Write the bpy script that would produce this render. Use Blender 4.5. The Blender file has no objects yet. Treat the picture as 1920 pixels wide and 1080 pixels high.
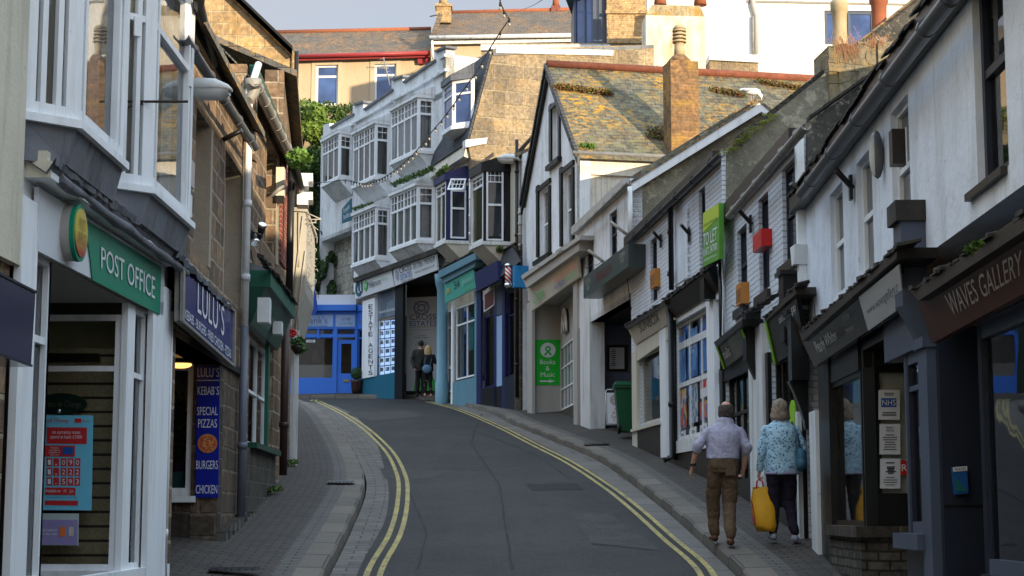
import bpy,bmesh,math,random
from mathutils import Vector,noise
from mathutils.geometry import tessellate_polygon
random.seed(7)
R = math.radians
sc = bpy.context.scene
# ------------------------------------------------------------------ camera, world, sun, exposure
FPX = 3200.0
PITCH = math.atan(420.0 / FPX)
cam = bpy.data.cameras.new('camera');cam_o = bpy.data.objects.new('camera',cam)
sc.collection.objects.link(cam_o);sc.camera = cam_o
cam.lens = 60.0;cam.sensor_width = 36.0;cam.clip_start = 0.1;cam.clip_end = 2000
cam_o.location = (0,0,0);cam_o.rotation_euler = (math.pi / 2 + PITCH,0,0)
SUN_EL = R(7.5);SUN_ROT = R(142)
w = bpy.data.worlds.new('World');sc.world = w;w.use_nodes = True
nt = w.node_tree;nt.nodes.clear()
out = nt.nodes.new('ShaderNodeOutputWorld');bg = nt.nodes.new('ShaderNodeBackground')
sky = nt.nodes.new('ShaderNodeTexSky');sky.sky_type = 'NISHITA';sky.sun_disc = False
sky.sun_elevation = SUN_EL;sky.sun_rotation = SUN_ROT;sky.air_density = 1.0;sky.dust_density = 2.0;sky.ozone_density = 1.2
tc = nt.nodes.new('ShaderNodeTexCoord');mp = nt.nodes.new('ShaderNodeMapping');mp.inputs['Scale'].default_value = (2.2,2.2,6.0)
nz = nt.nodes.new('ShaderNodeTexNoise');nz.inputs['Scale'].default_value = 1.3;nz.inputs['Detail'].default_value = 5
cr = nt.nodes.new('ShaderNodeValToRGB');cr.color_ramp.elements[0].position = .36;cr.color_ramp.elements[1].position = .62
cr.color_ramp.elements[0].color = (.6,.6,.6,1);cr.color_ramp.elements[1].color = (.97,.97,.97,1)
mxw = nt.nodes.new('ShaderNodeMix');mxw.data_type = 'RGBA'
L = nt.links.new
L(tc.outputs['Generated'],mp.inputs['Vector']);L(mp.outputs[0],nz.inputs['Vector']);L(nz.outputs['Fac'],cr.inputs[0])
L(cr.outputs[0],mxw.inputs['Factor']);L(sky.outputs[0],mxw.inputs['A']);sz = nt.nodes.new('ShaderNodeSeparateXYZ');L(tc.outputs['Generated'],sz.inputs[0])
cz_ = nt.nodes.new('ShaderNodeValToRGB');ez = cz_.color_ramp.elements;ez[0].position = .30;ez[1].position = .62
ez[0].color = (.225,.222,.25,1);ez[1].color = (.70,.86,1.03,1);L(sz.outputs['Z'],cz_.inputs[0])  # sky by height: grey in view, brightness added overhead to light the shaded street
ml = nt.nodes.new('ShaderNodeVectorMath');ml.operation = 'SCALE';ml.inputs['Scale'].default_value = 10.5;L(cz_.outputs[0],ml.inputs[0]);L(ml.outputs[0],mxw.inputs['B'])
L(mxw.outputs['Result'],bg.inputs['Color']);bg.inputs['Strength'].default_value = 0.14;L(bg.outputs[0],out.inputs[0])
sun = bpy.data.lights.new('sun','SUN');sun.energy = 4.3;sun.angle = R(0.5);sun.color = (1.0,.82,.57)
so = bpy.data.objects.new('sun',sun);sc.collection.objects.link(so)
sdir = Vector((math.sin(SUN_ROT) * math.cos(SUN_EL),math.cos(SUN_ROT) * math.cos(SUN_EL),math.sin(SUN_EL)))
so.rotation_euler = sdir.to_track_quat('Z','Y').to_euler();so.location = (20,-40,20)
sc.view_settings.view_transform = 'Standard';sc.view_settings.look = 'None'
sc.view_settings.exposure = 0.88;sc.view_settings.gamma = 1
sc.render.engine = 'CYCLES'

# ------------------------------------------------------------------ geometry helpers
CT,ST = math.cos(PITCH),math.sin(PITCH)
def ray(px,py):
    cx = (px - 960) / FPX;cy = (540 - py) / FPX
    return Vector((cx,CT - cy * ST,ST + cy * CT))
def at(px,py,Y):
    d = ray(px,py);return d * (Y / d.y)
def zr(Y):                                   # road surface height as a function of depth
    if Y < 14: return -2.74 + .1155 * 14 - .085 * (14 - Y) if Y > 0 else -2.74 + .1155 * 14 - .085 * 14 + 0.02 * Y
    if Y <= 53: return -2.74 + .1155 * Y
    t = min(Y - 53,9)
    return -2.74 + .1155 * 53 + .1155 * t - .0052 * t * t
def zw(Y): return zr(Y) + (.27 if Y < 19 else max(.2,.27 - (Y - 19) * .02))

class MB:
    def __init__(s): s.v = [];s.f = [];s.uv = [];s.sm = []
    def face(s,pts,uv=None,smooth=False):
        i = len(s.v);s.v += [Vector(p) for p in pts];s.f.append(tuple(range(i,i + len(pts))));s.uv.append(uv);s.sm.append(smooth)
        return s
    def mesh(s,verts,faces,smooth=False):
        i = len(s.v);s.v += [Vector(p) for p in verts]
        for f in faces: s.f.append(tuple(i + k for k in f));s.uv.append(None);s.sm.append(smooth)
        return s
    def prism(s,poly,vec,smooth=False):        # closed prism: polygon + extrusion vector
        vec = Vector(vec);a = [Vector(p) for p in poly];b = [p + vec for p in a];n = len(a)
        nn = Vector((0,0,0))
        for k in range(n): nn += a[k].cross(a[(k + 1) % n])
        if nn.dot(vec) > 0: a,b = b,a
        s.face(a);s.face(b[::-1])
        for k in range(n): s.face([a[(k + 1) % n],a[k],b[k],b[(k + 1) % n]],smooth=smooth)
        return s
    def box(s,x0,x1,y0,y1,z0,z1):
        return s.prism([(x0,y0,z0),(x1,y0,z0),(x1,y1,z0),(x0,y1,z0)],(0,0,z1 - z0))
    def vbox(s,P,Q,z0,z1,n,d):               # vertical slab between plan points, thickness d along n
        P = Vector((P[0],P[1],0));Q = Vector((Q[0],Q[1],0))
        return s.prism([P + Vector((0,0,z0)),Q + Vector((0,0,z0)),Q + Vector((0,0,z1)),P + Vector((0,0,z1))],Vector(n) * d)
    def tube(s,pts,r,n=8,r1=None,cap=True):
        pts = [Vector(p) for p in pts];m = len(pts);rings = []
        rs = r if isinstance(r,(list,tuple)) else [r + ((r1 if r1 is not None else r) - r) * k / max(1,m - 1) for k in range(m)]
        up = None
        for k in range(m):
            t = (pts[min(k + 1,m - 1)] - pts[max(k - 1,0)]).normalized()
            if up is None:
                up = Vector((0,0,1)) if abs(t.z) < .9 else Vector((1,0,0))
            a = t.cross(up).normalized();b = a.cross(t).normalized();up = b
            rings.append([pts[k] + (a * math.cos(2 * math.pi * j / n) + b * math.sin(2 * math.pi * j / n)) * rs[k] for j in range(n)])
        i = len(s.v)
        for rg in rings: s.v += rg
        for k in range(m - 1):
            for j in range(n):
                s.f.append((i + k * n + j,i + k * n + (j + 1) % n,i + (k + 1) * n + (j + 1) % n,i + (k + 1) * n + j));s.uv.append(None);s.sm.append(True)
        if cap:
            s.f.append(tuple(i + j for j in range(n))[::-1]);s.uv.append(None);s.sm.append(False)
            s.f.append(tuple(i + (m - 1) * n + j for j in range(n)));s.uv.append(None);s.sm.append(False)
        return s
    def ell(s,c,r,nu=10,nv=7,rot=None):
        c = Vector(c);vs = [];fs = []
        r = (r,r,r) if not isinstance(r,(list,tuple)) else r
        for a in range(nv + 1):
            th = math.pi * a / nv
            for b in range(nu):
                ph = 2 * math.pi * b / nu
                p = Vector((r[0] * math.sin(th) * math.cos(ph),r[1] * math.sin(th) * math.sin(ph),r[2] * math.cos(th)))
                if rot: p.rotate(rot)
                vs.append(c + p)
        for a in range(nv):
            for b in range(nu):
                fs.append((a * nu + b,(a + 1) * nu + b,(a + 1) * nu + (b + 1) % nu,a * nu + (b + 1) % nu))
        return s.mesh(vs,fs,True)
    def loft(s,rings,n=14):                      # rings: (centre, rx, ry, [yaw]) elliptical horizontal-ish sections
        vs = [];fs = []
        for rg in rings:
            c = Vector(rg[0]);yaw = rg[3] if len(rg) > 3 else 0
            for j in range(n):
                a = 2 * math.pi * j / n
                x,y = rg[1] * math.cos(a),rg[2] * math.sin(a)
                vs.append(c + Vector((x * math.cos(yaw) - y * math.sin(yaw),x * math.sin(yaw) + y * math.cos(yaw),0)))
        m = len(rings)
        for k in range(m - 1):
            for j in range(n): fs.append((k * n + j,k * n + (j + 1) % n,(k + 1) * n + (j + 1) % n,(k + 1) * n + j))
        fs.append(tuple(range(n))[::-1]);fs.append(tuple((m - 1) * n + j for j in range(n)))
        return s.mesh(vs,fs,True)
    def build(s,name,mat,parent=None,remesh=0,smooth=0,bevel=0):
        me = bpy.data.meshes.new(name)
        off = Vector(parent['_base']) if parent is not None else Vector((0,0,0))
        me.from_pydata([v - off for v in s.v],[],s.f);me.update()
        uvl = me.uv_layers.new(name='UVMap')
        for pi,p in enumerate(me.polygons):
            u = s.uv[pi]
            p.use_smooth = s.sm[pi]
            if u is None:
                n = p.normal
                if abs(n.z) > .75:
                    for li in p.loop_indices:
                        c = s.v[me.loops[li].vertex_index];uvl.data[li].uv = (c.x,c.y)
                else:
                    t = Vector((-n.y,n.x,0)).normalized()
                    if t.y < 0 or (abs(t.y) < 1e-6 and t.x < 0): t = -t
                    k = 1.0 / max(.3,math.sqrt(max(0.01,1 - n.z * n.z)))
                    for li in p.loop_indices:
                        c = s.v[me.loops[li].vertex_index];uvl.data[li].uv = (c.dot(t),c.z * k)
            else:
                for q,li in enumerate(p.loop_indices): uvl.data[li].uv = u[q]
        if mat is not None: me.materials.append(mat)
        if remesh:
            o = bpy.data.objects.new('tmp',me);sc.collection.objects.link(o)
            m = o.modifiers.new('r','REMESH');m.mode = 'VOXEL';m.voxel_size = remesh;m.use_smooth_shade = True
            if smooth:
                m2 = o.modifiers.new('s','SMOOTH');m2.iterations = smooth;m2.factor = .5
            dg = bpy.context.evaluated_depsgraph_get();dg.update()
            me2 = bpy.data.meshes.new_from_object(o.evaluated_get(dg));bpy.data.objects.remove(o)
            me2.name = name
            if mat is not None and len(me2.materials) == 0: me2.materials.append(mat)
            me = me2
            for p in me.polygons: p.use_smooth = True
        o = bpy.data.objects.new(name,me);sc.collection.objects.link(o)
        if bevel:
            bv = o.modifiers.new('bevel','BEVEL');bv.width = bevel;bv.segments = 2;bv.limit_method = 'ANGLE'
        if parent is not None:
            o.parent = parent;o['_base'] = parent['_base']
        else: o['_base'] = (0,0,0)
        return o
def thing(name,label,cat,base=(0,0,0),group=None):
    o = bpy.data.objects.new(name,None);sc.collection.objects.link(o);o.location = base;o['_base'] = tuple(base)
    o['label'] = label;o['category'] = cat;o.empty_display_size = .2
    if group: o['group'] = group
    return o
def tag(o,label,cat,group=None):
    o['label'] = label;o['category'] = cat
    if group: o['group'] = group
    return o
def struct(o): o['kind'] = 'structure';return o

class Fac:                                        # a vertical facade plane through two plan points
    def __init__(s,P0,P1):
        s.o = Vector((P0[0],P0[1],0));s.d = (Vector((P1[0],P1[1],0)) - s.o).normalized()
        s.n = Vector((s.d.y,-s.d.x,0))
        if s.n.dot(-s.o) < 0: s.n = -s.n
    def w(s,px,py,off=0):
        r = ray(px,py);t = s.n.dot(s.o + s.n * off) / s.n.dot(r);return r * t
    def p(s,px,off=0,py=700):
        v = s.w(px,py,off);return Vector((v.x,v.y,0))
    def pu(s,u,off=0):
        v = s.o + s.d * u + s.n * off;return v
    def u(s,P): return (Vector((P[0],P[1],0)) - s.o).dot(s.d)
    def z(s,px,py,off=0): return s.w(px,py,off).z
    def perp(s,px,off=0):
        P = s.p(px,off);f = Fac.__new__(Fac);f.o = P;f.d = -s.n;f.n = s.d.copy()
        if f.n.dot(-f.o) < 0: f.n = -f.n
        return f
    def q(s,quad,ot=0,ob=None):
        ob = ot if ob is None else ob
        return [s.w(*quad[0],ot),s.w(*quad[1],ot),s.w(*quad[2],ob),s.w(*quad[3],ob)]
    def rect(s,x0,x1,yt,yb,off=0):           # plan P,Q and z range, heights read at the middle
        m = (x0 + x1) / 2
        z0,z1 = s.z(m,yb,off),s.z(m,yt,off)
        ym = (yt + yb) / 2
        return s.p(x0,off,ym),s.p(x1,off,ym),z0,z1
# ------------------------------------------------------------------ materials
MATS = {}
class NT:
    def __init__(s,name):
        s.m = bpy.data.materials.new(name);s.m.use_nodes = True;s.t = s.m.node_tree;s.t.nodes.clear()
        s.out = s.n('ShaderNodeOutputMaterial');s.b = s.n('ShaderNodeBsdfPrincipled');s.l(s.b.outputs[0],s.out.inputs[0]);s.b.inputs['Specular IOR Level'].default_value = .22
    def n(s,t,**k):
        x = s.t.nodes.new(t)
        for a,b in k.items(): setattr(x,a,b)
        return x
    def l(s,a,b): s.t.links.new(a,b)
    def uv(s,scale=(1,1,1),world=False,rot=(0,0,0)):
        if world: c = s.n('ShaderNodeNewGeometry').outputs['Position']
        else: c = s.n('ShaderNodeTexCoord').outputs['UV']
        m = s.n('ShaderNodeMapping');m.inputs['Scale'].default_value = scale;m.inputs['Rotation'].default_value = rot
        s.l(c,m.inputs['Vector']);return m.outputs[0]
    def noise(s,scale,detail=4,vec=None,rough=.6,dist=0):
        x = s.n('ShaderNodeTexNoise');x.inputs['Scale'].default_value = scale;x.inputs['Detail'].default_value = detail
        x.inputs['Roughness'].default_value = rough;x.inputs['Distortion'].default_value = dist
        s.l(vec if vec is not None else s.uv(world=True),x.inputs['Vector']);return x.outputs['Fac']
    def ramp(s,fac,a,b,c0=(0,0,0,1),c1=(1,1,1,1)):
        x = s.n('ShaderNodeValToRGB');e = x.color_ramp.elements
        e[0].position = a;e[1].position = b;e[0].color = c0;e[1].color = c1
        s.l(fac,x.inputs[0]);return x.outputs[0]
    def mix(s,fac,a,b,mode='MIX'):
        x = s.n('ShaderNodeMix');x.data_type = 'RGBA';x.blend_type = mode
        for v,k in ((fac,'Factor'),(a,'A'),(b,'B')):
            if hasattr(v,'is_output') or hasattr(v,'links'): s.l(v,x.inputs[k])
            elif k == 'Factor': x.inputs[k].default_value = v
            else: x.inputs[k].default_value = (v[0],v[1],v[2],1)
        return x.outputs['Result']
    def bump(s,h,strength=.4,dist=.01,prev=None):
        x = s.n('ShaderNodeBump');x.inputs['Strength'].default_value = strength;x.inputs['Distance'].default_value = dist
        s.l(h,x.inputs['Height'])
        if prev is not None: s.l(prev,x.inputs['Normal'])
        return x.outputs[0]
    def brick(s,w,h,mortar=.01,c1=(1,1,1),c2=(.5,.5,.5),cm=(0,0,0),offset=.5,vec=None,smooth=.3,bias=0):
        x = s.n('ShaderNodeTexBrick');x.inputs['Scale'].default_value = 1;x.inputs['Brick Width'].default_value = w
        x.inputs['Row Height'].default_value = h;x.inputs['Mortar Size'].default_value = mortar
        x.inputs['Mortar Smooth'].default_value = smooth;x.inputs['Bias'].default_value = bias;x.offset = offset
        for k,c in (('Color1',c1),('Color2',c2),('Mortar',cm)): x.inputs[k].default_value = (*c,1)
        s.l(vec if vec is not None else s.uv(),x.inputs['Vector']);return x
    def fin(s,col=None,rough=None,nor=None):
        if col is not None:
            if hasattr(col,'links'): s.l(col,s.b.inputs['Base Color'])
            else: s.b.inputs['Base Color'].default_value = (*col[:3],1)
        if rough is not None:
            if hasattr(rough,'links'): s.l(rough,s.b.inputs['Roughness'])
            else: s.b.inputs['Roughness'].default_value = rough
        if nor is not None: s.l(nor,s.b.inputs['Normal'])
        return s.m
def memo(fn):
    def g(name,*a,**k):
        if name not in MATS: MATS[name] = fn(name,*a,**k)
        return MATS[name]
    return g
@memo
def paint(name,col,dirt=(.12,.11,.09),amt=.35,rough=.55,bump=.15,streak=True):
    t = NT(name)
    n1 = t.noise(1.3,6);v = t.uv(scale=(3,3,.35),world=True);n2 = t.noise(2.0,6,v)
    f = t.ramp(n1,.45,.75);g = t.ramp(n2,.5,.72)
    c = t.mix(t.mix(1.0,f,(amt * .6,) * 3,'MULTIPLY'),col,[a * .6 + b * .4 for a,b in zip(col,dirt)])
    if streak: c = t.mix(t.mix(1.0,g,(amt,) * 3,'MULTIPLY'),c,dirt)
    nf = t.noise(9,5);chips = t.ramp(nf,.68,.74)
    c = t.mix(t.mix(1.0,chips,(amt * .8,) * 3,'MULTIPLY'),c,[x * .45 for x in dirt])
    nb = t.noise(35,4)
    return t.fin(c,rough,t.bump(nb,bump,.01,t.bump(n1,bump,.03)))
@memo
def render_wall(name,col,dirt=(.1,.1,.09),amt=.5,crack=False):
    t = NT(name)
    v = t.uv(scale=(1.6,1.6,.5),world=True)
    a = t.ramp(t.noise(1.6,7,v),.48,.78);b = t.ramp(t.noise(.7,8),.45,.7);c3 = t.ramp(t.noise(7,6),.62,.72)
    c = t.mix(t.mix(1,b,(amt * .5,) * 3,'MULTIPLY'),col,[x * .72 for x in col])
    c = t.mix(t.mix(1,a,(amt,) * 3,'MULTIPLY'),c,dirt)
    c = t.mix(t.mix(1,c3,(amt,) * 3,'MULTIPLY'),c,dirt)
    d3 = t.ramp(t.noise(1.0,6,t.uv(scale=(11,11,.22),world=True)),.56,.70);c = t.mix(t.mix(1,d3,(amt * .9,) * 3,'MULTIPLY'),c,[x * .5 for x in dirt] if col[0] < .3 else (.36,.33,.29))
    nb = t.noise(22,5);nc = t.noise(2.5,5)
    return t.fin(c,.8,t.bump(nb,.35,.012,t.bump(nc,.6,.05)))
@memo
def white_brick(name,col=(.62,.63,.64),amt=.5):
    t = NT(name)
    wv = t.n('ShaderNodeVectorMath');wv.operation = 'ADD'
    br0 = t.uv()
    nn = t.n('ShaderNodeTexNoise');nn.inputs['Scale'].default_value = 6;t.l(br0,nn.inputs['Vector'])
    sub = t.n('ShaderNodeVectorMath');sub.operation = 'MULTIPLY_ADD'
    t.l(nn.outputs['Color'],sub.inputs[0]);sub.inputs[1].default_value = (.02,.02,0);t.l(br0,sub.inputs[2])
    br = t.brick(.225,.075,.009,vec=sub.outputs[0],c1=(1,1,1),c2=(.75,.75,.75),smooth=.6)
    a = t.ramp(t.noise(1.2,7),.5,.72);b = t.ramp(t.noise(14,5),.62,.7)
    c = t.mix(t.mix(1,br.outputs['Color'],(.25,) * 3,'MULTIPLY'),[x * .82 for x in col],col)
    c = t.mix(t.mix(1,br.outputs['Fac'],(.45,) * 3,'MULTIPLY'),c,[x * .5 for x in col])
    c = t.mix(t.mix(1,a,(amt * .45,) * 3,'MULTIPLY'),c,(.22,.21,.19))
    c = t.mix(t.mix(1,b,(amt * .8,) * 3,'MULTIPLY'),c,(.3,.28,.25))
    d3 = t.ramp(t.noise(1.0,6,t.uv(scale=(10,10,.25),world=True)),.56,.70);c = t.mix(t.mix(1,d3,(.42,) * 3,'MULTIPLY'),c,(.33,.30,.26))
    inv = t.n('ShaderNodeInvert');t.l(br.outputs['Fac'],inv.inputs['Color'])
    hh = t.mix(.5,inv.outputs[0],t.mix(1,br.outputs['Color'],(.8,) * 3,'MULTIPLY'))
    return t.fin(c,.6,t.bump(t.noise(40,4),.2,.008,t.bump(hh,1.0,.04)))
@memo
def stone(name,c1,c2,cm,bw=.5,bh=.24,mortar=.018,moss=0.0,soot=.4,wob=.05):
    t = NT(name);v = t.uv()
    nn = t.n('ShaderNodeTexNoise');nn.inputs['Scale'].default_value = 2.2;nn.inputs['Detail'].default_value = 3;t.l(v,nn.inputs['Vector'])
    sub = t.n('ShaderNodeVectorMath');sub.operation = 'MULTIPLY_ADD'
    t.l(nn.outputs['Color'],sub.inputs[0]);sub.inputs[1].default_value = (wob,wob,0);t.l(v,sub.inputs[2])
    br = t.brick(bw,bh,mortar,c1,c2,cm,vec=sub.outputs[0],smooth=.35)
    br2 = t.brick(bw * .73,bh * 2,mortar,(.55,.55,.55),(1.25,1.2,1.1),(1,1,1),vec=sub.outputs[0])
    c = t.mix(.55,br.outputs['Color'],t.mix(1,br.outputs['Color'],br2.outputs['Color'],'MULTIPLY'))
    n1 = t.ramp(t.noise(12,8),.25,.8,(.35,.34,.33,1),(1.6,1.55,1.5,1))
    c = t.mix(.9,c,t.mix(1,c,n1,'MULTIPLY'))
    c = t.mix(t.mix(1,t.ramp(t.noise(.8,7),.45,.75),(soot,) * 3,'MULTIPLY'),c,(.05,.042,.035))
    if moss: c = t.mix(t.mix(1,t.ramp(t.noise(2.3,8),.52,.68),(moss,) * 3,'MULTIPLY'),c,(.34,.21,.05))
    inv = t.n('ShaderNodeInvert');t.l(br.outputs['Fac'],inv.inputs['Color'])
    return t.fin(c,.9,t.bump(t.noise(45,6),.5,.015,t.bump(t.noise(5,5),.5,.05,t.bump(inv.outputs[0],.8,.03))))
@memo
def slate(name,c1=(.085,.085,.082),c2=(.13,.125,.115),lichen=.8,lcol=(.45,.23,.03),grn=.3,rh=.17,bw=.28,lscale=.9):
    t = NT(name);v = t.uv()
    br = t.brick(bw,rh,.006,c1,c2,[x * .3 for x in c1],vec=v,smooth=.1)
    c = br.outputs['Color']
    c = t.mix(.8,c,t.mix(1,c,t.ramp(t.noise(8,6),.3,.8,(.5,.5,.5,1),(1.5,1.5,1.45,1)),'MULTIPLY'))
    c = t.mix(t.mix(1,t.ramp(t.noise(5,7),.5,.62),(grn,) * 3,'MULTIPLY'),c,(.2,.2,.1))
    big = t.ramp(t.noise(lscale,3),.38,.62);small = t.ramp(t.noise(6,8,t.uv(scale=(1,1,2.2),world=True),.75),.48,.6)
    m = t.mix(1,big,small,'MULTIPLY')
    c = t.mix(t.mix(1,m,(lichen,) * 3,'MULTIPLY'),c,lcol)
    # saw-tooth height along the slope so each course steps over the one below
    sx = t.n('ShaderNodeSeparateXYZ');t.l(v,sx.inputs[0]);md = t.n('ShaderNodeMath');md.operation = 'MODULO'
    t.l(sx.outputs['Y'],md.inputs[0]);md.inputs[1].default_value = rh
    dv = t.n('ShaderNodeMath');dv.operation = 'DIVIDE';t.l(md.outputs[0],dv.inputs[0]);dv.inputs[1].default_value = -rh
    inv = t.n('ShaderNodeInvert');t.l(br.outputs['Fac'],inv.inputs['Color'])
    return t.fin(c,.85,t.bump(t.noise(14,5),.6,.03,t.bump(dv.outputs[0],1,.03,t.bump(inv.outputs[0],.6,.02))))
@memo
def asphalt(name):
    t = NT(name);v = t.uv(world=True)
    n1 = t.noise(.45,8,rough=.7);n2 = t.noise(24,5,rough=.85);n3 = t.noise(4,8,rough=.75)
    c = t.mix(t.ramp(n1,.40,.60),(.012,.012,.0122),(.027,.0265,.026))
    c = t.mix(t.mix(1,t.ramp(n2,.52,.66),(.6,) * 3,'MULTIPLY'),c,(.10,.098,.095))
    c = t.mix(t.mix(1,t.ramp(n3,.50,.62),(.55,) * 3,'MULTIPLY'),c,(.016,.016,.016));tk = t.ramp(t.noise(1.0,5,t.uv(scale=(2.2,.12,1),world=True)),.45,.65);c = t.mix(t.mix(1,tk,(.5,) * 3,'MULTIPLY'),c,(.034,.033,.032));sp_ = t.ramp(t.noise(3.1,2),.70,.73);c = t.mix(t.mix(1,sp_,(.6,) * 3,'MULTIPLY'),c,(.012,.012,.012))
    vo = t.n('ShaderNodeTexVoronoi');vo.feature = 'DISTANCE_TO_EDGE';vo.inputs['Scale'].default_value = .33
    wob = t.n('ShaderNodeTexNoise');wob.inputs['Scale'].default_value = 1.6;wob.inputs['Detail'].default_value = 6;t.l(v,wob.inputs['Vector'])
    ad = t.n('ShaderNodeVectorMath');ad.operation = 'MULTIPLY_ADD';t.l(wob.outputs['Color'],ad.inputs[0]);ad.inputs[1].default_value = (1.3,1.3,0);t.l(v,ad.inputs[2])
    t.l(ad.outputs[0],vo.inputs['Vector'])
    crk = t.ramp(vo.outputs['Distance'],0,.012,(1,1,1,1),(0,0,0,1))
    c = t.mix(t.mix(1,crk,(.75,) * 3,'MULTIPLY'),c,(.02,.02,.02))
    return t.fin(c,.72,t.bump(n2,.5,.006,t.bump(n3,.3,.02)))
@memo
def slabs(name,bw,bh,c1,c2,cm,mortar=.008,soot=.35,rough=.75,wob=.01,grain=60):
    t = NT(name);v = t.uv()
    nn = t.n('ShaderNodeTexNoise');nn.inputs['Scale'].default_value = 3;t.l(v,nn.inputs['Vector'])
    sub = t.n('ShaderNodeVectorMath');sub.operation = 'MULTIPLY_ADD'
    t.l(nn.outputs['Color'],sub.inputs[0]);sub.inputs[1].default_value = (wob,wob,0);t.l(v,sub.inputs[2])
    br = t.brick(bw,bh,mortar,c1,c2,cm,vec=sub.outputs[0],smooth=.2)
    c = br.outputs['Color']
    c = t.mix(.7,c,t.mix(1,c,t.ramp(t.noise(grain,4),.3,.75,(.6,.6,.6,1),(1.35,1.35,1.35,1)),'MULTIPLY'))
    c = t.mix(t.mix(1,t.ramp(t.noise(.9,7),.45,.75),(soot,) * 3,'MULTIPLY'),c,(.045,.043,.038))
    inv = t.n('ShaderNodeInvert');t.l(br.outputs['Fac'],inv.inputs['Color'])
    return t.fin(c,rough,t.bump(t.noise(grain,4),.3,.006,t.bump(inv.outputs[0],.8,.012)))
@memo
def glass(name,tint=(.94,.96,.95),ior=1.6):
    t = NT(name);t.t.nodes.remove(t.b)
    fr = t.n('ShaderNodeFresnel');fr.inputs['IOR'].default_value = ior
    tr = t.n('ShaderNodeBsdfTransparent');tr.inputs['Color'].default_value = (*tint,1)
    gl = t.n('ShaderNodeBsdfGlossy');gl.inputs['Roughness'].default_value = .015;gl.inputs['Color'].default_value = (.95,.97,1,1)
    ms = t.n('ShaderNodeMixShader')
    wv = t.noise(1.5,2);b = t.bump(wv,.1,.01);t.l(b,gl.inputs['Normal'])
    t.l(fr.outputs[0],ms.inputs[0]);t.l(tr.outputs[0],ms.inputs[1]);t.l(gl.outputs[0],ms.inputs[2]);t.l(ms.outputs[0],t.out.inputs[0])
    return t.m
@memo
def dark_glass(name,col=(.02,.024,.03),ior=1.7):
    t = NT(name);t.b.inputs['IOR'].default_value = ior;t.b.inputs['Specular IOR Level'].default_value = .5
    wv = t.noise(1.2,2)
    return t.fin(t.mix(t.ramp(t.noise(.9,3),.4,.7),col,[x * 2.2 for x in col]),.03,t.bump(wv,.12,.01))
@memo
def plain(name,col,rough=.5,metal=0,emit=0,var=.25,bump=.1):
    t = NT(name);t.b.inputs['Metallic'].default_value = metal;t.b.inputs['Specular IOR Level'].default_value = .4 if rough < .3 else .25
    if emit:
        t.b.inputs['Emission Color'].default_value = (*col,1);t.b.inputs['Emission Strength'].default_value = emit
    c = t.mix(t.mix(1,t.ramp(t.noise(7,6),.4,.75),(var,) * 3,'MULTIPLY'),col,[x * .5 for x in col])
    return t.fin(c,rough,t.bump(t.noise(60,3),bump,.004) if bump else None)
@memo
def leaf(name,c1,c2,scale=3):
    t = NT(name)
    c = t.mix(t.ramp(t.noise(scale,3),.35,.65),c1,c2)
    t.b.inputs['Subsurface Weight'].default_value = 0
    return t.fin(c,.6)
@memo
def cloth(name,c1,c2,kind='check',s=60):
    t = NT(name);v = t.uv(world=True)
    if kind == 'check':
        a = t.n('ShaderNodeTexWave');a.inputs['Scale'].default_value = s;a.bands_direction = 'X';t.l(v,a.inputs['Vector'])
        b = t.n('ShaderNodeTexWave');b.inputs['Scale'].default_value = s;b.bands_direction = 'Z';t.l(v,b.inputs['Vector'])
        f = t.mix(.5,t.ramp(a.outputs['Fac'],.45,.6),t.ramp(b.outputs['Fac'],.45,.6))
        c = t.mix(f,c1,c2)
    elif kind == 'floral':
        vo = t.n('ShaderNodeTexVoronoi');vo.inputs['Scale'].default_value = s;t.l(v,vo.inputs['Vector'])
        f = t.ramp(vo.outputs['Distance'],.28,.4,(1,1,1,1),(0,0,0,1))
        c = t.mix(f,c1,t.mix(t.ramp(t.noise(40,2),.45,.55),c2,[x * .35 for x in c2]))
    else: c = t.mix(t.ramp(t.noise(30,4),.35,.7),c1,c2)
    fold = t.noise(5,3,t.uv(scale=(1,1,.6),world=True))
    return t.fin(c,.9,t.bump(fold,.6,.05))

def blotch(name,base,dark,pale,a=.55,b=.62):
    t = NT(name);v = t.uv(world=True)
    c = t.mix(t.ramp(t.noise(1.1,9,rough=.7),.38,.62),base,dark)
    c = t.mix(t.ramp(t.noise(2.6,9,rough=.72),a,b),c,pale);c = t.mix(t.mix(1,t.ramp(t.noise(16,7,rough=.8),.56,.62),(.6,) * 3,'MULTIPLY'),c,pale)
    return t.fin(c,.9,t.bump(t.noise(14,8,rough=.7),.7,.03,t.bump(t.noise(2.6,9),.6,.05)))
M = {}
M['white'] = paint('white_paint',(.80,.82,.84),amt=.25)
M['white2'] = paint('old_white_paint',(.70,.71,.71),amt=.5,bump=.3)
M['cream'] = paint('cream_render',(.62,.57,.45),(.2,.17,.12),amt=.45,bump=.4)
M['pvc'] = plain('white_plastic',(.75,.77,.78),.35)
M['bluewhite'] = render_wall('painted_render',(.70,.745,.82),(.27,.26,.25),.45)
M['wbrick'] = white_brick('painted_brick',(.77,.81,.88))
M['shell'] = render_wall('cool_white_render',(.74,.76,.79),(.20,.20,.15),.6)  # even cool white base with grey green dirt
M['brown_stone'] = stone('brown_stone',(.27,.185,.12),(.13,.095,.07),(.33,.28,.21),.42,.25,.022,soot=.35)
M['gold_stone'] = stone('golden_stone',(.50,.35,.19),(.33,.24,.14),(.46,.38,.25),.55,.25,.02,soot=.1,moss=.35)
M['grey_stone'] = stone('grey_stone',(.34,.27,.18),(.22,.19,.15),(.33,.28,.19),1.0,.42,.03,soot=.35,moss=.3)
M['dark_block'] = stone('dark_block',(.085,.08,.072),(.06,.056,.05),(.13,.12,.11),.34,.2,.01,soot=.2,wob=.01)
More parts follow.
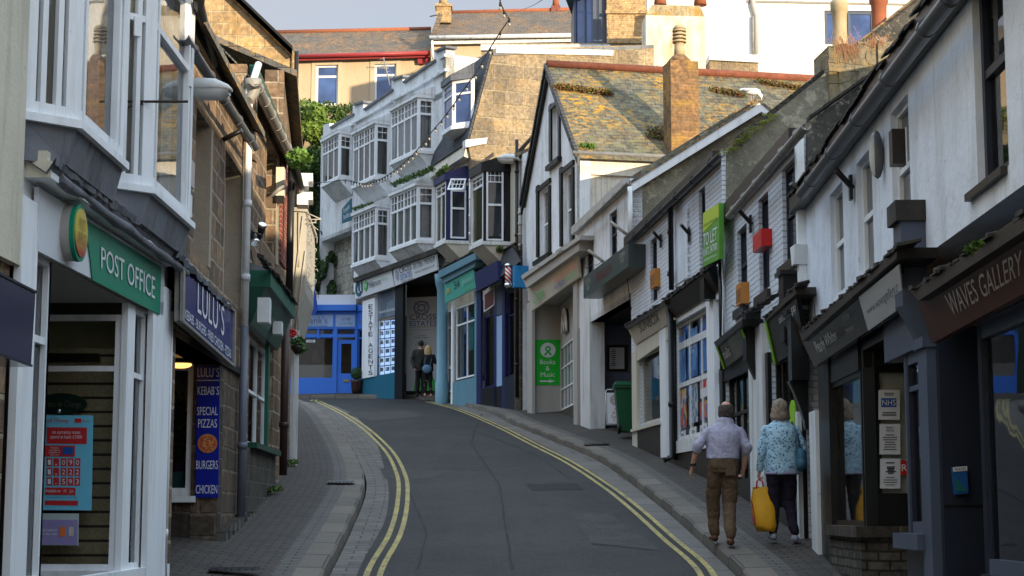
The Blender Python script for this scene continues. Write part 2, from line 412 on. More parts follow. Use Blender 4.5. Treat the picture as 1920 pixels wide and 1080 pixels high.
M['rubble'] = stone('rubble_stone',(.13,.12,.105),(.08,.075,.07),(.04,.038,.035),.2,.085,.012,soot=.1,wob=.03)
M['granite_dark'] = stone('granite_block',(.085,.07,.058),(.055,.048,.04),(.14,.12,.10),.5,.3,.012,soot=.2,wob=.01)
M['buff_brick'] = stone('buff_brick',(.52,.36,.18),(.42,.28,.14),(.42,.36,.27),.22,.075,.008,soot=.05,wob=.006)
M['red_brick'] = stone('red_brick',(.30,.07,.045),(.22,.05,.035),(.3,.25,.22),.22,.075,.01,soot=.1,wob=.006)
M['slate'] = slate('slate_roof')
M['slate_green'] = slate('mossy_slate',(.085,.08,.065),(.17,.155,.115),lichen=1.0,lcol=(.52,.27,.02),grn=.6,lscale=.55,rh=.15,bw=.22)
M['slate_blue'] = slate('blue_slate',(.05,.055,.07),(.075,.08,.095),lichen=.05,grn=.05,rh=.12)
M['slate_far'] = slate('far_slate',(.12,.10,.085),(.17,.14,.11),lichen=.85,lcol=(.45,.2,.04),grn=.1)
M['pebble'] = render_wall('pebbledash',(.50,.38,.25),(.25,.19,.13),.25)
M['buff_trim'] = paint('buff_trim',(.50,.42,.29),amt=.2)
M['warmwhite'] = render_wall('bright_white_render',(.78,.76,.72),(.5,.42,.3),.12)  # even warm white base with little dirt
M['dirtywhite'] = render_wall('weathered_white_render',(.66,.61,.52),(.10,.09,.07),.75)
M['grey_render'] = blotch('grey_lime_render',(.25,.23,.17),(.12,.115,.09),(.40,.37,.28),.55,.62)
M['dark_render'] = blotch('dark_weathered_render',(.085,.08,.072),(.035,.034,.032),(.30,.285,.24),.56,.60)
M['lichen_brick'] = stone('lichen_brick',(.30,.17,.08),(.20,.12,.07),(.26,.2,.12),.22,.075,.008,soot=.45,moss=1.0)
M['lichen_white'] = render_wall('lichen_white_render',(.66,.60,.48),(.38,.21,.06),.85)
M['moss'] = leaf('moss',(.10,.13,.02),(.24,.26,.04))
M['black'] = paint('black_paint',(.010,.010,.010),(.04,.038,.035),amt=.25,rough=.35)
M['blackgloss'] = plain('black_gloss',(.010,.010,.011),.25)
M['brownblk'] = paint('brown_black_paint',(.028,.022,.018),(.07,.06,.05),amt=.3,rough=.4)
M['slateblue'] = paint('slate_blue_paint',(.075,.095,.14),(.04,.045,.06),amt=.3,rough=.4)
M['navy'] = paint('navy_paint',(.018,.023,.038),(.03,.035,.045),amt=.25,rough=.4)
M['wavebrown'] = paint('red_brown_wood',(.10,.038,.024),(.035,.02,.018),amt=.3,rough=.4)
M['gutter'] = plain('grey_gutter',(.10,.105,.115),.35,var=.5)
M['gutter_lt'] = plain('weathered_gutter',(.27,.26,.24),.45,var=.6)
M['gutter_bk'] = plain('black_gutter',(.02,.02,.02),.35,var=.3)
M['lead'] = render_wall('lead_flashing',(.17,.18,.20),(.05,.05,.05),.6)
M['roofedge'] = render_wall('ragged_slate_edge',(.035,.032,.03),(.12,.11,.08),.6)
M['green_po'] = plain('post_green',(.0,.23,.13),.3,var=.08)
M['green_dk'] = paint('dark_green_paint',(.012,.065,.045),(.03,.05,.04),amt=.3,rough=.35)
M['green_mid'] = paint('mid_green_paint',(.02,.12,.08),(.03,.05,.04),amt=.3,rough=.35)
M['lulublue'] = plain('deep_blue_sign',(.012,.018,.16),.12,var=.1)
M['signblue'] = plain('royal_blue_sign',(.01,.02,.30),.3,var=.1)
M['darkpurple'] = plain('dark_purple_sign',(.012,.011,.05),.15,var=.2)
M['frank'] = paint('bright_blue_paint',(.05,.19,.68),(.03,.1,.35),amt=.2,rough=.35)
M['frankpale'] = plain('pale_blue_sign',(.30,.42,.66),.4,var=.1)
M['tealblue'] = paint('teal_blue_paint',(.02,.13,.20),(.02,.06,.09),amt=.25,rough=.4)
M['teal'] = paint('grey_teal_paint',(.13,.26,.33),(.06,.1,.12),amt=.3,rough=.4)
M['tealsign'] = plain('teal_green_sign',(.10,.42,.33),.35,var=.1)
M['navyblue'] = paint('navy_blue_paint',(.022,.027,.10),(.02,.02,.04),amt=.3,rough=.35)
M['oxgreen'] = plain('bright_green_poster',(.02,.47,.04),.3,var=.05)
M['limegreen'] = plain('lime_green',(.28,.55,.03),.4,var=.1)
M['letgreen'] = plain('leaf_green_board',(.10,.30,.04),.4,var=.15)
M['letyellow'] = plain('yellow_green_board',(.45,.55,.04),.4,var=.15)
M['greygreen'] = paint('grey_green_sign',(.055,.07,.065),(.03,.04,.04),amt=.2,rough=.3)
M['beige'] = paint('beige_paint',(.60,.56,.47),(.2,.18,.15),amt=.3)
M['beige2'] = paint('warm_grey_paint',(.42,.40,.37),(.2,.18,.15),amt=.25)
M['signwhite'] = plain('white_sign_face',(.68,.70,.73),.3,var=.06)
M['red'] = plain('bright_red',(.55,.02,.02),.35)
M['redpaint'] = plain('red_gutter_paint',(.28,.035,.04),.4)
M['orange'] = plain('orange_plastic',(.50,.20,.04),.45)
M['wood'] = paint('weathered_wood',(.40,.38,.33),(.16,.14,.11),amt=.7,bump=.5)
M['rust'] = plain('rusty_iron',(.045,.025,.022),.7)
M['ltext'] = plain('pale_lettering',(.72,.74,.76),.4,var=.05,bump=0)
M['dtext'] = plain('dark_lettering',(.03,.035,.06),.4,var=.05,bump=0)
M['gold'] = plain('silver_lettering',(.45,.43,.40),.35,var=.1,bump=0)
M['btext'] = plain('blue_lettering',(.02,.09,.38),.4,var=.05,bump=0)
M['gtext'] = plain('green_lettering',(.1,.5,.12),.4,var=.05,bump=0)
M['rtext'] = plain('red_lettering',(.6,.05,.04),.4,var=.05,bump=0)
M['otext'] = plain('orange_lettering',(.7,.18,.05),.4,var=.05,bump=0)
M['glass'] = glass('clear_glass')
M['dglass'] = dark_glass('dark_window_glass')
M['skyglass'] = dark_glass('sky_reflection_glass',(.03,.06,.16),1.9)  # blue sky reflection put into the base colour of opaque panes
M['curtain'] = cloth('net_curtain',(.62,.64,.68),(.45,.47,.52),'plain')
M['frost'] = plain('frosted_film',(.30,.31,.31),.6,var=.1)
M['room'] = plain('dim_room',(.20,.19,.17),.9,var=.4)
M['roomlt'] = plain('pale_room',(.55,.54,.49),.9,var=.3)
M['road'] = asphalt('asphalt')
_t = NT('yellow_line_paint');_c = _t.mix(_t.ramp(_t.noise(2.2,6),.4,.7),(.46,.37,.13),(.27,.23,.12));_c = _t.mix(_t.ramp(_t.noise(22,7,rough=.75),.52,.62),_c,(.05,.05,.048));M['yellow'] = _t.fin(_c,.75,_t.bump(_t.noise(60,3),.4,.006))
M['pavers'] = slabs('brick_paving',.22,.11,(.085,.068,.058),(.055,.046,.041),(.018,.024,.022),.010)
M['kerb'] = slabs('granite_kerb',2.0,.95,(.185,.16,.135),(.125,.11,.095),(.05,.045,.04),.02,grain=45)
M['gutterslab'] = slabs('gutter_slab',.7,.9,(.17,.155,.145),(.13,.12,.11),(.06,.055,.05),.015,grain=40)
M['sett'] = slabs('granite_sett',.30,.22,(.17,.155,.14),(.11,.10,.092),(.07,.065,.055),.012,grain=35)
M['edging'] = slabs('edge_paving',.22,.11,(.13,.12,.11),(.10,.093,.086),(.04,.038,.035),.009)
M['earth'] = plain('rough_grass',(.02,.028,.012),.95,var=.5)
M['redtile'] = slabs('terracotta_tile',.22,.11,(.20,.10,.06),(.15,.08,.05),(.06,.05,.04),.008)
M['slat'] = slabs('slatwall',3.0,.12,(.62,.56,.36),(.56,.50,.33),(.07,.065,.05),.012,wob=0)
M['pot'] = plain('terracotta_pot',(.30,.10,.05),.8,var=.5)
M['potbuff'] = plain('buff_pot',(.42,.33,.2),.8,var=.5)
M['skin'] = plain('skin',(.50,.27,.19),.55,var=.15)
M['chrome'] = plain('chrome',(.7,.7,.7),.15,metal=1,var=.1)
M['binplastic'] = plain('green_bin_plastic',(.015,.095,.045),.4)
M['lampshell'] = plain('lamp_grey_plastic',(.58,.59,.58),.35,var=.3)
M['lampglass'] = plain('lamp_lens',(.55,.55,.53),.1,var=.2)
# ------------------------------------------------------------------ ground, road, kerbs, pavements
def interp(tab,y):
    if y <= tab[0][0]:
        (a,p),(b,q) = tab[0],tab[1];return p + (q - p) * (y - a) / (b - a)
    for k in range(len(tab) - 1):
        (a,p),(b,q) = tab[k],tab[k + 1]
        if y <= b:
            t = (y - a) / (b - a);m0 = (tab[k + 1][1] - tab[k - 1][1]) / (tab[k + 1][0] - tab[k - 1][0]) if k > 0 else (q - p) / (b - a)
            m1 = (tab[k + 2][1] - p) / (tab[k + 2][0] - a) if k + 2 < len(tab) else (q - p) / (b - a)
            h = b - a;t2,t3 = t * t,t * t * t
            return (2 * t3 - 3 * t2 + 1) * p + (t3 - 2 * t2 + t) * h * m0 + (-2 * t3 + 3 * t2) * q + (t3 - t2) * h * m1
    return tab[-1][1]
def ground_hit(px,py,dz):                        # where the ray meets the road profile raised by dz
    r = ray(px,py);lo,hi = 6.0,62.0
    for _ in range(50):
        m = (lo + hi) / 2
        if r.z / r.y * m > zr(m) + dz: lo = m
        else: hi = m
    return r.x / r.y * m,m
def curve(pts,dz,pre=(),post=()):
    t = [(ground_hit(a,b,dz)) for a,b in pts];t = [(y,x) for x,y in t];t.sort()
    return list(pre) + t + list(post)
KH = .12
LK = curve([(604,1080),(655,980),(684,908),(679,870),(647,817),(604,768),(572,752)],KH,[(-4,-1.25),(8,-1.5)],[(54,-7.2),(60.5,-12)])
LA = curve([(663,1080),(720,967),(720,887),(685,801),(625,761)],0,[(-4,-.9),(8,-1.15)],[(54,-6.9),(60.5,-11.4)])
LY1 = curve([(684,1080),(728,1000),(744,940),(743,890),(715,838),(655,786),(590,752)],.004,[(8,-1.05)],[(54,-6.4)])
RK = curve([(1402,1080),(1338,1017),(1240,934),(1126,854),(1034,815),(960,786),(926,769),(868,753.6),(804,743)],KH,[(-4,1.5),(8,2.05)],[(56.6,-3.6),(57.6,-4.9),(58.6,-7.0),(59.1,-10),(60.5,-20)])
RA = curve([(1338,1080),(1240,982),(1126,893),(1034,842),(960,806),(900,780)],0,[(-4,1.2),(8,1.7)],[(54,-2.5),(56.4,-3.8),(57.4,-5.1),(58.4,-7.2),(58.9,-10.2),(60.5,-20.2)])
RY1 = curve([(1310,1075),(1240,1008),(1180,953),(1130,913),(1060,867),(1000,836),(930,800),(860,770),(815,757)],.004,[(8,1.5)],[(53.2,-2.7)])
ys = [-4 + k * .3 for k in range(216)]
def arc(tab):
    s = 0;out = [];prev = None
    for y in ys:
        p = Vector((interp(tab,y),y,zr(y)))
        if prev is not None: s += (p - prev).length
        prev = p;out.append(s)
    return out
AL,AR = arc(LK),arc(RK)
def strip(fa,fb,ar,y0=-4,y1=60,nx=1):
    mb = MB();prev = None
    for i,y in enumerate(ys):
        if y < y0 or y > y1: continue
        A,B = Vector(fa(y)),Vector(fb(y));row = []
        for k in range(nx + 1):
            row.append((A.lerp(B,k / nx),((B - A).length * k / nx,ar[i])))
        if prev:
            for k in range(nx):
                p = [prev[k],prev[k + 1],row[k + 1],row[k]]
                mb.face([q[0] for q in p],[q[1] for q in p],True)
        prev = row
    return mb
lk = lambda y: interp(LK,y);la = lambda y: interp(LA,y);rk = lambda y: interp(RK,y);ra = lambda y: interp(RA,y)
def P3(fx,dz=0,dx=0): return lambda y: (fx(y) + dx,y,zr(y) + dz)
LW = [(-4,-4.4),(20,-4.6),(26,-4.6),(33,-5.2),(45,-7.5),(60,-15)]
RW = [(-4,4.2),(16,5.0),(26,4.4),(34,3.9),(38,3.6),(42,3),(46,1.6),(52.5,-.4),(56,-2.2),(60,-4.2)]
lw = lambda y: interp(LW,y);rw = lambda y: interp(RW,y)
struct(strip(P3(la,-.002),P3(ra,-.002),AL,nx=8).build('road',M['road']))
struct(strip(P3(lk,0,.02),P3(la,.001,.03),AL,y1=58).build('gutter_stones',M['sett']))
struct(strip(P3(ra,.001,-.03),P3(rk,0,-.02),AR,y1=58.8).build('gutter_slabs',M['gutterslab']))
def kerb(fx,s,ar,name,y1):
    wid = .30
    a = strip(P3(fx,-.05),P3(fx,KH - .03,-.012 * s),ar,y1=y1)
    b = strip(P3(fx,KH - .03,-.012 * s),P3(fx,KH,-.035 * s),ar,y1=y1)
    c = strip(P3(fx,KH,-.035 * s),P3(fx,KH + .01,-s * wid),ar,y1=y1)
    for q in (b,c): 
        i = len(a.v);a.v += q.v;a.f += [tuple(i + k for k in f) for f in q.f];a.uv += q.uv;a.sm += q.sm
    struct(a.build(name,M['kerb']))
kerb(lk,1,AL,'left_kerb',58);kerb(rk,-1,AR,'right_kerb',59)
struct(strip(P3(lk,KH + .008,-.29),P3(lk,KH + .012,-.52),AL,y1=58).build('pavement_edging',M['edging']))
struct(strip(P3(rk,KH + .008,.29),P3(rk,KH + .012,.50),AR,y1=58.8).build('pavement_edging',M['edging']))
struct(strip(lambda y: (lk(y) - .51,y,zr(y) + KH + .011),lambda y: (lw(y),y,zw(y) + .05),AL,y1=58,nx=2).build('left_pavement',M['pavers']))
struct(strip(lambda y: (rk(y) + .49,y,zr(y) + KH + .011),lambda y: (max(rw(y),rk(y) + .8),y,zw(y) + .03),AR,y1=59,nx=2).build('right_pavement',M['pavers']))
def line(tab,dx,wd,y0,y1,ar):
    return strip(lambda y: (interp(tab,y) + dx,y,zr(y) + .003),lambda y: (interp(tab,y) + dx + wd,y,zr(y) + .003),ar,y0,y1)
for nm,tab,ar,y1 in (('left_yellow_line',LY1,AL,55),('right_yellow_line',RY1,AR,53.5)):
    for dx in (0.01,.15): struct(line(tab,dx - .03,.065,2,y1,ar).build(nm,M['yellow']))
# resurfaced patches and cracks are thin sheets on the road
_t = NT('old_patch_asphalt');M['patch'] = _t.fin(_t.mix(_t.ramp(_t.noise(30,5,rough=.8),.4,.65),_t.mix(_t.ramp(_t.noise(2.5,6),.4,.62),(.045,.043,.040),(.022,.022,.021)),(.07,.068,.064)),.85,_t.bump(_t.noise(38,4),.5,.01))
M['patchd'] = plain('dark_patch_asphalt',(.015,.015,.015),.8,var=.4,bump=.5)
def patch(pts,mat,name='road_patch',dz=.0015):
    g = [ground_hit(a,b,dz) for a,b in pts]
    mb = MB();n = 8
    for i in range(n):
        for j in range(n):
            def B(u,v):
                x = (1 - v) * ((1 - u) * g[0][0] + u * g[1][0]) + v * ((1 - u) * g[3][0] + u * g[2][0])
                y = (1 - v) * ((1 - u) * g[0][1] + u * g[1][1]) + v * ((1 - u) * g[3][1] + u * g[2][1])
                return (x,y,zr(y) + dz)
            mb.face([B(i / n,j / n),B((i + 1) / n,j / n),B((i + 1) / n,(j + 1) / n),B(i / n,(j + 1) / n)])
    struct(mb.build(name,mat))
patch([(712,878),(855,882),(800,898),(722,898)],M['patch'])
patch([(1068,960),(1140,962),(1240,1032),(1110,1018)],M['patch'])
patch([(640,775),(760,768),(800,780),(700,790)],M['patch'])
patch([(985,908),(1080,905),(1095,918),(1000,920)],M['patchd'],'manhole_cover',.002)
rc = random.Random(4)
def crack(pts,w_=.018):
    mb = MB();P_ = []
    for i in range(len(pts) - 1):
        for k in range(7):
            a = k / 7;P_.append(ground_hit(pts[i][0] * (1 - a) + pts[i + 1][0] * a + rc.uniform(-1.6,1.6),pts[i][1] * (1 - a) + pts[i + 1][1] * a,0))
    for (x,y),(x2,y2) in zip(P_,P_[1:]):
        a = w_ * rc.uniform(.5,1.2);mb.face([(x - a,y,zr(y) + .0022),(x + a,y,zr(y) + .0022),(x2 + a,y2,zr(y2) + .0022),(x2 - a,y2,zr(y2) + .0022)])
    struct(mb.build('road_crack',M['patchd']))
crack([(905,775),(882,830),(935,905),(950,1000),(962,1080)]);crack([(712,876),(858,880),(932,884)],.03);crack([(1065,958),(1145,960)],.02);crack([(1110,1020),(1240,1034)],.02);crack([(870,800),(1000,850),(1080,905)],.014);crack([(985,906),(1100,920)],.02);crack([(760,905),(800,1000),(780,1080)],.012)
# drain and inspection covers in the pavement
def cover(px,py,w,l,dz,lab,nm='drain_cover'):
    x,y = ground_hit(px,py,dz);mb = MB();z = lambda yy: zr(yy) + dz
    mb.face([(x,y,z(y)),(x + w,y,z(y)),(x + w,y + l,z(y + l)),(x,y + l,z(y + l))])
    for k in range(7):
        xx = x + w * (k + .3) / 7.3
        mb.prism([(xx,y + .04,z(y + .04)),(xx + .02,y + .04,z(y + .04)),(xx + .02,y + l - .04,z(y + l - .04)),(xx,y + l - .04,z(y + l - .04))],(0,0,.008))
    tag(mb.build(nm,M['gutter_bk']),lab,'drain cover')
cover(612,905,.42,.35,KH + .045,'dark iron drain cover set in the left brick pavement')
cover(1095,832,.5,.4,KH + .05,'dark iron cover in the right pavement below the wheelie bin')
cover(388,1070,.5,.25,KH + .09,'dark iron cover at the doorway edge of the left pavement')
# broad terrain under everything and the hill behind
mb = MB();N = 46
def th(x,y):
    z = zr(min(y,60)) - .35
    if y > 60: 
        t = min(1,(y - 61.5) / 12) if y > 61.5 else 0
        z += t * 12.3 + max(0,min(1,(y - 90) / 200)) * 0
    if x > 5 and y > 20: z += 0
    return z
xs_ = [-300,-150,-80,-50,-35,-25,-18,-13,-10,-8,-6,-4,-2,0,2,4,6,9,13,18,25,35,50,80,150,300]
ys_ = [-300,-120,-40,-10,0,5,10,14,18,22,26,30,34,38,42,46,50,53,55,57,59,60.5,61.5,62.5,64,66,68,70,72,74,80,90,120,200,600]
for i in range(len(xs_) - 1):
    for j in range(len(ys_) - 1):
        c = [(xs_[i],ys_[j]),(xs_[i + 1],ys_[j]),(xs_[i + 1],ys_[j + 1]),(xs_[i],ys_[j + 1])]
        mb.face([(x,y,th(x,y)) for x,y in c])
struct(mb.build('ground',M['earth']))

# ------------------------------------------------------------------ facade planes
A0,A1,A2,A3,A4,A5,A6,A7 = (2.45,-9),(3.38,19.6),(3.2,25.6),(2.39,34),(1.54,40),(.27,46),(-2.0,52.5),(-6.9,62.3)
F1,F2,F3,F4,F5,F6,F7 = Fac((3.06,10),A1),Fac(A1,A2),Fac(A2,A3),Fac(A3,A4),Fac(A4,A5),Fac(A5,A6),Fac(A6,A7)
FL1,FL2,FL3,FL4 = Fac((-3.2,10),(-3.2,16.4)),Fac((-3.2,16.4),(-3.35,21)),Fac((-3.35,21),(-3.55,26)),Fac((-3.55,26),(-4.3,33))
F8 = Fac((-8.5,59.6),(-5.0,59.5))

# ------------------------------------------------------------------ building components
def wall(F,outline,holes,mat,parent,name='wall',thick=.25,off=0,reveal=None,bottom=None):
    """vertical wall with openings; outline in pixels (py None = down to the ground), holes = (x0,x1,ytop,ybottom) pixels"""
    o2 = []
    for px,py in outline:
        P = F.p(px,off,700 if py is None else py)
        z = (zw(P.y) - .5 if bottom is None else bottom) if py is None else F.z(px,py,off)
        o2.append((F.u(P),z))
    hs = []
    for h in holes:
        P,Q,z0,z1 = F.rect(*h,off)
        a,b = sorted((F.u(P),F.u(Q)));hs.append((a,b,z0,z1))
    return wall_uz(F,o2,hs,mat,parent,name,thick,off)
def wall_uz(F,o2,hs,mat,parent,name='wall',thick=.25,off=0):
    def W(u,z,o): v = F.pu(u,off - o);return Vector((v.x,v.y,z))
    loops = [[Vector((u,z,0)) for u,z in o2]] + [[Vector((a,c,0)),Vector((b,c,0)),Vector((b,d,0)),Vector((a,d,0))] for a,b,c,d in hs]
    flat = [v for l in loops for v in l]
    mb = MB();tris = tessellate_polygon(loops)
    F3_ = [W(v.x,v.y,0) for v in flat];B3_ = [W(v.x,v.y,thick) for v in flat]
    for t in tris:
        a,b,c = [F3_[k] for k in t]
        if (b - a).cross(c - a).dot(F.n) < 0: t = (t[0],t[2],t[1])
        mb.face([F3_[k] for k in t]);mb.face([B3_[k] for k in t][::-1])
    i = 0
    for li,l in enumerate(loops):
        n = len(l);area = sum(l[k].x * l[(k + 1) % n].y - l[(k + 1) % n].x * l[k].y for k in range(n))
        for k in range(n):
            a,b = i + k,i + (k + 1) % n
            mb.face([F3_[a],F3_[b],B3_[b],B3_[a]])
        i += n
    # fix normals of the edge faces
    o = mb.build(name,mat,parent)
    bm = bmesh.new();bm.from_mesh(o.data);bmesh.ops.remove_doubles(bm,verts=bm.verts,dist=1e-5);bmesh.ops.recalc_face_normals(bm,faces=bm.faces);bm.to_mesh(o.data);bm.free()
    return o
def window(P,Q,z0,z1,parent,frame,glassm=None,cols=(),rows=(),fw=.05,bw=.025,depth=.06,n=None,name='window',sash=None,curtain=None,back=True,label=None,cellbars=None,bk=.45,backm=None,inset=0):
    """framed window between plan points; cols/rows = bar positions as fractions; cellbars = extra (u0,u1,v0,v1) bars"""
    P = Vector((P[0],P[1],0));Q = Vector((Q[0],Q[1],0));d = (Q - P);Lw = d.length;d.normalize()
    if n is None:
        n = Vector((d.y,-d.x,0))
        if n.dot(-P) < 0: n = -n
    H = z1 - z0
    def W(u,v,o): return P + d * u + Vector((0,0,z0 + v)) + n * o
    mb = MB()
    def bar(u0,u1,v0,v1,o0,o1): mb.prism([W(u0,v0,o0),W(u1,v0,o0),W(u1,v1,o0),W(u0,v1,o0)],n * (o1 - o0))
    bar(0,fw,0,H,-depth,0);bar(Lw - fw,Lw,0,H,-depth,0)
    bar(fw,Lw - fw,0,fw,-depth,-.002);bar(fw,Lw - fw,H - fw,H,-depth,-.002)
    for r in rows:
        th_ = bw;
        if isinstance(r,tuple): r,th_ = r
        bar(fw,Lw - fw,H * r - th_ / 2,H * r + th_ / 2,-depth + .01,-.006)
    for c in cols:
        tw = bw
        if isinstance(c,tuple): c,tw = c
        bar(Lw * c - tw / 2,Lw * c + tw / 2,fw,H - fw,-depth + .012,-.01)
    for (a,b,c,e) in (cellbars or []): bar(Lw * a,Lw * b,H * c,H * e,-depth + .014,-.013)
    w_ = mb.build(name,frame,parent)
    if label: w_['label'] = label
    go = -depth * .6;pq_ = [W(fw * .5,fw * .5,go),W(Lw - fw * .5,fw * .5,go),W(Lw - fw * .5,H - fw * .5,go),W(fw * .5,H - fw * .5,go)]
    if (pq_[1] - pq_[0]).cross(pq_[3] - pq_[0]).dot(n) < 0: pq_ = pq_[::-1]
    g = MB().face(pq_)
    g.build('pane',glassm or M['glass'],w_)
    if curtain:
        for (a,b) in curtain:
            c = MB();m = max(6,int((b - a) * Lw / .05));pr = None
            for k in range(m + 1):
                u = Lw * (a + (b - a) * k / m);oo = -.16 + .025 * math.sin(k * 2.1) + .01 * math.sin(k * 5.3)
                row = (W(u,fw,oo),W(u,H - fw,oo))
                if pr: c.face([pr[0],row[0],row[1],pr[1]],None,True)
                pr = row
            c.build('curtain',M['curtain'],w_)
    if back and (glassm is None or glassm is M['glass']):
        b = MB()
        q = [W(inset,0,-depth - inset * .3),W(Lw - inset,0,-depth - inset * .3),W(Lw - inset,H,-depth - inset * .3),W(inset,H,-depth - inset * .3)];k = -n * bk
        b.face([x + k for x in q])
        for i in range(4): b.face([q[i],q[(i + 1) % 4],q[(i + 1) % 4] + k,q[i] + k])
        b.build('room_behind',backm or M['room'],w_)
    return w_
def fwin(F,r,parent,frame,off=-.1,**k):
    P,Q,z0,z1 = F.rect(*r,0)
    P = P + F.n * off;Q = Q + F.n * off
    return window(P,Q,z0,z1,parent,frame,n=F.n,**k)
def sill(F,x0,x1,y,parent,mat,proj=.08,h=.08,yref=None,inner=-.1,name='sill'):
    m = (x0 + x1) / 2;z = F.z(m,y,0);P,Q = F.p(x0,0,y),F.p(x1,0,y)
    d = (Q - P).normalized() * .04
    mb = MB().vbox(P - d + F.n * inner,Q + d + F.n * inner,z - h,z,F.n,proj - inner);return mb.build(name,mat,parent)
def slab(F,quad,parent,mat,name,off,th=.05,ob=None,bevel=0):
    q = F.q(quad,off,ob);return MB().prism(q,-F.n * th).build(name,mat,parent,bevel=bevel)
def gutter(F,a,b,parent,mat,off=.18,r=.06,z=None,joints=6,name='gutter'):
    A = F.w(a[0],a[1],off);B = F.w(b[0],b[1],off);mb = MB();n = 10
    d = (B - A).normalized();up = Vector((0,0,1));side = d.cross(up).normalized()
    pr = None
    prof = [(r * math.cos(t),r * math.sin(t)) for t in [math.pi + math.pi * k / n for k in range(n + 1)]]
    prof = prof + [(p[0] * .82,p[1] * .82) for p in prof[::-1]]
    poly = [A + side * x + up * y for x,y in prof];m = len(poly)
    i = len(mb.v);mb.v += poly + [p + (B - A) for p in poly]
    for k in range(m):
        mb.f.append((i + k,i + (k + 1) % m,i + m + (k + 1) % m,i + m + k));mb.uv.append(None);mb.sm.append(k < n)
    mb.face(poly);mb.face([p + (B - A) for p in poly][::-1])
    for k in range(joints):
        c = A.lerp(B,(k + .5) / joints)
        mb.tube([c - d * .03 + up * -.0,c + d * .03],r * 1.12,10)
    return mb.build(name,mat,parent)
def pipe(pts,r,parent,mat,name='downpipe',n=10,collars=()):
    mb = MB().tube(pts,r,n)
    for c in collars: mb.tube([Vector(c) - Vector((0,0,.04)),Vector(c) + Vector((0,0,.04))],r * 1.25,n)
    return mb.build(name,mat,parent)
def fpipe(F,px,y0,y1,parent,mat,r=.035,off=.06,name='downpipe',n=4):
    A = F.w(px,y0,off);B = F.w(px,y1,off);B = Vector((A.x,A.y,B.z))
    return pipe([A,B],r,parent,mat,name,collars=[A.lerp(B,(k + .5) / n) for k in range(n)])
_tc = {}
def text_geo(s):
    if s not in _tc:
        c = bpy.data.curves.new('t','FONT');c.body = s;c.resolution_u = 3;c.space_line = .95
        c.align_x = 'CENTER' if '\n' in s else 'LEFT'
        o = bpy.data.objects.new('t',c);sc.collection.objects.link(o)
        dg = bpy.context.evaluated_depsgraph_get();dg.update()
        me = bpy.data.meshes.new_from_object(o.evaluated_get(dg))
        vs = [v.co.copy() for v in me.vertices];fs = [tuple(p.vertices) for p in me.polygons]
        bpy.data.objects.remove(o);bpy.data.curves.remove(c);bpy.data.meshes.remove(me)
        x0,x1 = min(v.x for v in vs),max(v.x for v in vs);y0,y1 = min(v.y for v in vs),max(v.y for v in vs)
        _tc[s] = ([((v.x - x0) / (x1 - x0),(v.y - y0) / (y1 - y0)) for v in vs],fs)
    return _tc[s]
def text3(s,q,parent,mat,name='lettering',lift=None):
    vs,fs = text_geo(s);tl,tr,br,bl = q
    nrm = (tr - tl).cross(bl - tl).normalized()
    if nrm.dot(-tl) < 0: nrm = -nrm
    mb = MB().mesh([(bl.lerp(br,a)).lerp(tl.lerp(tr,a),b) + nrm * (lift or .006) for a,b in vs],fs)
    mb2 = MB();
    for f in mb.f: mb2.face([mb.v[k] for k in f])
    return mb2.build(name,mat,parent)
def text(s,F,quad,parent,mat,ot=0,ob=None,name='lettering',lift=None):
    return text3(s,F.q(quad,ot,ob),parent,mat,name,lift)
def sub(q,u0,u1,v0,v1):                        # sub-rectangle of a 3D quad tl,tr,br,bl; u left-right, v top-bottom
    tl,tr,br,bl = q
    B = lambda u,v: tl.lerp(tr,u).lerp(bl.lerp(br,u),v)
    return [B(u0,v0),B(u1,v0),B(u1,v1),B(u0,v1)]
def panel3(q,th,parent,mat,name,lift=0):
    n = (q[1] - q[0]).cross(q[3] - q[0]).normalized()
    if n.dot(-q[0]) < 0: n = -n
    return MB().prism([p + n * (lift + th) for p in q],-n * th).build(name,mat,parent)
def roofslab(q,th,parent,mat,name='roof'):
    q = [Vector(p) for p in q];return MB().prism([p - Vector((0,0,th)) for p in q],(0,0,th)).build(name,mat,parent)
def leaves(mb,c,r,n,s,seed=0,flat=.0):
    rnd = random.Random(seed);c = Vector(c)
    for _ in range(n):
        p = Vector((rnd.gauss(0,1),rnd.gauss(0,1),rnd.gauss(0,1)));p = p.normalized() * (rnd.random() ** .4)
        p = c + Vector((p.x * r[0],p.y * r[1],p.z * r[2]))
        a = Vector((rnd.uniform(-1,1),rnd.uniform(-1,1),rnd.uniform(-.6,1))).normalized();b = a.orthogonal().normalized();b.rotate(__import__('mathutils').Quaternion(a,rnd.uniform(0,6)))
        ss = s * rnd.uniform(.6,1.4);e = a.cross(b)
        mb.face([p - b * ss,p + e * ss * .45,p + b * ss,p - e * ss * .45])
    return mb
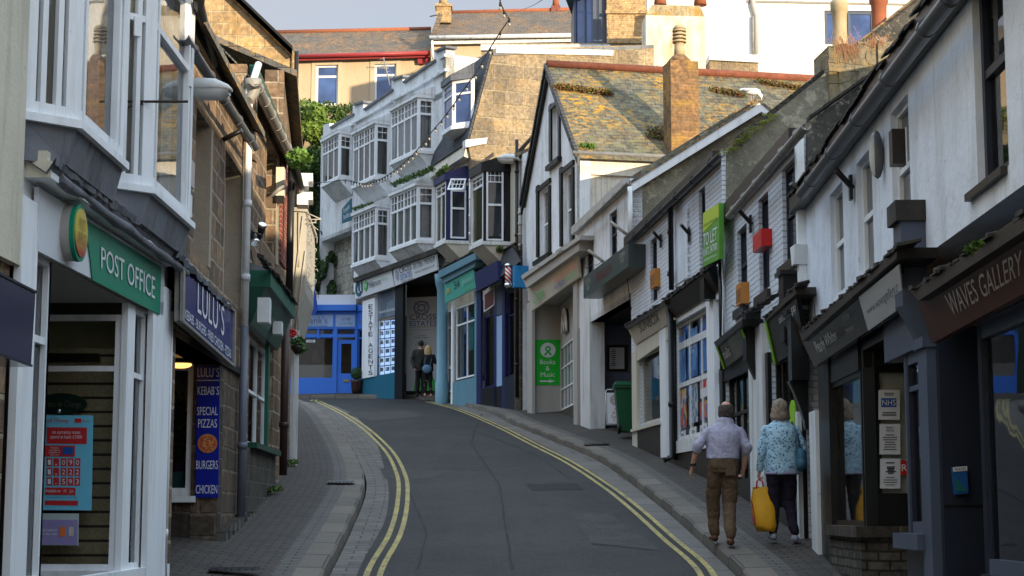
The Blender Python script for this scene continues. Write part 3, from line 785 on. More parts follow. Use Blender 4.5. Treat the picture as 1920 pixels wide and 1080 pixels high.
# ================================================================== RIGHT ROW
def body(root,F,P,Q,depth,zt,zb,mat,roofz=None,pitch=.72,roofm=None,thick=.14,over=.12,ridge=None):
    """back wall, side walls and a pitched roof behind a facade from plan P to Q"""
    P = Vector((P[0],P[1],0));Q = Vector((Q[0],Q[1],0));n = F.n;half = depth / 2
    rz = zt + half * pitch
    for X in (P,Q):
        A = X + Vector((0,0,zb));B = X - n * depth + Vector((0,0,zb))
        d = (Q - P).normalized() * (.22 if X is P else -.22)
        MB().prism([A - n * .25,B,B + Vector((0,0,zt - zb)),X - n * half + Vector((0,0,rz)),A - n * .25 + Vector((0,0,zt - zb + .25 * pitch))],d).build('gable_wall',mat,root)
    MB().prism([P - n * depth + Vector((0,0,zb)),Q - n * depth + Vector((0,0,zb)),Q - n * depth + Vector((0,0,zt)),P - n * depth + Vector((0,0,zt))],n * .2).build('back_wall',mat,root)
    z_e = zt - over * pitch - .02
    roofslab([P + n * over + Vector((0,0,z_e)),Q + n * over + Vector((0,0,z_e)),Q - n * half + Vector((0,0,rz + .06)),P - n * half + Vector((0,0,rz + .06))],.1,root,roofm or M['slate'])
    roofslab([Q - n * (depth + over) + Vector((0,0,z_e)),P - n * (depth + over) + Vector((0,0,z_e)),P - n * half + Vector((0,0,rz + .06)),Q - n * half + Vector((0,0,rz + .06))],.1,root,roofm or M['slate'])
    return rz

# ---- H1: painted house with the gallery and the dentist below
H1 = thing('terraced_house','white rendered house with a red brown gallery sign and a black dentist front','house',(A1[0],A1[1],zr(19.6)))
zg1 = F1.z(1512,365,0)
w1 = [(1826,1885,-90,338),(1558,1582,350,552),(1608,1637,288,512),(1672,1706,190,430)]
# upper wall
P = F1.p(1512);o2 = [(F1.u((A1[0],A1[1])),zg1 + .05),(F1.u((A1[0],A1[1])),F1.z(1512,640)),(F1.u((2.45,-9)),F1.z(1512,640)),(F1.u((2.45,-9)),zg1 + .05)]
hs = []
for h in w1:
    a,b,z0,z1 = F1.rect(*h);u0,u1 = sorted((F1.u(a),F1.u(b)));hs.append((u0,u1,max(z0,F1.z(1512,640) + .1),min(z1,zg1 - .02)))
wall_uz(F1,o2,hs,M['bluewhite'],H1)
def hwin(F,h,root,k,frame,**kw):
    u0,u1,z0,z1 = h;P,Q = F.pu(u0),F.pu(u1);return window(P + F.n * -.05,Q + F.n * -.05,z0,z1,root,frame,n=F.n,**kw)
hwin(F1,hs[0],H1,0,M['navy'],glassm=M['glass'],rows=[(.52,.06)],fw=.07,label='dark framed sash window with a fan grille')
for h in hs[1:]: hwin(F1,h,H1,0,M['white'],glassm=M['dglass'],rows=[(.5,.05)],fw=.045)
sill(F1,1822,1887,338,H1,M['brownblk'],.045,.05)
zb1 = zr(10) - .6
body(H1,F1,Vector((A1[0],A1[1],0)),Vector((2.45,-9,0)),7,zg1 + .1,zb1,M['dark_render'])
gutter(F1,(1503,362),(1780,-3),H1,M['gutter'],off=.24,r=.065,joints=5)
gq = F1.w(1780,-3,.24);gq2 = F1.pu(F1.u((2.45,-9)),.24);gq2.z = gq.z
MB().tube([gq,gq2],.06).build('gutter',M['gutter'],H1)
# soffit board under the gutter
P,Q = Vector((A1[0],A1[1],0)),Vector((2.45,-9,0))
MB().vbox(P + F1.n * .02,Q + F1.n * .02,zg1 - .16,zg1 + .04,F1.n,.13).build('fascia_board',M['gutter_bk'],H1)
# ragged slate edge
mb = MB();rnd = random.Random(3)
uu = F1.u(A1)
while uu > F1.u((2.6,-5)):
    wd = rnd.uniform(.16,.26);P = F1.pu(uu,.18);Q = F1.pu(uu - wd,.18);z = zg1 + .0 + rnd.uniform(0,.05);uu -= wd
    mb.prism([Vector((P.x,P.y,z)),Vector((Q.x,Q.y,z)),Vector((Q.x,Q.y,z + .02)) ,Vector((P.x,P.y,z + .02))],-F1.n * .2 + Vector((0,0,.12)))
mb.build('eaves_slates',M['roofedge'],H1)
# gallery fascia
e = lambda x0,y0,s,x: y0 - s * (x - x0)
wq = [(1722,566),(2050,e(1722,566,.663,2050)),(2050,e(1747.5,644,.5435,2050)),(1747,644)]
slab(F1,wq,H1,M['wavebrown'],'gallery_sign',.28,.05,.14)
text('WAVES GALLERY',F1,[(1773,552),(1918,466),(1920,512),(1789,592)],H1,M['gold'],.285,.20,'sign_lettering',.012)
cq = [(1706,545),(2050,e(1706,545,.685,2050)),(2050,e(1722,566,.663,2050) - 2),(1722,564)]
slab(F1,cq,H1,M['brownblk'],'cornice',.34,.32)
# mossy slates along the cornice
def ragged(F,a,b,root,off,mat,seed,h=.05,d=.5,name='cornice_slates',step=.14,up=.12):
    mb = MB();rnd = random.Random(seed);A = F.w(*a,off);B = F.w(*b,off);L_ = (B - A).length;s = 0;dr = (B - A).normalized()
    while s < L_:
        wd = rnd.uniform(step * .3,step * 1.2);d2 = d * rnd.uniform(.35,.5);up2 = up * .3;p = A + dr * s;q = A + dr * min(L_,s + wd);j = rnd.uniform(0,h);jo = rnd.uniform(-.05,.005)
        up_ = Vector((0,0,1))
        mb.prism([p + F.n * jo,q + F.n * jo,q + F.n * jo + up_ * (.012 + j * .5),p + F.n * jo + up_ * (.012 + j)],-F.n * d2 + up_ * up2);s += wd * .97
    return mb.build(name,mat,root)
ragged(F1,(1704,546),(2040,316),H1,.37,M['roofedge'],5,.03,.4)
# console column at the left of the gallery fascia
P = F1.p(1738,0,500);Q = P + F1.d * .30
zc0,zc1 = F1.z(1738,600),F1.z(1738,412)
MB().vbox(P,Q,zc0 + .1,zc1,F1.n,.19).build('console',M['slateblue'],H1,bevel=.008)
mb = MB();d = F1.d
cx = [(-.03,0),(.33,0)]
mb.prism([P - d * .03 + F1.n * .0 + Vector((0,0,zc1)),Q + d * .03 + Vector((0,0,zc1)),Q + d * .03 + Vector((0,0,zc1)) + F1.n * .23,P - d * .03 + Vector((0,0,zc1)) + F1.n * .23],(0,0,.06))
mb.prism([P - d * .03 + Vector((0,0,zc1 + .06)),Q + d * .03 + Vector((0,0,zc1 + .06)),Q + d * .03 + Vector((0,0,zc1 + .06)) + F1.n * .23,P - d * .03 + Vector((0,0,zc1 + .06)) + F1.n * .23],(0,0,.10) )
mb.build('console_cap',M['roofedge'],H1)
prof = []
for k in range(9):
    t = k / 8;prof.append((.17 * (1 - t) ** 1.6 + .05,zc0 + .1 - .42 * t))
poly = [P + Vector((0,0,zc0 + .1))] + [P + F1.n * o + Vector((0,0,z)) for o,z in prof] + [P + Vector((0,0,prof[-1][1]))]
MB().prism(poly,F1.d * .14).build('console_bracket',M['slateblue'],H1)
# pilaster below and recess
P,Q = F1.p(1761,0,860),F1.p(1744,0,860);zp = F1.z(1750,645)
MB().vbox(P,Q,zb1,zp + .05,F1.n,.07).build('pilaster',M['slateblue'],H1,bevel=.006)
MB().vbox(P - F1.d * .02,Q + F1.d * .02,zp - .03,zp + .05,F1.n,.10).build('pilaster_capital',M['slateblue'],H1)
# narrow window left of pilaster
P,Q = F1.p(1744,0,800),F1.p(1698,0,800)
z0,z1 = F1.z(1722,1000),F1.z(1722,655)
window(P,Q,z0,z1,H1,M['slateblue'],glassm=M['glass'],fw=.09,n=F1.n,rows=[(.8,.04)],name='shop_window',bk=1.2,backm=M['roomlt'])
MB().vbox(P,Q + F1.d * .05,z0 - .12,z0,F1.n,.12).build('window_sill',M['slateblue'],H1)
MB().vbox(P - F1.n * .1,Q - F1.n * .1,zb1,z0 - .1,F1.n,.12).build('stall_riser',M['navy'],H1)
MB().vbox(P - F1.n * .1,F1.p(1690,-.1,700),z1,F1.z(1722,560),F1.n,.14).build('shop_head',M['slateblue'],H1)
# recessed doorway: navy side panel, soffit
G = F1.perp(1761)
P = G.o.copy();Q = P + G.d * 1.3 if (G.d.x > 0) else P - G.d * 1.3
zs = F1.z(1800,606)
MB().vbox(P,Q,zb1,zs + .4,-G.n,.1).build('door_recess_panel',M['navy'],H1)
MB().vbox(P + G.n * .004,Q + G.n * .004,G.z(1790,948) - .006,G.z(1790,948) + .006,G.n,.006).build('panel_joint',M['black'],H1)
yb = G.o.y
P2 = F1.p(1838,0,800)
MB().prism([F1.p(1765) + Vector((0,0,zs + .1)),P2 + Vector((0,0,zs + .1)),P2 - F1.n * 1.4 + Vector((0,0,zs + .1)),F1.p(1765) - F1.n * 1.4 + Vector((0,0,zs + .1))],(0,0,.08)).build('door_soffit',M['black'],H1)
MB().vbox(F1.p(1765) - F1.n * 1.3,P2 - F1.n * 1.3,zb1,zs + .1,F1.n,.06).build('recessed_door',M['black'],H1)
MB().vbox(P2,P2 - F1.n * 1.3,zb1,zs + .1,F1.d,-.1).build('door_recess_side',M['navy'],H1)
# gallery window
P,Q = F1.p(1838,0,800),F1.pu(F1.u((2.95,6)))
z0,z1 = F1.z(1860,1078),F1.z(1845,604)
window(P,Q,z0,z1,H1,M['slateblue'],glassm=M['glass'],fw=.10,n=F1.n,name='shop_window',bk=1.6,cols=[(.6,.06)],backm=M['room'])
MB().vbox(P,Q,zb1,z0,F1.n,.03).build('stall_riser',M['navy'],H1)
MB().vbox(P - F1.n * .12,Q - F1.n * .12,z1 - .002,F1.z(1845,500),F1.n,.16).build('shop_head',M['slateblue'],H1)
P3_,Q3_ = F1.pu(F1.u((2.95,6))),F1.pu(F1.u((2.45,-9)))
MB().vbox(P3_,Q3_,zb1 - 1.2,F1.z(1512,640),F1.n,-.3).build('lower_wall',M['bluewhite'],H1)
lamp = MB().ell(F1.w(1893,592,-.9),(.06,.06,.03)).build('downlight',plain('warm_lamp',(1,.45,.15),.3,emit=4,bump=0),H1)
# dentist fascia
dq = [(1504,641),(1681,486),(1690,577),(1527,688)]
slab(F1,dq,H1,M['blackgloss'],'dentist_sign',.26,.05,.12)
q = F1.q([(1612,556),(1688,494),(1697,571),(1630,619)],.264,.126)
panel3(q,.012,H1,M['signwhite'],'web_address_panel',0)
text3('www.wavesgallery.c',[Vector(p) for p in F1.q([(1627,572),(1686,518),(1687,549),(1631,588)],.24,.18)],H1,M['gtext'] if 0 else M['dtext'],'web_lettering',.03)
text('Pearly Whites',F1,[(1527,640),(1568,614),(1572,642),(1539,670)],H1,M['ltext'],.25,.165,'dentist_lettering',.012)
text('01736',F1,[(1581,592),(1593,584),(1594,594),(1583,602)],H1,M['ltext'],.25,.20,'number_lettering',.012)
text('794963',F1,[(1586,616),(1601,606),(1602,615),(1588,626)],H1,M['ltext'],.21,.17,'number_lettering',.012)
slab(F1,[(1499,624),(1681,464),(1681,484),(1504,640)],H1,M['brownblk'],'cornice',.31,.30)
ragged(F1,(1497,624),(1683,461),H1,.34,M['roofedge'],8,.03,.4)
# left console of the dentist front
P = F1.p(1512,0,700);P = Vector((A1[0],A1[1],0)) - F1.d * .02
zc = F1.z(1512,592)
MB().vbox(P,P - F1.d * .30,zc - .75,zc,F1.n,.20).build('console',M['blackgloss'],H1,bevel=.006)
MB().vbox(P + F1.d * .04,P - F1.d * .34,zc,zc + .05,F1.n,.25).build('console_cap',M['blackgloss'],H1)
poly = [P + Vector((0,0,zc - .75))] + [P + F1.n * (.18 * (1 - k / 8) ** 1.5 + .04) + Vector((0,0,zc - .75 - .55 * k / 8)) for k in range(9)] + [P + Vector((0,0,zc - 1.3))]
MB().prism(poly,-F1.d * .16).build('console_bracket',M['blackgloss'],H1)
# dentist window, posts and stone base
ptop = F1.z(1590,655)
MB().vbox(F1.p(1560),F1.p(1540),zb1,ptop + .3,F1.n,.04).build('pilaster',M['black'],H1)
P,Q = F1.p(1616,0,800),F1.p(1561,0,800);z0 = F1.z(1590,985);z1 = F1.z(1590,705)
window(P,Q,z0,z1,H1,M['black'],glassm=M['glass'],fw=.05,n=F1.n,name='shop_window',bk=.9,backm=M['roomlt'])
MB().vbox(P - F1.n * .1,Q - F1.n * .1,z1,ptop + .4,F1.n,.12).build('shop_head',M['black'],H1)
zsil = F1.z(1616,985)
G2 = F1.perp(1618)
gd = G2.d if G2.d.x > 0 else -G2.d
P0 = G2.o.copy();PR = P0 + gd * 1.6
MB().vbox(P0 - F1.d * -.06,P0 + gd * .1 ,zb1,ptop + .3,G2.n,.04).build('corner_post',M['black'],H1)
mb = MB().vbox(P0,Q,zb1,z0 - .10,F1.n,.06);mb.vbox(P0,PR,zb1,z0 - .10,G2.n,.06)
mb.build('stone_base',M['rubble'],H1)
mb = MB().vbox(P0,Q,z0 - .10,z0,F1.n,.12);mb.vbox(P0 + F1.n * .12,PR,z0 - .10,z0 + .0,G2.n,.12);mb.build('base_coping',M['granite_dark'],H1)
za,zb_ = G2.z(1660,935),G2.z(1660,688)
window(P0 + gd * .1,P0 + gd * 1.25,za,zb_,H1,M['black'],glassm=M['glass'],fw=.05,n=G2.n,name='notice_window',bk=.06,backm=plain('window_blind',(.72,.73,.68),.8,var=.1))
MB().vbox(P0 + gd * .1,PR,z0,za,G2.n,.03).build('window_panel',M['black'],H1)
MB().vbox(P0,PR,zb_,ptop + .5,G2.n,.03).build('window_head',M['black'],H1)
MB().prism([F1.p(1618) + Vector((0,0,zb_ + .15)),F1.p(1698) + Vector((0,0,zb_ + .15)),F1.p(1698) - F1.n * 1.6 + Vector((0,0,zb_ + .15)),F1.p(1618) - F1.n * 1.6 + Vector((0,0,zb_ + .15))],(0,0,.1)).build('porch_soffit',M['black'],H1)
MB().vbox(F1.p(1698) ,F1.p(1698) - F1.n * 1.6,zb1,zb_ + .15,-F1.d,.1).build('porch_side',M['navy'],H1)
MB().vbox(F1.p(1618) - F1.n * 1.6,F1.p(1700) - F1.n * 1.6,zb1,zb_ + .15,F1.n,-.1).build('porch_back',M['black'],H1)
# notices in the window
MO = -.02
def notice(G,r,off,lab,bodyfn=None,mat='signwhite',group=None,nm='notice',cat='notice'):
    q = G.q([(r[0],r[2]),(r[1],r[2]),(r[1],r[3]),(r[0],r[3])],off)
    b = (q[2] + q[3]) / 2
    t = thing(nm,lab,cat,tuple(b),group);panel3(q,.004,t,M[mat],'sheet')
    if bodyfn: bodyfn(q,t)
    return t
def lines(q,t,n,mat='dtext',u0=.12,u1=.88,v0=.5,v1=.95,seed=1,h=.5):
    rnd = random.Random(seed);mb = MB()
    for k in range(n):
        v = v0 + (v1 - v0) * k / n;ww = rnd.uniform(.5,1) * (u1 - u0) / 2;c = (u0 + u1) / 2
        s_ = sub(q,c - ww,c + ww,v,v + (v1 - v0) / n * h);nn = (q[1] - q[0]).cross(q[3] - q[0]).normalized()
        if nn.dot(-q[0]) < 0: nn = -nn
        mb.prism([p + nn * .0075 for p in s_],-nn * .002)
    mb.build('print_lines',M[mat],t)
def nhs(q,t):
    panel3(sub(q,.12,.84,.28,.58),.003,t,M['btext'],'logo_block',.004)
    text3('NHS',sub(q,.17,.80,.33,.53),t,M['ltext'],lift=.010);lines(q,t,2,v0=.1,v1=.22,seed=4);lines(q,t,2,v0=.75,v1=.9,seed=5)
notice(G2,(1647,1687,731,787),.02,'white notice with a blue health service block, top of three in the black window',nhs,group='notices in the dentist window')
notice(G2,(1649,1688,795,852),.02,'white text notice, middle of three in the black framed window',lambda q,t: (text3('PEARLY\nWHITES',sub(q,.3,.68,.08,.26),t,M['dtext'],lift=.01),lines(q,t,7,v0=.35,v1=.9,h=.35)),group='notices in the dentist window')
notice(G2,(1650,1688,860,916),.02,'white notice with a small drawing of a group, lowest of three in the black window',lambda q,t: (lines(q,t,4,v0=.62,v1=.95,h=.3),lines(q,t,1,v0=.12,v1=.2),lines(q,t,5,v0=.26,v1=.52,u0=.25,u1=.8,seed=9,h=.8)),group='notices in the dentist window')
def free(q,t): pass
c = G2.w(1692,877,.018);mb = MB();pts = [c + gd * .075 * math.cos(a) + Vector((0,0,.075 * math.sin(a))) for a in [math.pi / 4 * (k + .5) for k in range(8)]]
t = thing('sticker','red octagonal sticker beside the notices in the black window','sticker',tuple(c));mb.prism(pts,G2.n * .004).build('disc',M['red'],t)
text3('FR',[c + gd * -.05 + Vector((0,0,.03)),c + gd * .04 + Vector((0,0,.03)),c + gd * .04 - Vector((0,0,.03)),c - gd * .05 - Vector((0,0,.03))],t,M['ltext'],lift=.012)
# leaflet holder on the navy panel
q = G.q([(1786,876),(1813,874),(1816,925),(1791,927)],.06)
t = thing('leaflet_holder','clear holder of blue sea leaflets fixed to the navy door panel','leaflets',tuple(q[3]))
panel3(q,.05,t,plain('leaflet_blue',(.02,.10,.32),.3,var=.1),'leaflets',-.05);panel3(sub(q,0,1,0,.17),.004,t,M['signwhite'],'title_strip',.001)
text3('WAVES',sub(q,.12,.9,.03,.15),t,M['dtext'],lift=.008)
nn = G.n
mb = MB();mb.prism([p + nn * .006 for p in [sub(q,.1,.9,.35,.9)[k] for k in (0,2,3)]],-nn * .002);mb.build('wave_picture',plain('sea_green',(.02,.16,.14),.3),t)
# light box sign, oval lamp, brackets
def box_at(F,r,proj,off0=0):
    P,Q,z0,z1 = F.rect(*r,off0);return MB().vbox(P,Q,z0,z1,F.n,proj)
b = F1.w(1697,312,.1)
t = thing('light_box','dark brown box lantern fixed between the windows of the white house','wall lamp',tuple(b))
P = F1.p(1700,0,270);MB().vbox(P,P + F1.d * .14,F1.z(1700,308),F1.z(1700,240),F1.n,.115).build('lamp_box',M['brownblk'],t)
MB().vbox(P - F1.d * .01,P - F1.d * .005,F1.z(1700,310),F1.z(1700,238),F1.n,.01).build('wall_plate',M['white'],t)
b = F1.w(1640,290,.08)
t = thing('wall_lamp','pale oval bulkhead lamp high on the white house under the gutter','wall lamp',tuple(b))
MB().ell(b,(.05,.05,.20),rot=None).build('lamp_body',M['lampshell'],t,bevel=0)
MB().ell(b + F1.n * -.02,(.06,.06,.215)).build('lamp_rim',M['gutter'],t)
# ragged top, fan grille in top window
q0 = F1.q([(1846,56),(1864,34),(1864,90),(1846,112)],-.14)
t = MB().prism(q0,F1.n * .06).build('fan_grille',M['gutter_bk'],H1)
# ---- H2: white painted brick, two black fronted shops
def row_house(name,label,F,A,B,gut_a,wins,wallm,depth,mat_g,root_base,zdown=None,**k):
    root = thing(name,label,'house',root_base)
    zg = F.z(gut_a[0],gut_a[1],0);zb = zr(B[1]) - .7 if B[1] < A[1] else zr(A[1]) - .7
    uA,uB = F.u(A),F.u(B)
    o2 = [(uA,zb),(uB,zb),(uB,zg + .05),(uA,zg + .05)];hs = []
    for h in wins:
        a,b,z0,z1 = F.rect(*h);u0,u1 = sorted((F.u(a),F.u(b)));hs.append((u0,u1,z0,min(z1,zg - .03)))
    return root,zg,zb,hs,o2
def bracket(F,px,py,lab,grp='dark wall brackets',ln=.17,dz=.15,dy=-.05):
    A = F.w(px,py,.02);t = thing('wall_bracket',lab,'bracket',tuple(A),grp)
    mb = MB();B = A + F.n * ln + Vector((0,0,dz)) - F.d * .12
    mb.vbox(A - F.d * .04,A + F.d * .04,A.z - .12,A.z + .12,F.n,.03)
    mb.tube([A,B],.028,8);mb.build('bracket_arm',M['gutter_bk'],t);return t

S2 = []
H2,zg2,zb2,hs2,o2 = row_house('terraced_house','white painted brick house over two black shop fronts and a square downpipe',F2,A1,A2,(1510,237),[(1383,1401,425,562),(1423,1442,365,545),(1467,1492,305,492)],None,7,None,(A2[0],A2[1],zr(A2[1])))
ush = [(1362,1414,690,905),(1449,1497,665,960)]
for h in ush:
    a,b,z0,z1 = F2.rect(*h);u0,u1 = sorted((F2.u(a),F2.u(b)));hs2.append((u0,u1,z0,z1))
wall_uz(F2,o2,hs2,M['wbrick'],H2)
for h in hs2[:3]: hwin(F2,h,H2,0,M['navy'],glassm=M['dglass'],rows=[(.5,.05)],fw=.05)
for h in hs2[3:]: hwin(F2,h,H2,0,M['black'],glassm=M['glass'],rows=[(.62,.05)],cols=(.25,.5,.75),fw=.06,name='shop_window',bk=1.0)
sill(F2,1380,1403,576,H2,M['brownblk'],.05,.12);sill(F2,1420,1444,550,H2,M['brownblk'],.05,.12);sill(F2,1464,1494,492,H2,M['brownblk'],.05,.12)
body(H2,F2,Vector((A2[0],A2[1],0)) - F2.d * .02,Vector((A1[0],A1[1],0)) + F2.d * .24,7,zg2 + .1,zb2,M['dark_render'])
gutter(F2,(1512,234),(1368,404),H2,M['gutter_lt'],off=.24,r=.06)
MB().vbox(Vector((A1[0],A1[1],0)) + F2.n * .02,Vector((A2[0],A2[1],0)) + F2.n * .02,zg2 - .14,zg2 + .05,F2.n,.12).build('fascia_board',M['brownblk'],H2)
# square downpipe with hopper
P = F2.p(1511,.02,500);za,zb_ = zg2 - .05,F2.z(1511,592)
t = MB().vbox(P - F2.d * .05,P + F2.d * .05,zb_,za,F2.n,.09).build('downpipe',M['pvc'],H2)
zh = F2.z(1513,478);
MB().prism([P - F2.d * .14 + Vector((0,0,zh + .1)),P + F2.d * .14 + Vector((0,0,zh + .1)),P + F2.d * .07 + Vector((0,0,zh - .12)),P - F2.d * .07 + Vector((0,0,zh - .12))],F2.n * .15).build('rainwater_hopper',M['pvc'],H2)
# projecting painted boards of the shop fronts
for (r,lab) in (((1416,1443,612,985),'a'),((1512,1527,770,1012),'b')):
    P,Q,z0,z1 = F2.rect(*r) if lab == 'a' else F1.rect(1533,1545,770,1012)
    f = F2 if lab == 'a' else F1
    MB().vbox(P,Q,z0 - .3,z1,f.n,.08).build('pilaster',M['white2'],H2,bevel=.006)
P = Vector((A1[0],A1[1],0)) + F2.d * .05
zc = F1.z(1515,770)
MB().vbox(P,P + F2.d * .12,zb2,zc,F2.n,.10).build('pilaster',M['white'],H2,bevel=.006)
def tilt_sign(F,quad,root,mat,nm,ot,ob,edge=None,sides='lr'):
    slab(F,quad,root,mat,nm,ot,.05,ob)
    q = F.q(quad,ot + .004,ob + .004)
    if edge:
        if 'l' in sides: panel3(sub(q,0,.05,0,1),.015,root,M[edge],'green_edge')
        if 'r' in sides: panel3(sub(q,.95,1,0,1),.015,root,M[edge],'green_edge')
    return q
q = tilt_sign(F2,[(1343,648),(1389,611),(1409,653),(1358,692)],H2,M['blackgloss'],'salon_sign',.26,.10,'limegreen')
text3('nails',sub(q,.14,.4,.3,.7),H2,M['ltext'],'salon_lettering');
panel3(sub(q,.45,.92,.08,.95),.006,H2,plain('dark_photo',(.05,.06,.05),.2,var=.9),'photo_panel')
slab(F2,[(1338,642),(1392,598),(1392,610),(1343,650)],H2,M['black'],'cornice',.30,.28)
ragged(F2,(1392,590),(1440,556),H2,.3,M['roofedge'],4,.03,.35)
q = tilt_sign(F2,[(1435,603),(1492,551),(1508,648),(1453,683)],H2,M['blackgloss'],'beauty_sign',.26,.10,'limegreen','l')
text3('mind the gap',sub(q,.42,.95,.12,.34),H2,M['ltext'],'beauty_lettering')
slab(F2,[(1432,598),(1490,538),(1492,551),(1435,603)],H2,M['brownblk'],'cornice',.30,.28)
ragged(F2,(1430,597),(1492,533),H2,.33,M['roofedge'],14,.03,.35)
for px,yt,yb in ((1426,585,640),(1500,515,600)):
    P = F2.p(px,0,yt);z1 = F2.z(px,yt);z0 = F2.z(px,yb) - .25
    MB().vbox(P,P + F2.d * .3,z0,z1,F2.n,.20).build('console',M['black'],H2,bevel=.006)
    MB().vbox(P - F2.d * .04,P + F2.d * .33,z1,z1 + .05,F2.n,.24).build('console_cap',M['blackgloss'],H2)
    poly = [P + Vector((0,0,z0))] + [P + F2.n * (.18 * (1 - k / 8) ** 1.5 + .03) + Vector((0,0,z0 - .45 * k / 8)) for k in range(9)] + [P + Vector((0,0,z0 - .45))]
    MB().prism(poly,F2.d * .15).build('console_bracket',M['black'],H2)
slab(F2,[(1344,700),(1414,655),(1414,690),(1344,722)],H2,M['black'],'shop_head',.03,.06)
slab(F2,[(1446,640),(1512,590),(1512,640),(1446,680)],H2,M['black'],'shop_head',.03,.06)
# shop A posts and riser
for (x0,x1,yt,yb) in ((1356,1362,690,930),(1411,1417,660,960),(1444,1449,660,960),(1497,1512,640,990)):
    P,Q,z0,z1 = F2.rect(x0,x1,yt,yb);MB().vbox(P,Q,z0 - .6,z1,F2.n,.05).build('door_post',M['black'],H2)
P,Q,z0,z1 = F2.rect(1362,1411,905,960);MB().vbox(P,Q,zb2,z1,F2.n,.03).build('stall_riser',M['brownblk'],H2)
P,Q,z0,z1 = F2.rect(1449,1497,960,1000);MB().vbox(P,Q,zb2,z1,F2.n,.03).build('stall_riser',M['brownblk'],H2)
# green disc and blue panel in second shop door
P,Q,z0,z1 = F2.rect(1491,1500,720,812)
mb = MB();c = Vector((P + Q) / 2);cz = F2.z(1496,785);rz = F2.z(1496,750) - cz
pts = [c + F2.n * .05 + F2.d * (.17 * math.cos(a)) + Vector((0,0,cz + rz * math.sin(a))) for a in [2 * math.pi * k / 24 for k in range(24)]]
t = thing('oval_sign','lime green oval sign on the black shop door behind the woman','sign',tuple(pts[18]));mb.prism(pts,F2.n * .02).build('sign_face',M['limegreen'],t)
text('2',F2,[(1492,770),(1499,768),(1499,798),(1492,800)],t,M['dtext'],.075)

# ---- H3: white painted brick with poster shop and cream fronted shop
H3,zg3,zb3,hs3,o2 = row_house('terraced_house','white painted brick house over the poster shop and the cream fronted shop',F3,A2,A3,(1350,291),[(1220,1232,446,566),(1311,1323,352,500)],None,7,None,(A3[0],A3[1],zr(A3[1])))
for h in [(1199,1243,655,792),(1266,1334,587,822)]:
    a,b,z0,z1 = F3.rect(*h);u0,u1 = sorted((F3.u(a),F3.u(b)));hs3.append((u0,u1,z0,z1))
wall_uz(F3,o2,hs3,M['wbrick'],H3)
for h in hs3[:2]: hwin(F3,h,H3,0,M['navy'],glassm=M['dglass'],rows=[(.5,.06)],fw=.06)
# bricked up window
P,Q,z0,z1 = F3.rect(1264,1292,396,528)
mb = MB();fr = .02
mb.vbox(P,Q,z0,z1,F3.n,.012);mb.build('blocked_window',M['bluewhite'],H3)
for x0,x1 in ((1262,1264.6),(1291.5,1294)):
    P,Q,z0,z1 = F3.rect(x0,x1,392,530);MB().vbox(P,Q,z0,z1,F3.n,.04).build('blocked_window_edge',M['wbrick'],H3)
body(H3,F3,Vector((A3[0],A3[1],0)) - F3.d * .02,Vector((A2[0],A2[1],0)) + F3.d * .2,7.6,zg3 + .1,zb3,M['dark_render'],pitch=.78)
gutter(F3,(1352,288),(1180,453),H3,M['gutter_bk'],off=.24,r=.06)
MB().vbox(Vector((A3[0],A3[1],0)) + F3.n * .02,Vector((A2[0],A2[1],0)) + F3.n * .02,zg3 - .14,zg3 + .05,F3.n,.12).build('fascia_board',M['brownblk'],H3)
zf = F3.z(1250,590)
A = F3.w(1257,388,.10);B = F3.w(1257,545,.10)
pipe([F3.w(1257,378,.22),A,Vector((A.x,A.y,B.z))],.045,H3,M['gutter_bk'],collars=[A.lerp(B,.3),A.lerp(B,.8)])
A = F3.w(1257,560,.14);pipe([A,Vector((A.x,A.y,zw(A.y) + .1)),Vector((A.x,A.y,zw(A.y) + .1)) + F3.n * .15 - Vector((0,0,.05))],.05,H3,M['gutter_bk'],collars=[Vector((A.x,A.y,zw(A.y) + 1))])
A = F3.w(1264,600,.08);pipe([A,Vector((A.x,A.y,zw(A.y) + .05))],.035,H3,M['black'])
A = F3.w(1351,470,.08);pipe([A,Vector((A.x,A.y,F3.z(1351,700))) ],.04,H3,M['gutter_bk'])
# cream shop
q = tilt_sign(F3,[(1176,614),(1246,571),(1252,608),(1191,646)],H3,M['beige'],'cream_sign',.24,.08)
text3('SUNBOX',sub(q,.28,.83,.12,.62),H3,M['dtext'],'cream_shop_lettering')
slab(F3,[(1170,611),(1247,564),(1247,571),(1175,617)],H3,M['brownblk'],'cornice',.28,.28)
ragged(F3,(1169,611),(1250,561),H3,.31,M['roofedge'],31,.03,.32,step=.2)
hwin(F3,hs3[2],H3,0,M['beige'],glassm=M['glass'],fw=.05,name='shop_window',bk=.7,backm=plain('grey_back_panel',(.22,.24,.22),.7))
MB().vbox(F3.p(1190,0,700),F3.p(1199,0,700),zb3,F3.z(1195,660),F3.n,.06).build('pilaster',M['beige'],H3)
MB().vbox(F3.p(1243,0,700),F3.p(1255,0,700),F3.z(1248,858),F3.z(1248,612),F3.n,.06).build('pilaster',M['white'],H3)
slab(F3,[(1190,648),(1255,606),(1255,634),(1190,680)],H3,M['beige'],'shop_head',.05,.05)
def riser(F,x0,x1,y,root,mat,proj=.05):
    P,Q = F.p(x0,0,y),F.p(x1,0,y);MB().vbox(P,Q,min(zw(P.y),zw(Q.y)) - .5,F.z((x0 + x1) / 2,y),F.n,proj).build('stall_riser',mat,root)
riser(F3,1190,1243,800,H3,M['brownblk']);sill(F3,1192,1245,798,H3,M['beige'],.1,.05)
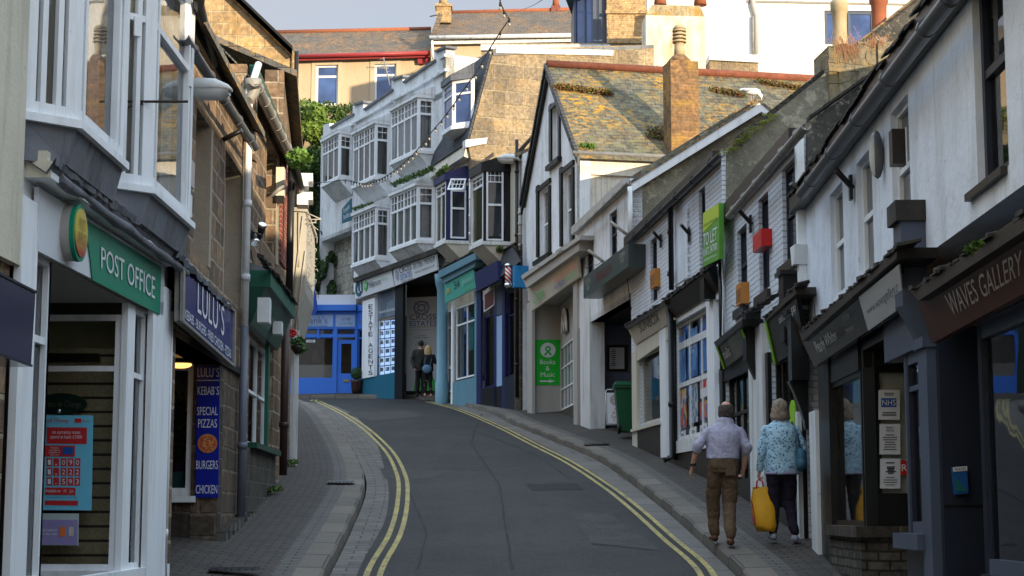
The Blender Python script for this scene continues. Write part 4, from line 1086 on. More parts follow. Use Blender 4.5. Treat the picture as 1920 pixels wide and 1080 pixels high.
# poster shop
q = tilt_sign(F3,[(1247,568),(1328,508),(1344,545),(1264,596)],H3,M['brownblk'],'brown_sign',.24,.08)
ragged(F3,(1240,567),(1334,497),H3,.28,M['roofedge'],12,.05,.3,step=.22);ragged(F3,(1240,563),(1334,493),H3,.24,M['roofedge'],13,.04,.3,step=.2)
MB().vbox(F3.p(1349),F3.p(1341),F3.z(1345,562),F3.z(1345,500),F3.n,.22).build('console',M['black'],H3,bevel=.005)
hwin(F3,hs3[3],H3,0,M['white2'],glassm=M['glass'],fw=.09,cols=[(.34,.07),(.67,.07)],rows=[(.47,.08),(.8,.12)],name='shop_window',bk=.8)
MB().vbox(F3.p(1334,0,700),F3.p(1348,0,700),F3.z(1341,840) - .1,F3.z(1341,560),F3.n,.07).build('pilaster',M['white'],H3,bevel=.005)
slab(F3,[(1258,598),(1348,540),(1348,560),(1258,612)],H3,M['white2'],'shop_head',.04,.05)
P,Q = F3.p(1262,0,820),F3.p(1348,0,820)
MB().vbox(P,Q,F3.z(1300,846),F3.z(1300,822),F3.n,.08).build('window_board',M['white2'],H3)
riser(F3,1256,1356,846,H3,M['brownblk'])
# posters behind the glass
pcol = {}
@memo
def poster_mat(name,cols,scale=9):
    t = NT(name);v = t.uv(world=True)
    vo = t.n('ShaderNodeTexVoronoi');vo.inputs['Scale'].default_value = scale;t.l(v,vo.inputs['Vector'])
    r = t.n('ShaderNodeValToRGB');e = r.color_ramp.elements;e[0].color = (*cols[0],1);e[1].color = (*cols[-1],1);r.color_ramp.interpolation = 'CONSTANT'
    for k in range(1,len(cols) - 1):
        x = e.new(k / (len(cols) - 1));x.color = (*cols[k],1)
    sp = t.n('ShaderNodeSeparateColor');t.l(vo.outputs['Color'],sp.inputs[0]);t.l(sp.outputs[0],r.inputs[0])
    return t.fin(r.outputs[0],.4)
bl = poster_mat('blue_festival_poster',[(.03,.10,.30),(.05,.16,.42),(.10,.25,.5),(.03,.08,.25)],4)
mp_ = [poster_mat('red_photo_poster',[(.5,.08,.05),(.6,.35,.1),(.08,.1,.25),(.5,.45,.4),(.05,.05,.05)]),poster_mat('grey_blue_photo_poster',[(.3,.3,.33),(.1,.2,.35),(.5,.5,.5),(.08,.08,.12)]),poster_mat('orange_blue_photo_poster',[(.6,.25,.05),(.1,.2,.5),(.5,.1,.08),(.05,.05,.1)])]
def poster(F,quad,off,mat,lab,grp=None,txt=None,th=.006):
    q = F.q(quad,off);t = thing('poster',lab,'poster',tuple((q[2] + q[3]) / 2),grp);panel3(q,th,t,mat,'sheet')
    for (s_,a,b,c,d,m) in (txt or []): text3(s_,sub(q,a,b,c,d),t,M[m],lift=th + .004)
    return q,t
poster(F3,[(1271,634),(1286,624),(1287,712),(1272,722)],-.079,bl,'blue festival poster in the left column of the poster shop window')
poster(F3,[(1290,622),(1308,611),(1309,703),(1291,711)],-.079,bl,'blue festival poster with St. Ives heading, middle column of the poster shop window',txt=[('St.Ives',.12,.8,.12,.25,'ltext'),('TALKS & TOURS\nFESTIVAL',.1,.85,.32,.5,'ltext')])
poster(F3,[(1312,609),(1329,598),(1330,692),(1313,701)],-.079,bl,'blue festival poster in the right column of the poster shop window')
poster(F3,[(1272,735),(1287,727),(1288,800),(1273,806)],-.079,mp_[0],'red picture poster at the lower left of the poster shop window')
poster(F3,[(1292,724),(1308,716),(1309,790),(1293,797)],-.079,mp_[1],'grey and blue crowd poster at the lower centre of the poster shop window')
q,t = poster(F3,[(1313,713),(1326,707),(1327,742),(1314,748)],-.079,M['signwhite'],'white and red notice above the orange poster in the poster shop window');panel3(sub(q,.1,.9,.1,.5),.003,t,M['rtext'],'red_block',.004)
poster(F3,[(1313,755),(1327,750),(1328,782),(1314,788)],-.079,mp_[2],'orange and blue poster at the lower right of the poster shop window')
for k,x in enumerate((1273,1293,1313)):
    q,t = poster(F3,[(x,812 - k * 7),(x + 13,806 - k * 7),(x + 13,822 - k * 8),(x,829 - k * 8)],-.079,M['signwhite'],['small white card','small white card','small white card'][k] + ' ' + ['below the red picture poster','below the grey crowd poster','below the orange and blue poster'][k],'white cards in the poster shop window')
    lines(q,t,3,v0=.3,v1=.9)

# ---- H4: smooth white house with bar below
H4,zg4,zb4,hs4,o2 = row_house('terraced_house','smooth white house with a grey green bar sign over a dark recessed entrance',F4,A3,A4,(1178,342),[(1099,1113,446,520),(1143,1157,396,480)],None,7,None,(A4[0],A4[1],zr(A4[1])))
zs4 = F4.z(1140,585)
o2 = [(o2[0][0],zs4),(o2[1][0],zs4),o2[2],o2[3]]
hs4 = [(a,b,max(c,zs4 + .05),d) for a,b,c,d in hs4]
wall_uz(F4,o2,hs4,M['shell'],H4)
for h in hs4: hwin(F4,h,H4,0,M['navy'],glassm=M['glass'],rows=[(.5,.06)],fw=.08,curtain=[(.4,.95)])
body(H4,F4,Vector((A4[0],A4[1],0)) - F4.d * .02,Vector((A3[0],A3[1],0)) + F4.d * .1,5.4,zg4 + .1,zb4,M['grey_render'],pitch=.62)
gutter(F4,(1180,341),(1083,435),H4,M['gutter_lt'],off=.24,r=.055)
MB().vbox(Vector((A3[0],A3[1],0)) + F4.n * .02,Vector((A4[0],A4[1],0)) + F4.n * .02,zg4 - .14,zg4 + .05,F4.n,.12).build('fascia_board',M['beige2'],H4)
A = F4.w(1181,350,.1);pipe([A,Vector((A.x,A.y,F4.z(1181,458)))],.05,H4,M['pvc'])
# white barge boards on the gable facing down the street
G4 = Fac(A3,(A3[0] + F4.n.x * -5,A3[1] + F4.n.y * -5))
o_b = .05
qb = [G4.w(1184,338,.2),G4.w(1425,189,.2),G4.w(1428,209,.2),G4.w(1187,358,.2)]
MB().prism(qb,-G4.n * .12).build('barge_board',M['white'],H4)
qb = [G4.w(1425,189,.2),G4.w(1470,226,.2),G4.w(1466,243,.2),G4.w(1428,209,.2)]
MB().prism(qb,-G4.n * .12).build('barge_board',M['white'],H4)
# gable infill sized to the barge boards
MB().prism([G4.w(1184,345,.0),G4.w(1427,195,.0),G4.w(1475,235,0),G4.w(1480,560,0),G4.w(1184,560,0)],-G4.n * .2).build('gable_face',M['grey_render'],H4)
a,b,c = G4.w(1184,338,.22),G4.w(1425,187,.22),G4.w(1540,282,.22)
vv = Vector((F4.d.x,F4.d.y,0)) * 6.0
roofslab([a,b,b + vv,a + vv],.06,H4,M['slate']);roofslab([b,c,c + vv,b + vv],.06,H4,M['slate'])
# bar fascia
q4 = [(1094,520),(1178,457),(1178,500),(1094,560)]
slab(F4,q4,H4,M['greygreen'],'bar_sign',.42,.38)
text('BARRACUDA',F4,[(1118,513),(1146,493),(1146,510),(1118,532)],H4,plain('dull_red_lettering',(.16,.02,.02),.5),.424,name='bar_lettering')
text('COCKTAILS\nFOOD',F4,[(1162,477),(1173,469),(1173,488),(1162,497)],H4,M['gold'],.424,name='bar_lettering')
text('COCKTAILS\nFOOD',F4,[(1098,526),(1108,519),(1108,540),(1098,547)],H4,M['gold'],.424,name='bar_lettering')
P,Q = F4.p(1100,0,600),Vector((A3[0],A3[1],0))
zq = F4.z(1140,545)
MB().prism([F4.p(1094) + Vector((0,0,zs4)) ,Q + Vector((0,0,zs4)),Q - F4.n * 3.5 + Vector((0,0,zs4)),F4.p(1094) - F4.n * 3.5 + Vector((0,0,zs4))],(0,0,.12)).build('entrance_ceiling',M['black'],H4)
Gb = Fac(F4.p(1100,0,700),F4.p(1100,0,700) - F4.n * 3)
MB().vbox(F4.p(1100,0,700),F4.p(1100,0,700) - F4.n * 4.2,zb4,zs4,Gb.n,-.2).build('entrance_wall',paint('blue_grey_wall_paint',(.15,.175,.25),(.08,.08,.1),amt=.3),H4)
MB().vbox(Q - F4.d * .15,Q - F4.d * .15 - F4.n * 4.2,zb4 - 1,zs4,F4.d,.15).build('entrance_side_wall',M['navy'],H4)
MB().vbox(Q - F4.n * 4.0,F4.p(1100,0,700) - F4.n * 4.0,zb4 - 1,zs4,F4.n,.2).build('entrance_back_wall',M['navy'],H4)
P = F4.p(1086,0,700);gp = Fac(F4.p(1106,.02,700),F4.p(1106,.02,700) - F4.n)
MB().vbox(F4.p(1088,.03,700),F4.p(1106,.03,700),zb4,F4.z(1096,545),-F4.n,.34).build('entrance_pier',M['white2'],H4)
t = thing('spotlight','small round purple spotlight under the dark bar canopy','light',tuple(F4.w(1162,540,-.2)))
c = F4.w(1162,545,-.2);MB().ell(c,(.10,.10,.07)).build('lamp_body',M['black'],t);MB().ell(c + Gb.n * .06 - Vector((0,0,.015)),(.07,.05,.05)).build('lamp_lens',plain('violet_lamp',(.25,.08,1.0),.3,emit=2.5,bump=0),t)
# menu frame
mq = Gb.q([(1137,647),(1176,647),(1176,697),(1137,697)],.0)
t = thing('menu_board','framed menu behind glass on the dark wall of the bar entrance','menu board',tuple((mq[2] + mq[3]) / 2))
panel3(mq,.03,t,M['black'],'board');panel3(sub(mq,.13,.85,.1,.9),.006,t,M['signwhite'],'menu_sheet',.03)
for a,b in ((0,.04),(.96,1)): panel3(sub(mq,a,b,0,1),.012,t,M['chrome'],'frame_edge',.03);panel3(sub(mq,0,1,a,b),.012,t,M['chrome'],'frame_edge',.03)
lines(sub(mq,.13,.85,.1,.9),t,9,v0=.08,v1=.92,u0=.1,u1=.46,h=.4,seed=3);
for o in t.children:
    if o.name.startswith('print_lines'): o.location = Gb.n * .036
# ---- the charity shop with the tall gable
OX = thing('gabled_shop','tall white gabled charity bookshop with a mossy slate roof','shop building',(A5[0],A5[1],zr(A5[1])))
zb5 = zr(40) - .7
wo = [(1056,1075,318,462),(1012,1031,352,482),(1036,1049,200,303)]
recess_top = F5.z(1040,560)
o_ = [(990,565),(1087,505),(1088,287),(1031,128),(985,383)]
wall(F5,o_,wo,M['shell'],OX,thick=.25)
for k,h in enumerate(wo): fwin(F5,h,OX,M['white'],off=-.1,glassm=M['glass'],rows=[(.5,.05)],cols=(.5,) if k < 2 else (.5,),fw=.06,curtain=[(.05,.95)])
for (x0,x1,yt,yb) in wo:
    for a,b in ((x0 - 4,x0),(x1,x1 + 3)):
        P,Q,z0,z1 = F5.rect(a,b,yt - 4,yb);MB().vbox(P,Q,z0,z1,F5.n,.05).build('window_surround',M['black'],OX)
    P,Q,z0,z1 = F5.rect(x0 - 4,x1 + 3,yt - 8,yt);MB().vbox(P,Q,z0,z1,F5.n,.06).build('window_surround',M['black'],OX)
    sill(F5,x0 - 5,x1 + 4,yb,OX,M['black'],.12,.12)
# roof: near slope and far slope
z_eR,z_eL,z_ap = F5.z(1088,287),F5.z(985,383),F5.z(1031,124)
Aa = F5.p(1031,0,128) + F5.n * .08;Ar = F5.p(1087,0,287) + F5.n * .08 - F5.d * .14;Al = F5.p(985,0,383) + F5.n * .08 + F5.d * .12
back = -F5.n * 11.0
ap = Aa + Vector((0,0,z_ap));er = Ar + Vector((0,0,z_eR - .02));el = Al + Vector((0,0,z_eL))
er2 = er + (er - ap) * .02
roofslab([er2,er2 + back,ap + back,ap],.08,OX,M['slate_green']);roofslab([el,ap,ap + back,el + back],.08,OX,M['slate_green'])
MB().tube([ap + Vector((0,0,.05)),ap + back + Vector((0,0,.05))],.11,8).build('ridge_tiles',plain('red_ridge_tile',(.22,.075,.045),.85,var=.9),OX)
# barge boards with a ragged edge
for E,S in ((er2,0),(el,1)):
    mb = MB();mb.prism([ap + F5.n * .03,E + F5.n * .03,E + F5.n * .03 - Vector((0,0,.26)),ap + F5.n * .03 - Vector((0,0,.28))],-F5.n * .06)
    n_ = 26
    for k in range(n_):
        p = ap.lerp(E,k / n_);q_ = ap.lerp(E,(k + .8) / n_);j = random.uniform(.04,.11)
        mb.prism([p + Vector((0,0,.07)),q_ + Vector((0,0,.07)),q_ + Vector((0,0,.07 - j - .08)),p + Vector((0,0,.07 - j - .05))],F5.n * .07)
    mb.build('barge_board',M['gutter_bk'],OX)
# side wall towards us
Gs = Fac(F5.p(1087,0,400),F5.p(1087,0,400) - F5.n * 5)
S0 = F5.p(1087,0,400);S1 = S0 - F5.n * 11
MB().vbox(S0,S1,zb5,z_eR - .1,-Gs.n,.25).build('side_wall',M['dirtywhite'],OX)
MB().vbox(S0 + F5.n * .0,S1,z_eR - .50,z_eR - .05,Gs.n,.07).build('eaves_board',M['dirtywhite'],OX)
g0 = S0 + Gs.n * .16 + Vector((0,0,z_eR - .02));
MB().tube([g0 + F5.n * .2,g0 - F5.n * 11],.06,8).build('gutter',M['gutter_lt'],OX)
MB().vbox(S1,S1 - Gs.n * 7,zb5,z_eR,-F5.n,.2).build('back_wall',M['dirtywhite'],OX)
# fascia cornice of the shop
slab(F5,[(988,541),(1082,474),(1086,519),(997,583)],OX,M['beige'],'bookshop_sign',.30,.06,.16)
cq_ = [(979,521),(1085,446),(1085,470),(987,540)]
slab(F5,cq_,OX,M['beige2'],'cornice',.42,.35)
P5 = F5.w(1085,446,.42)
slab(F5,[(977,517),(1087,441),(1087,449),(979,524)],OX,M['beige2'],'cornice_top',.48,.45)
text('Oxfam',F5,[(1001,549),(1021,536),(1021,556),(1001,571)],OX,M['gtext'],.27,.21,name='bookshop_lettering',lift=.02)
text('NEARLY NEW',F5,[(1040,521),(1059,508),(1059,520),(1040,533)],OX,M['otext'],.29,.27,name='bookshop_lettering',lift=.012)
text('FAIRTRADE',F5,[(1040,535),(1059,522),(1059,532),(1040,545)],OX,M['btext'],.26,.24,name='bookshop_lettering',lift=.012)
text('SECOND HAND',F5,[(1062,505),(1082,491),(1082,502),(1062,516)],OX,M['otext'],.29,.27,name='bookshop_lettering',lift=.012)
text('BOOKS MUSIC',F5,[(1063,518),(1081,505),(1081,515),(1063,528)],OX,M['gtext'],.26,.24,name='bookshop_lettering',lift=.012)
# pilasters and recessed front
zc5 = F5.z(996,575)
MB().vbox(F5.p(994,0,650),F5.p(1003,0,650),zb5,zc5 + .1,F5.n,.08).build('pilaster',M['beige2'],OX)
MB().vbox(F5.p(1081,0,650),F5.p(1088,0,650),zb5,F5.z(1085,515),F5.n,.08).build('pilaster',M['beige2'],OX)
Go = Fac(F5.p(1002,-.02,650),F5.p(1002,-.02,650) - F5.n * 3)
E0 = F5.p(1002,-.02,650);E1 = E0 - F5.n * .70
MB().vbox(E0,E1,zb5,zc5 + 1.5,-Go.n,.15).build('entrance_panel',M['beige2'],OX)
MB().prism([F5.p(994) + Vector((0,0,zc5 + .02)),F5.p(1088) + Vector((0,0,zc5 + .02)),F5.p(1088) - F5.n * 3 + Vector((0,0,zc5 + .02)),F5.p(994) - F5.n * 3 + Vector((0,0,zc5 + .02))],(0,0,.1)).build('entrance_ceiling',M['beige2'],OX)
MB().vbox(E1,E1 - F5.n * 1.5,zb5,zc5,-Go.n,-.1).build('entrance_panel',M['beige2'],OX)
# bay window between the panel and the near pier: plan from E1 to the pier
pn = F5.p(1086,-.35,650)
zbw0,zbw1 = F5.z(1070,752),F5.z(1070,622)
Bm = F5.p(1074,-.40,650)
window(E1,Bm,zbw0,zbw1,OX,M['white'],glassm=M['glass'],cols=(.25,.5,.75),rows=(.33,.66),fw=.04,bw=.03,name='bay_window',n=F5.n,bk=1.0,backm=M['roomlt'])
window(Bm,pn,zbw0,zbw1,OX,M['white'],glassm=M['glass'],rows=(.33,.66),fw=.04,bw=.03,name='bay_window',n=F5.n,bk=1.0,backm=plain('bookshelf',(.3,.18,.08),.8,var=.8))
MB().prism([E1 + Vector((0,0,zb5)),Bm + Vector((0,0,zb5)),pn + Vector((0,0,zb5)),pn - F5.n * 1 + Vector((0,0,zb5)),E1 - F5.n * 1 + Vector((0,0,zb5))],(0,0,zbw0 - zb5)).build('bay_base',M['granite_dark'],OX)
MB().prism([E1 + Vector((0,0,zbw1)),Bm + Vector((0,0,zbw1)),pn + Vector((0,0,zbw1)),pn - F5.n * 1 + Vector((0,0,zbw1)),E1 - F5.n * 1 + Vector((0,0,zbw1))],(0,0,zc5 - zbw1)).build('bay_head',M['beige2'],OX)
# poster panel
pq = Go.q([(1004,637),(1050,637),(1050,722),(1004,722)],.0)
t = thing('poster','bright green Books and Music poster with a white arrow beside the bookshop door','poster',tuple((pq[2] + pq[3]) / 2))
panel3(pq,.015,t,M['oxgreen'],'board')
def disc(q,cu,cv,ru,rv,n=24,inner=0):
    pts = [sub(q,cu + ru * math.cos(2 * math.pi * k / n),1,cv + rv * math.sin(2 * math.pi * k / n),1)[0] for k in range(n)]
    return pts
nn = Go.n
MB().prism([p + nn * .022 for p in disc(pq,.5,.23,.31,.165)],-nn * .004).build('emblem_disc',M['signwhite'],t)
mb = MB()
def ringpts(q,cu,cv,ru,rv,wd,a0,a1,n=18):
    for k in range(n):
        A_,B_ = a0 + (a1 - a0) * k / n,a0 + (a1 - a0) * (k + 1) / n
        f = lambda a,s: sub(q,cu + ru * s * math.cos(a),1,cv + rv * s * math.sin(a),1)[0] + nn * .027
        mb.face([f(A_,1),f(B_,1),f(B_,wd),f(A_,wd)])
ringpts(pq,.5,.205,.12,.065,.45,0,2 * math.pi)
for sgn in (-1,1):
    a = [sub(pq,.5 + sgn * x,1,y,1)[0] + nn * .027 for x,y in ((.0,.26),(.04,.255),(.16,.33),(.16,.345),(.08,.345),(.0,.285))]
    mb.face(a)
mb.build('emblem',M['oxgreen'],t)
text3('Books\n&\nMusic',sub(pq,.18,.8,.44,.82),t,M['ltext'],lift=.02)
a = [sub(pq,x,1,y,1)[0] + nn * .02 for x,y in ((.18,.9),(.55,.9),(.55,.88),(.8,.915),(.55,.95),(.55,.93),(.18,.93))]
MB().prism(a,nn * .003).build('arrow',M['signwhite'],t)
# arched fanlight above the bay
Gq = Fac(E1,pn)
ca = (E1 * .55 + pn * .45);zz = F5.z(1065,605)
dd = (pn - E1).normalized();n_ = Vector((dd.y,-dd.x,0));n_ = n_ if n_.dot(-ca) > 0 else -n_
pts = [ca + dd * (.42 * math.cos(a)) + Vector((0,0,zz + .62 * math.sin(a))) for a in [math.pi * k / 16 for k in range(17)]]
o = MB().prism([p + n_ * .10 for p in pts],-n_ * .05).build('fanlight',M['dglass'],OX)
mb = MB();mb.tube([p + n_ * .11 for p in pts],.03,6)
for a in (45,90,135): mb.tube([ca + n_ * .11 + Vector((0,0,zz)),ca + n_ * .11 + dd * .42 * math.cos(R(a)) + Vector((0,0,zz + .62 * math.sin(R(a))))],.018,6)
mb.build('fanlight_bars',M['white'],o)
# brick chimney on the near eaves
sc_ = 2.6
C0 = Gs.w(1259,280,.30);C0.z = 0
cz1 = at(1285,112,C0.y).z
ch = thing('chimney_stack','tall lichen covered orange brick chimney rising through the mossy roof','chimney',(C0.x,C0.y,z_eR - 1))
MB().prism([C0 + Vector((0,0,z_eR - 1.2)),C0 - F5.n * .70 + Vector((0,0,z_eR - 1.2)),C0 - F5.n * .70 - Gs.n * .62 + Vector((0,0,z_eR - 1.2)),C0 - Gs.n * .62 + Vector((0,0,z_eR - 1.2))],(0,0,cz1 - z_eR + 1.2)).build('stack',M['lichen_brick'],ch,bevel=.02)
cc = C0 - F5.n * .33 - Gs.n * .31 + Vector((0,0,cz1))
MB().loft([(cc,.33,.30),(cc + Vector((0,0,.12)),.24,.22),(cc + Vector((0,0,.2)),.16,.16)],8).build('flaunching',M['lichen_brick'],ch)
mb = MB().tube([cc + Vector((0,0,.15)),cc + Vector((0,0,.5))],.14,14,.12);mb.tube([cc + Vector((0,0,.85)),cc + Vector((0,0,.95))],.17,14,.1)
for k in range(4): mb.tube([cc + Vector((0,0,.52 + k * .09)),cc + Vector((0,0,.565 + k * .09))],.17,14)
mb.tube([cc + Vector((0,0,.5)),cc + Vector((0,0,.9))],.1,10)
mb.build('louvred_pot',M['potbuff'],ch)
# stone chimney between H2 and H3
Gc = Fac(A2,(A2[0] - F3.n.x * 5,A2[1] - F3.n.y * 5))
a,b = Gc.w(1556,200,.1),Gc.w(1722,200,.1)
zc0,zc1 = Gc.z(1600,330,.1),Gc.z(1600,92,.1)
cs = thing('chimney_stack','wide rough stone chimney with four clay pots and dry weeds at the upper right','chimney',(a.x,a.y,zc0))
a.z = b.z = 0
mb = MB();k_ = -Gc.n * .85
N = 9
for i in range(N):
    u0,u1 = i / N,(i + 1) / N;top = zc1 + (.16 if 3 <= i <= 7 else .04) + random.uniform(-.04,.06)
    p,q_ = a.lerp(b,u0),a.lerp(b,u1)
    for j in range(5):
        o_ = Gc.n * random.uniform(-.02,.03);z0_,z1_ = zc0 + (top - zc0) * j / 5,zc0 + (top - zc0) * (j + 1) / 5
        mb.prism([p + o_ + Vector((0,0,z0_)),q_ + o_ + Vector((0,0,z0_)),q_ + o_ + Vector((0,0,z1_)),p + o_ + Vector((0,0,z1_))],k_)
mb.build('stack',stone('chimney_stone',(.27,.24,.17),(.20,.18,.13),(.24,.22,.16),.45,.28,.03,moss=.5,soot=.6,wob=.35),cs)
for px,yt,yb,wd,m in ((1576,2,108,32,'potbuff'),(1650,-14,90,34,'pot'),(1692,42,90,34,'potbuff'),(1730,-20,70,34,'pot')):
    c = Gc.w(px,yb,-.4);tp = Gc.w(px,yt,-.4);tp = Vector((c.x,c.y,tp.z));r = wd / 3200 * c.y / 2
    H = tp - c;rs = [r * 1.05,r * .95,r * .85,r * .9,r * 1.08,r * 1.1,r * .98]
    pts = [c + H * t_ for t_ in (0,.15,.5,.78,.82,.93,1)]
    MB().tube(pts,rs,16).build('chimney_pot',M[m],cs)
# small ridge junction fill above the H3 roof towards the stack
# ================================================================== MIDDLE: shops on the bend
def bay(F,near,corner,far,yt,yb,proj,root,frame,wallm,trans=.72,cols=4,topcols=2,near_cols=(),near_top=2,ytop=None,corbel=None,roofm=None,glassm=None,curtain=False,fw=.06,headh=.12,sillh=.1,near_cell=True,side_m=None,name='bay'):
    """projecting bay window; pixel columns of the near attachment, the near corner and the far corner; heights read at the near corner"""
    N_,C_,Fr = F.p(near,0,(yt + yb) / 2),F.p(corner,proj,(yt + yb) / 2),F.p(far,proj,(yt + yb) / 2)
    z0,z1 = F.z(corner,yb,proj),F.z(corner,yt,proj)
    FA = Fr + (N_ - C_) - 2 * F.d * (N_ - C_).dot(F.d)
    FA = Fr - F.n * proj
    plan = [N_,C_,Fr,FA]
    def pl(e):                                        # plan polygon grown outward by e
        ce = sum(plan,Vector()) / 4;out = []
        for k,p in enumerate(plan):
            q = p.copy()
            if k in (1,2): q = p + F.n * e + F.d * (e * .6 if (p - ce).dot(F.d) > 0 else -e * .6)
            else: q = p + F.d * (e * .6 if (p - ce).dot(F.d) > 0 else -e * .6)
            out.append(q)
        return out
    zz = Vector((0,0,1))
    MB().prism([p + zz * (z1) for p in pl(.07)],zz * headh).build(name + '_cornice',roofm or wallm,root)
    # little lean-to roof over the head
    a = pl(.08);mb = MB();top = [a[0] + zz * (z1 + headh + .3),a[3] + zz * (z1 + headh + .3)]
    mb.face([a[0] + zz * (z1 + headh),a[1] + zz * (z1 + headh),top[0]]);mb.face([a[1] + zz * (z1 + headh),a[2] + zz * (z1 + headh),top[1],top[0]]);mb.face([a[2] + zz * (z1 + headh),a[3] + zz * (z1 + headh),top[1]])
    mb.build(name + '_roof',roofm or M['roofedge'],root)
    MB().prism([p + zz * (z0 - sillh) for p in pl(.05)],zz * sillh).build(name + '_sill',frame,root)
    cb = corbel if corbel is not None else .5
    mb = MB();A_ = [p + zz * (z0 - sillh) for p in plan];B_ = [N_ + zz * (z0 - sillh - cb),(C_ - F.n * proj * .93) + zz * (z0 - sillh - cb),(Fr - F.n * proj * .93) + zz * (z0 - sillh - cb),FA + zz * (z0 - sillh - cb)]
    for k in range(4): mb.face([A_[k],A_[(k + 1) % 4],B_[(k + 1) % 4],B_[k]])
    mb.face(B_[::-1]);mb.face(A_);mb.build(name + '_corbel',wallm,root)
    H = z1 - z0
    tb = (trans,.07)
    def cells(n,sub_,v0,v1,nrow=1):
        out = []
        for k in range(n):
            for j in range(1,sub_): u = (k + j / sub_) / n;out.append((u - .006,u + .006,v0,v1))
        for j in range(1,nrow): v = v0 + (v1 - v0) * j / nrow;out.append((0.02,.98,v - .006,v + .006))
        return out
    cu = [(.03,.97)] if curtain else None
    window(C_,Fr,z0,z1,root,frame,glassm=glassm or M['glass'],cols=[(k / cols,.07) for k in range(1,cols)],rows=[tb],fw=fw,name=name + '_window',cellbars=cells(cols,topcols,trans,1,2),n=F.n,curtain=cu,inset=.14,bk=.22)
    dn = (C_ - N_).normalized();nn = Vector((dn.y,-dn.x,0));nn = nn if nn.dot(-C_) > 0 else -nn
    window(N_,C_,z0,z1,root,side_m or frame,glassm=glassm or M['glass'],cols=near_cols,rows=[tb],fw=fw * 1.6,name=name + '_window',cellbars=cells(1,near_top,trans,1,2) if near_cell else None,n=nn,curtain=cu,inset=.14,bk=.2)
    mb = MB();mb.prism([Fr + zz * z0,FA + zz * z0,FA + zz * z1,Fr + zz * z1],F.n * .03);mb.build(name + '_side',wallm,root)
    return plan,z0,z1

# ---- three storey white building with the estate agents
EA = thing('corner_building','three storey white building with five bay windows and two estate agent shops','building',(-3.5,56,zr(56)))
ztop = F7.z(735,515)
par = [(606,425),(606,234),(618,231),(618,238),(661,213),(662,195),(681,189),(681,203),(734,167),(734,148),(755,141),(755,153),(814,112),(814,95),(836,85),(836,470)]
par2 = [(606,425),(740,500),(836,478)]
o2 = []
for px,py in par[1:-1]:
    P = F7.p(px,0,py);o2.append((F7.u(P),F7.z(px,py)))
uF,uN = o2[0][0],o2[-1][0]
o2 = [(uF,F7.z(660,430))] + o2 + [(uN,F7.z(800,505))]
o2.insert(0,(F7.u(F7.p(661)),F7.z(661,430)));o2.insert(0,(F7.u(F7.p(661)),F7.z(800,505)))
wall_uz(F7,o2,[],M['shell'],EA,thick=.3)
bw = [(660,636,604,250,331),(731,703,662,232,330),(814,783,733,183,281)]
for k,b in enumerate(bw): bay(F7,*b,.55,EA,M['white'],M['shell'],roofm=M['shell'],cols=(3,4,4)[k],glassm=M['dglass'] if k < 0 else None,curtain=k == 2,trans=.7)
for k,b in enumerate([(731,704,661,388,482),(815,782,732,348,450)]): bay(F7,*b,.55,EA,M['white'],M['shell'],roofm=M['shell'],cols=4,curtain=True,trans=.68,corbel=.55)
# string course and parapet coping
for a,b in (((618,252),(661,229)),((663,226),(733,186)),((736,184),(834,128))):
    slab(F7,[a,b,(b[0],b[1] + 5),(a[0],a[1] + 5)],EA,M['shell'],'string_course',.10,.12)
for a,b in (((618,237),(661,212)),((681,203),(734,166)),((755,152),(814,111)),((662,194),(681,188)),((734,147),(755,140)),((814,94),(836,85))):
    slab(F7,[a,b,(b[0],b[1] + 4),(a[0],a[1] + 4)],EA,M['lead'],'parapet_coping',.08,.4)
# near side wall above the neighbour, back wall and flat roof
N0 = F7.pu(uN);Fr0 = F7.pu(uF)
Gn = Fac(N0,N0 - F7.n * 5)
MB().vbox(N0,N0 - F7.n * 7,zr(52) - 1,Gn.z(850,108),-Gn.n,.25).build('side_wall',M['dirtywhite'],EA)
MB().vbox(N0 + F7.n * .05,N0 - F7.n * 7.1,Gn.z(850,108),Gn.z(850,103),-Gn.n,.4).build('parapet_coping',M['shell'],EA)
MB().vbox(Fr0,Fr0 - F7.n * 7,zr(52) - 1,F7.z(612,250),F7.d,.2).build('far_side_wall',M['shell'],EA)
zrf = F7.z(740,230)
MB().prism([N0 + Vector((0,0,zrf)),Fr0 + Vector((0,0,zrf)),Fr0 - F7.n * 7 + Vector((0,0,zrf)),N0 - F7.n * 7 + Vector((0,0,zrf))],(0,0,.2)).build('flat_roof',M['lead'],EA)
# recessed stone ground floor at the far end
P,Q = F7.p(662,-.5,500),F7.p(600,-.5,500)
MB().vbox(P,Q,zr(58) - .3,F7.z(660,430) + .2,F7.n,-.3).build('stone_wall',stone('whitewashed_stone',(.42,.42,.39),(.34,.34,.31),(.25,.25,.22),.45,.3,.02,soot=.5,wob=.15),EA)
MB().prism([F7.p(662) + Vector((0,0,F7.z(660,430))),Fr0 + Vector((0,0,F7.z(660,430))),Fr0 - F7.n * .7 + Vector((0,0,F7.z(660,430))),F7.p(662) - F7.n * .7 + Vector((0,0,F7.z(660,430)))],(0,0,.12)).build('soffit',M['shell'],EA)
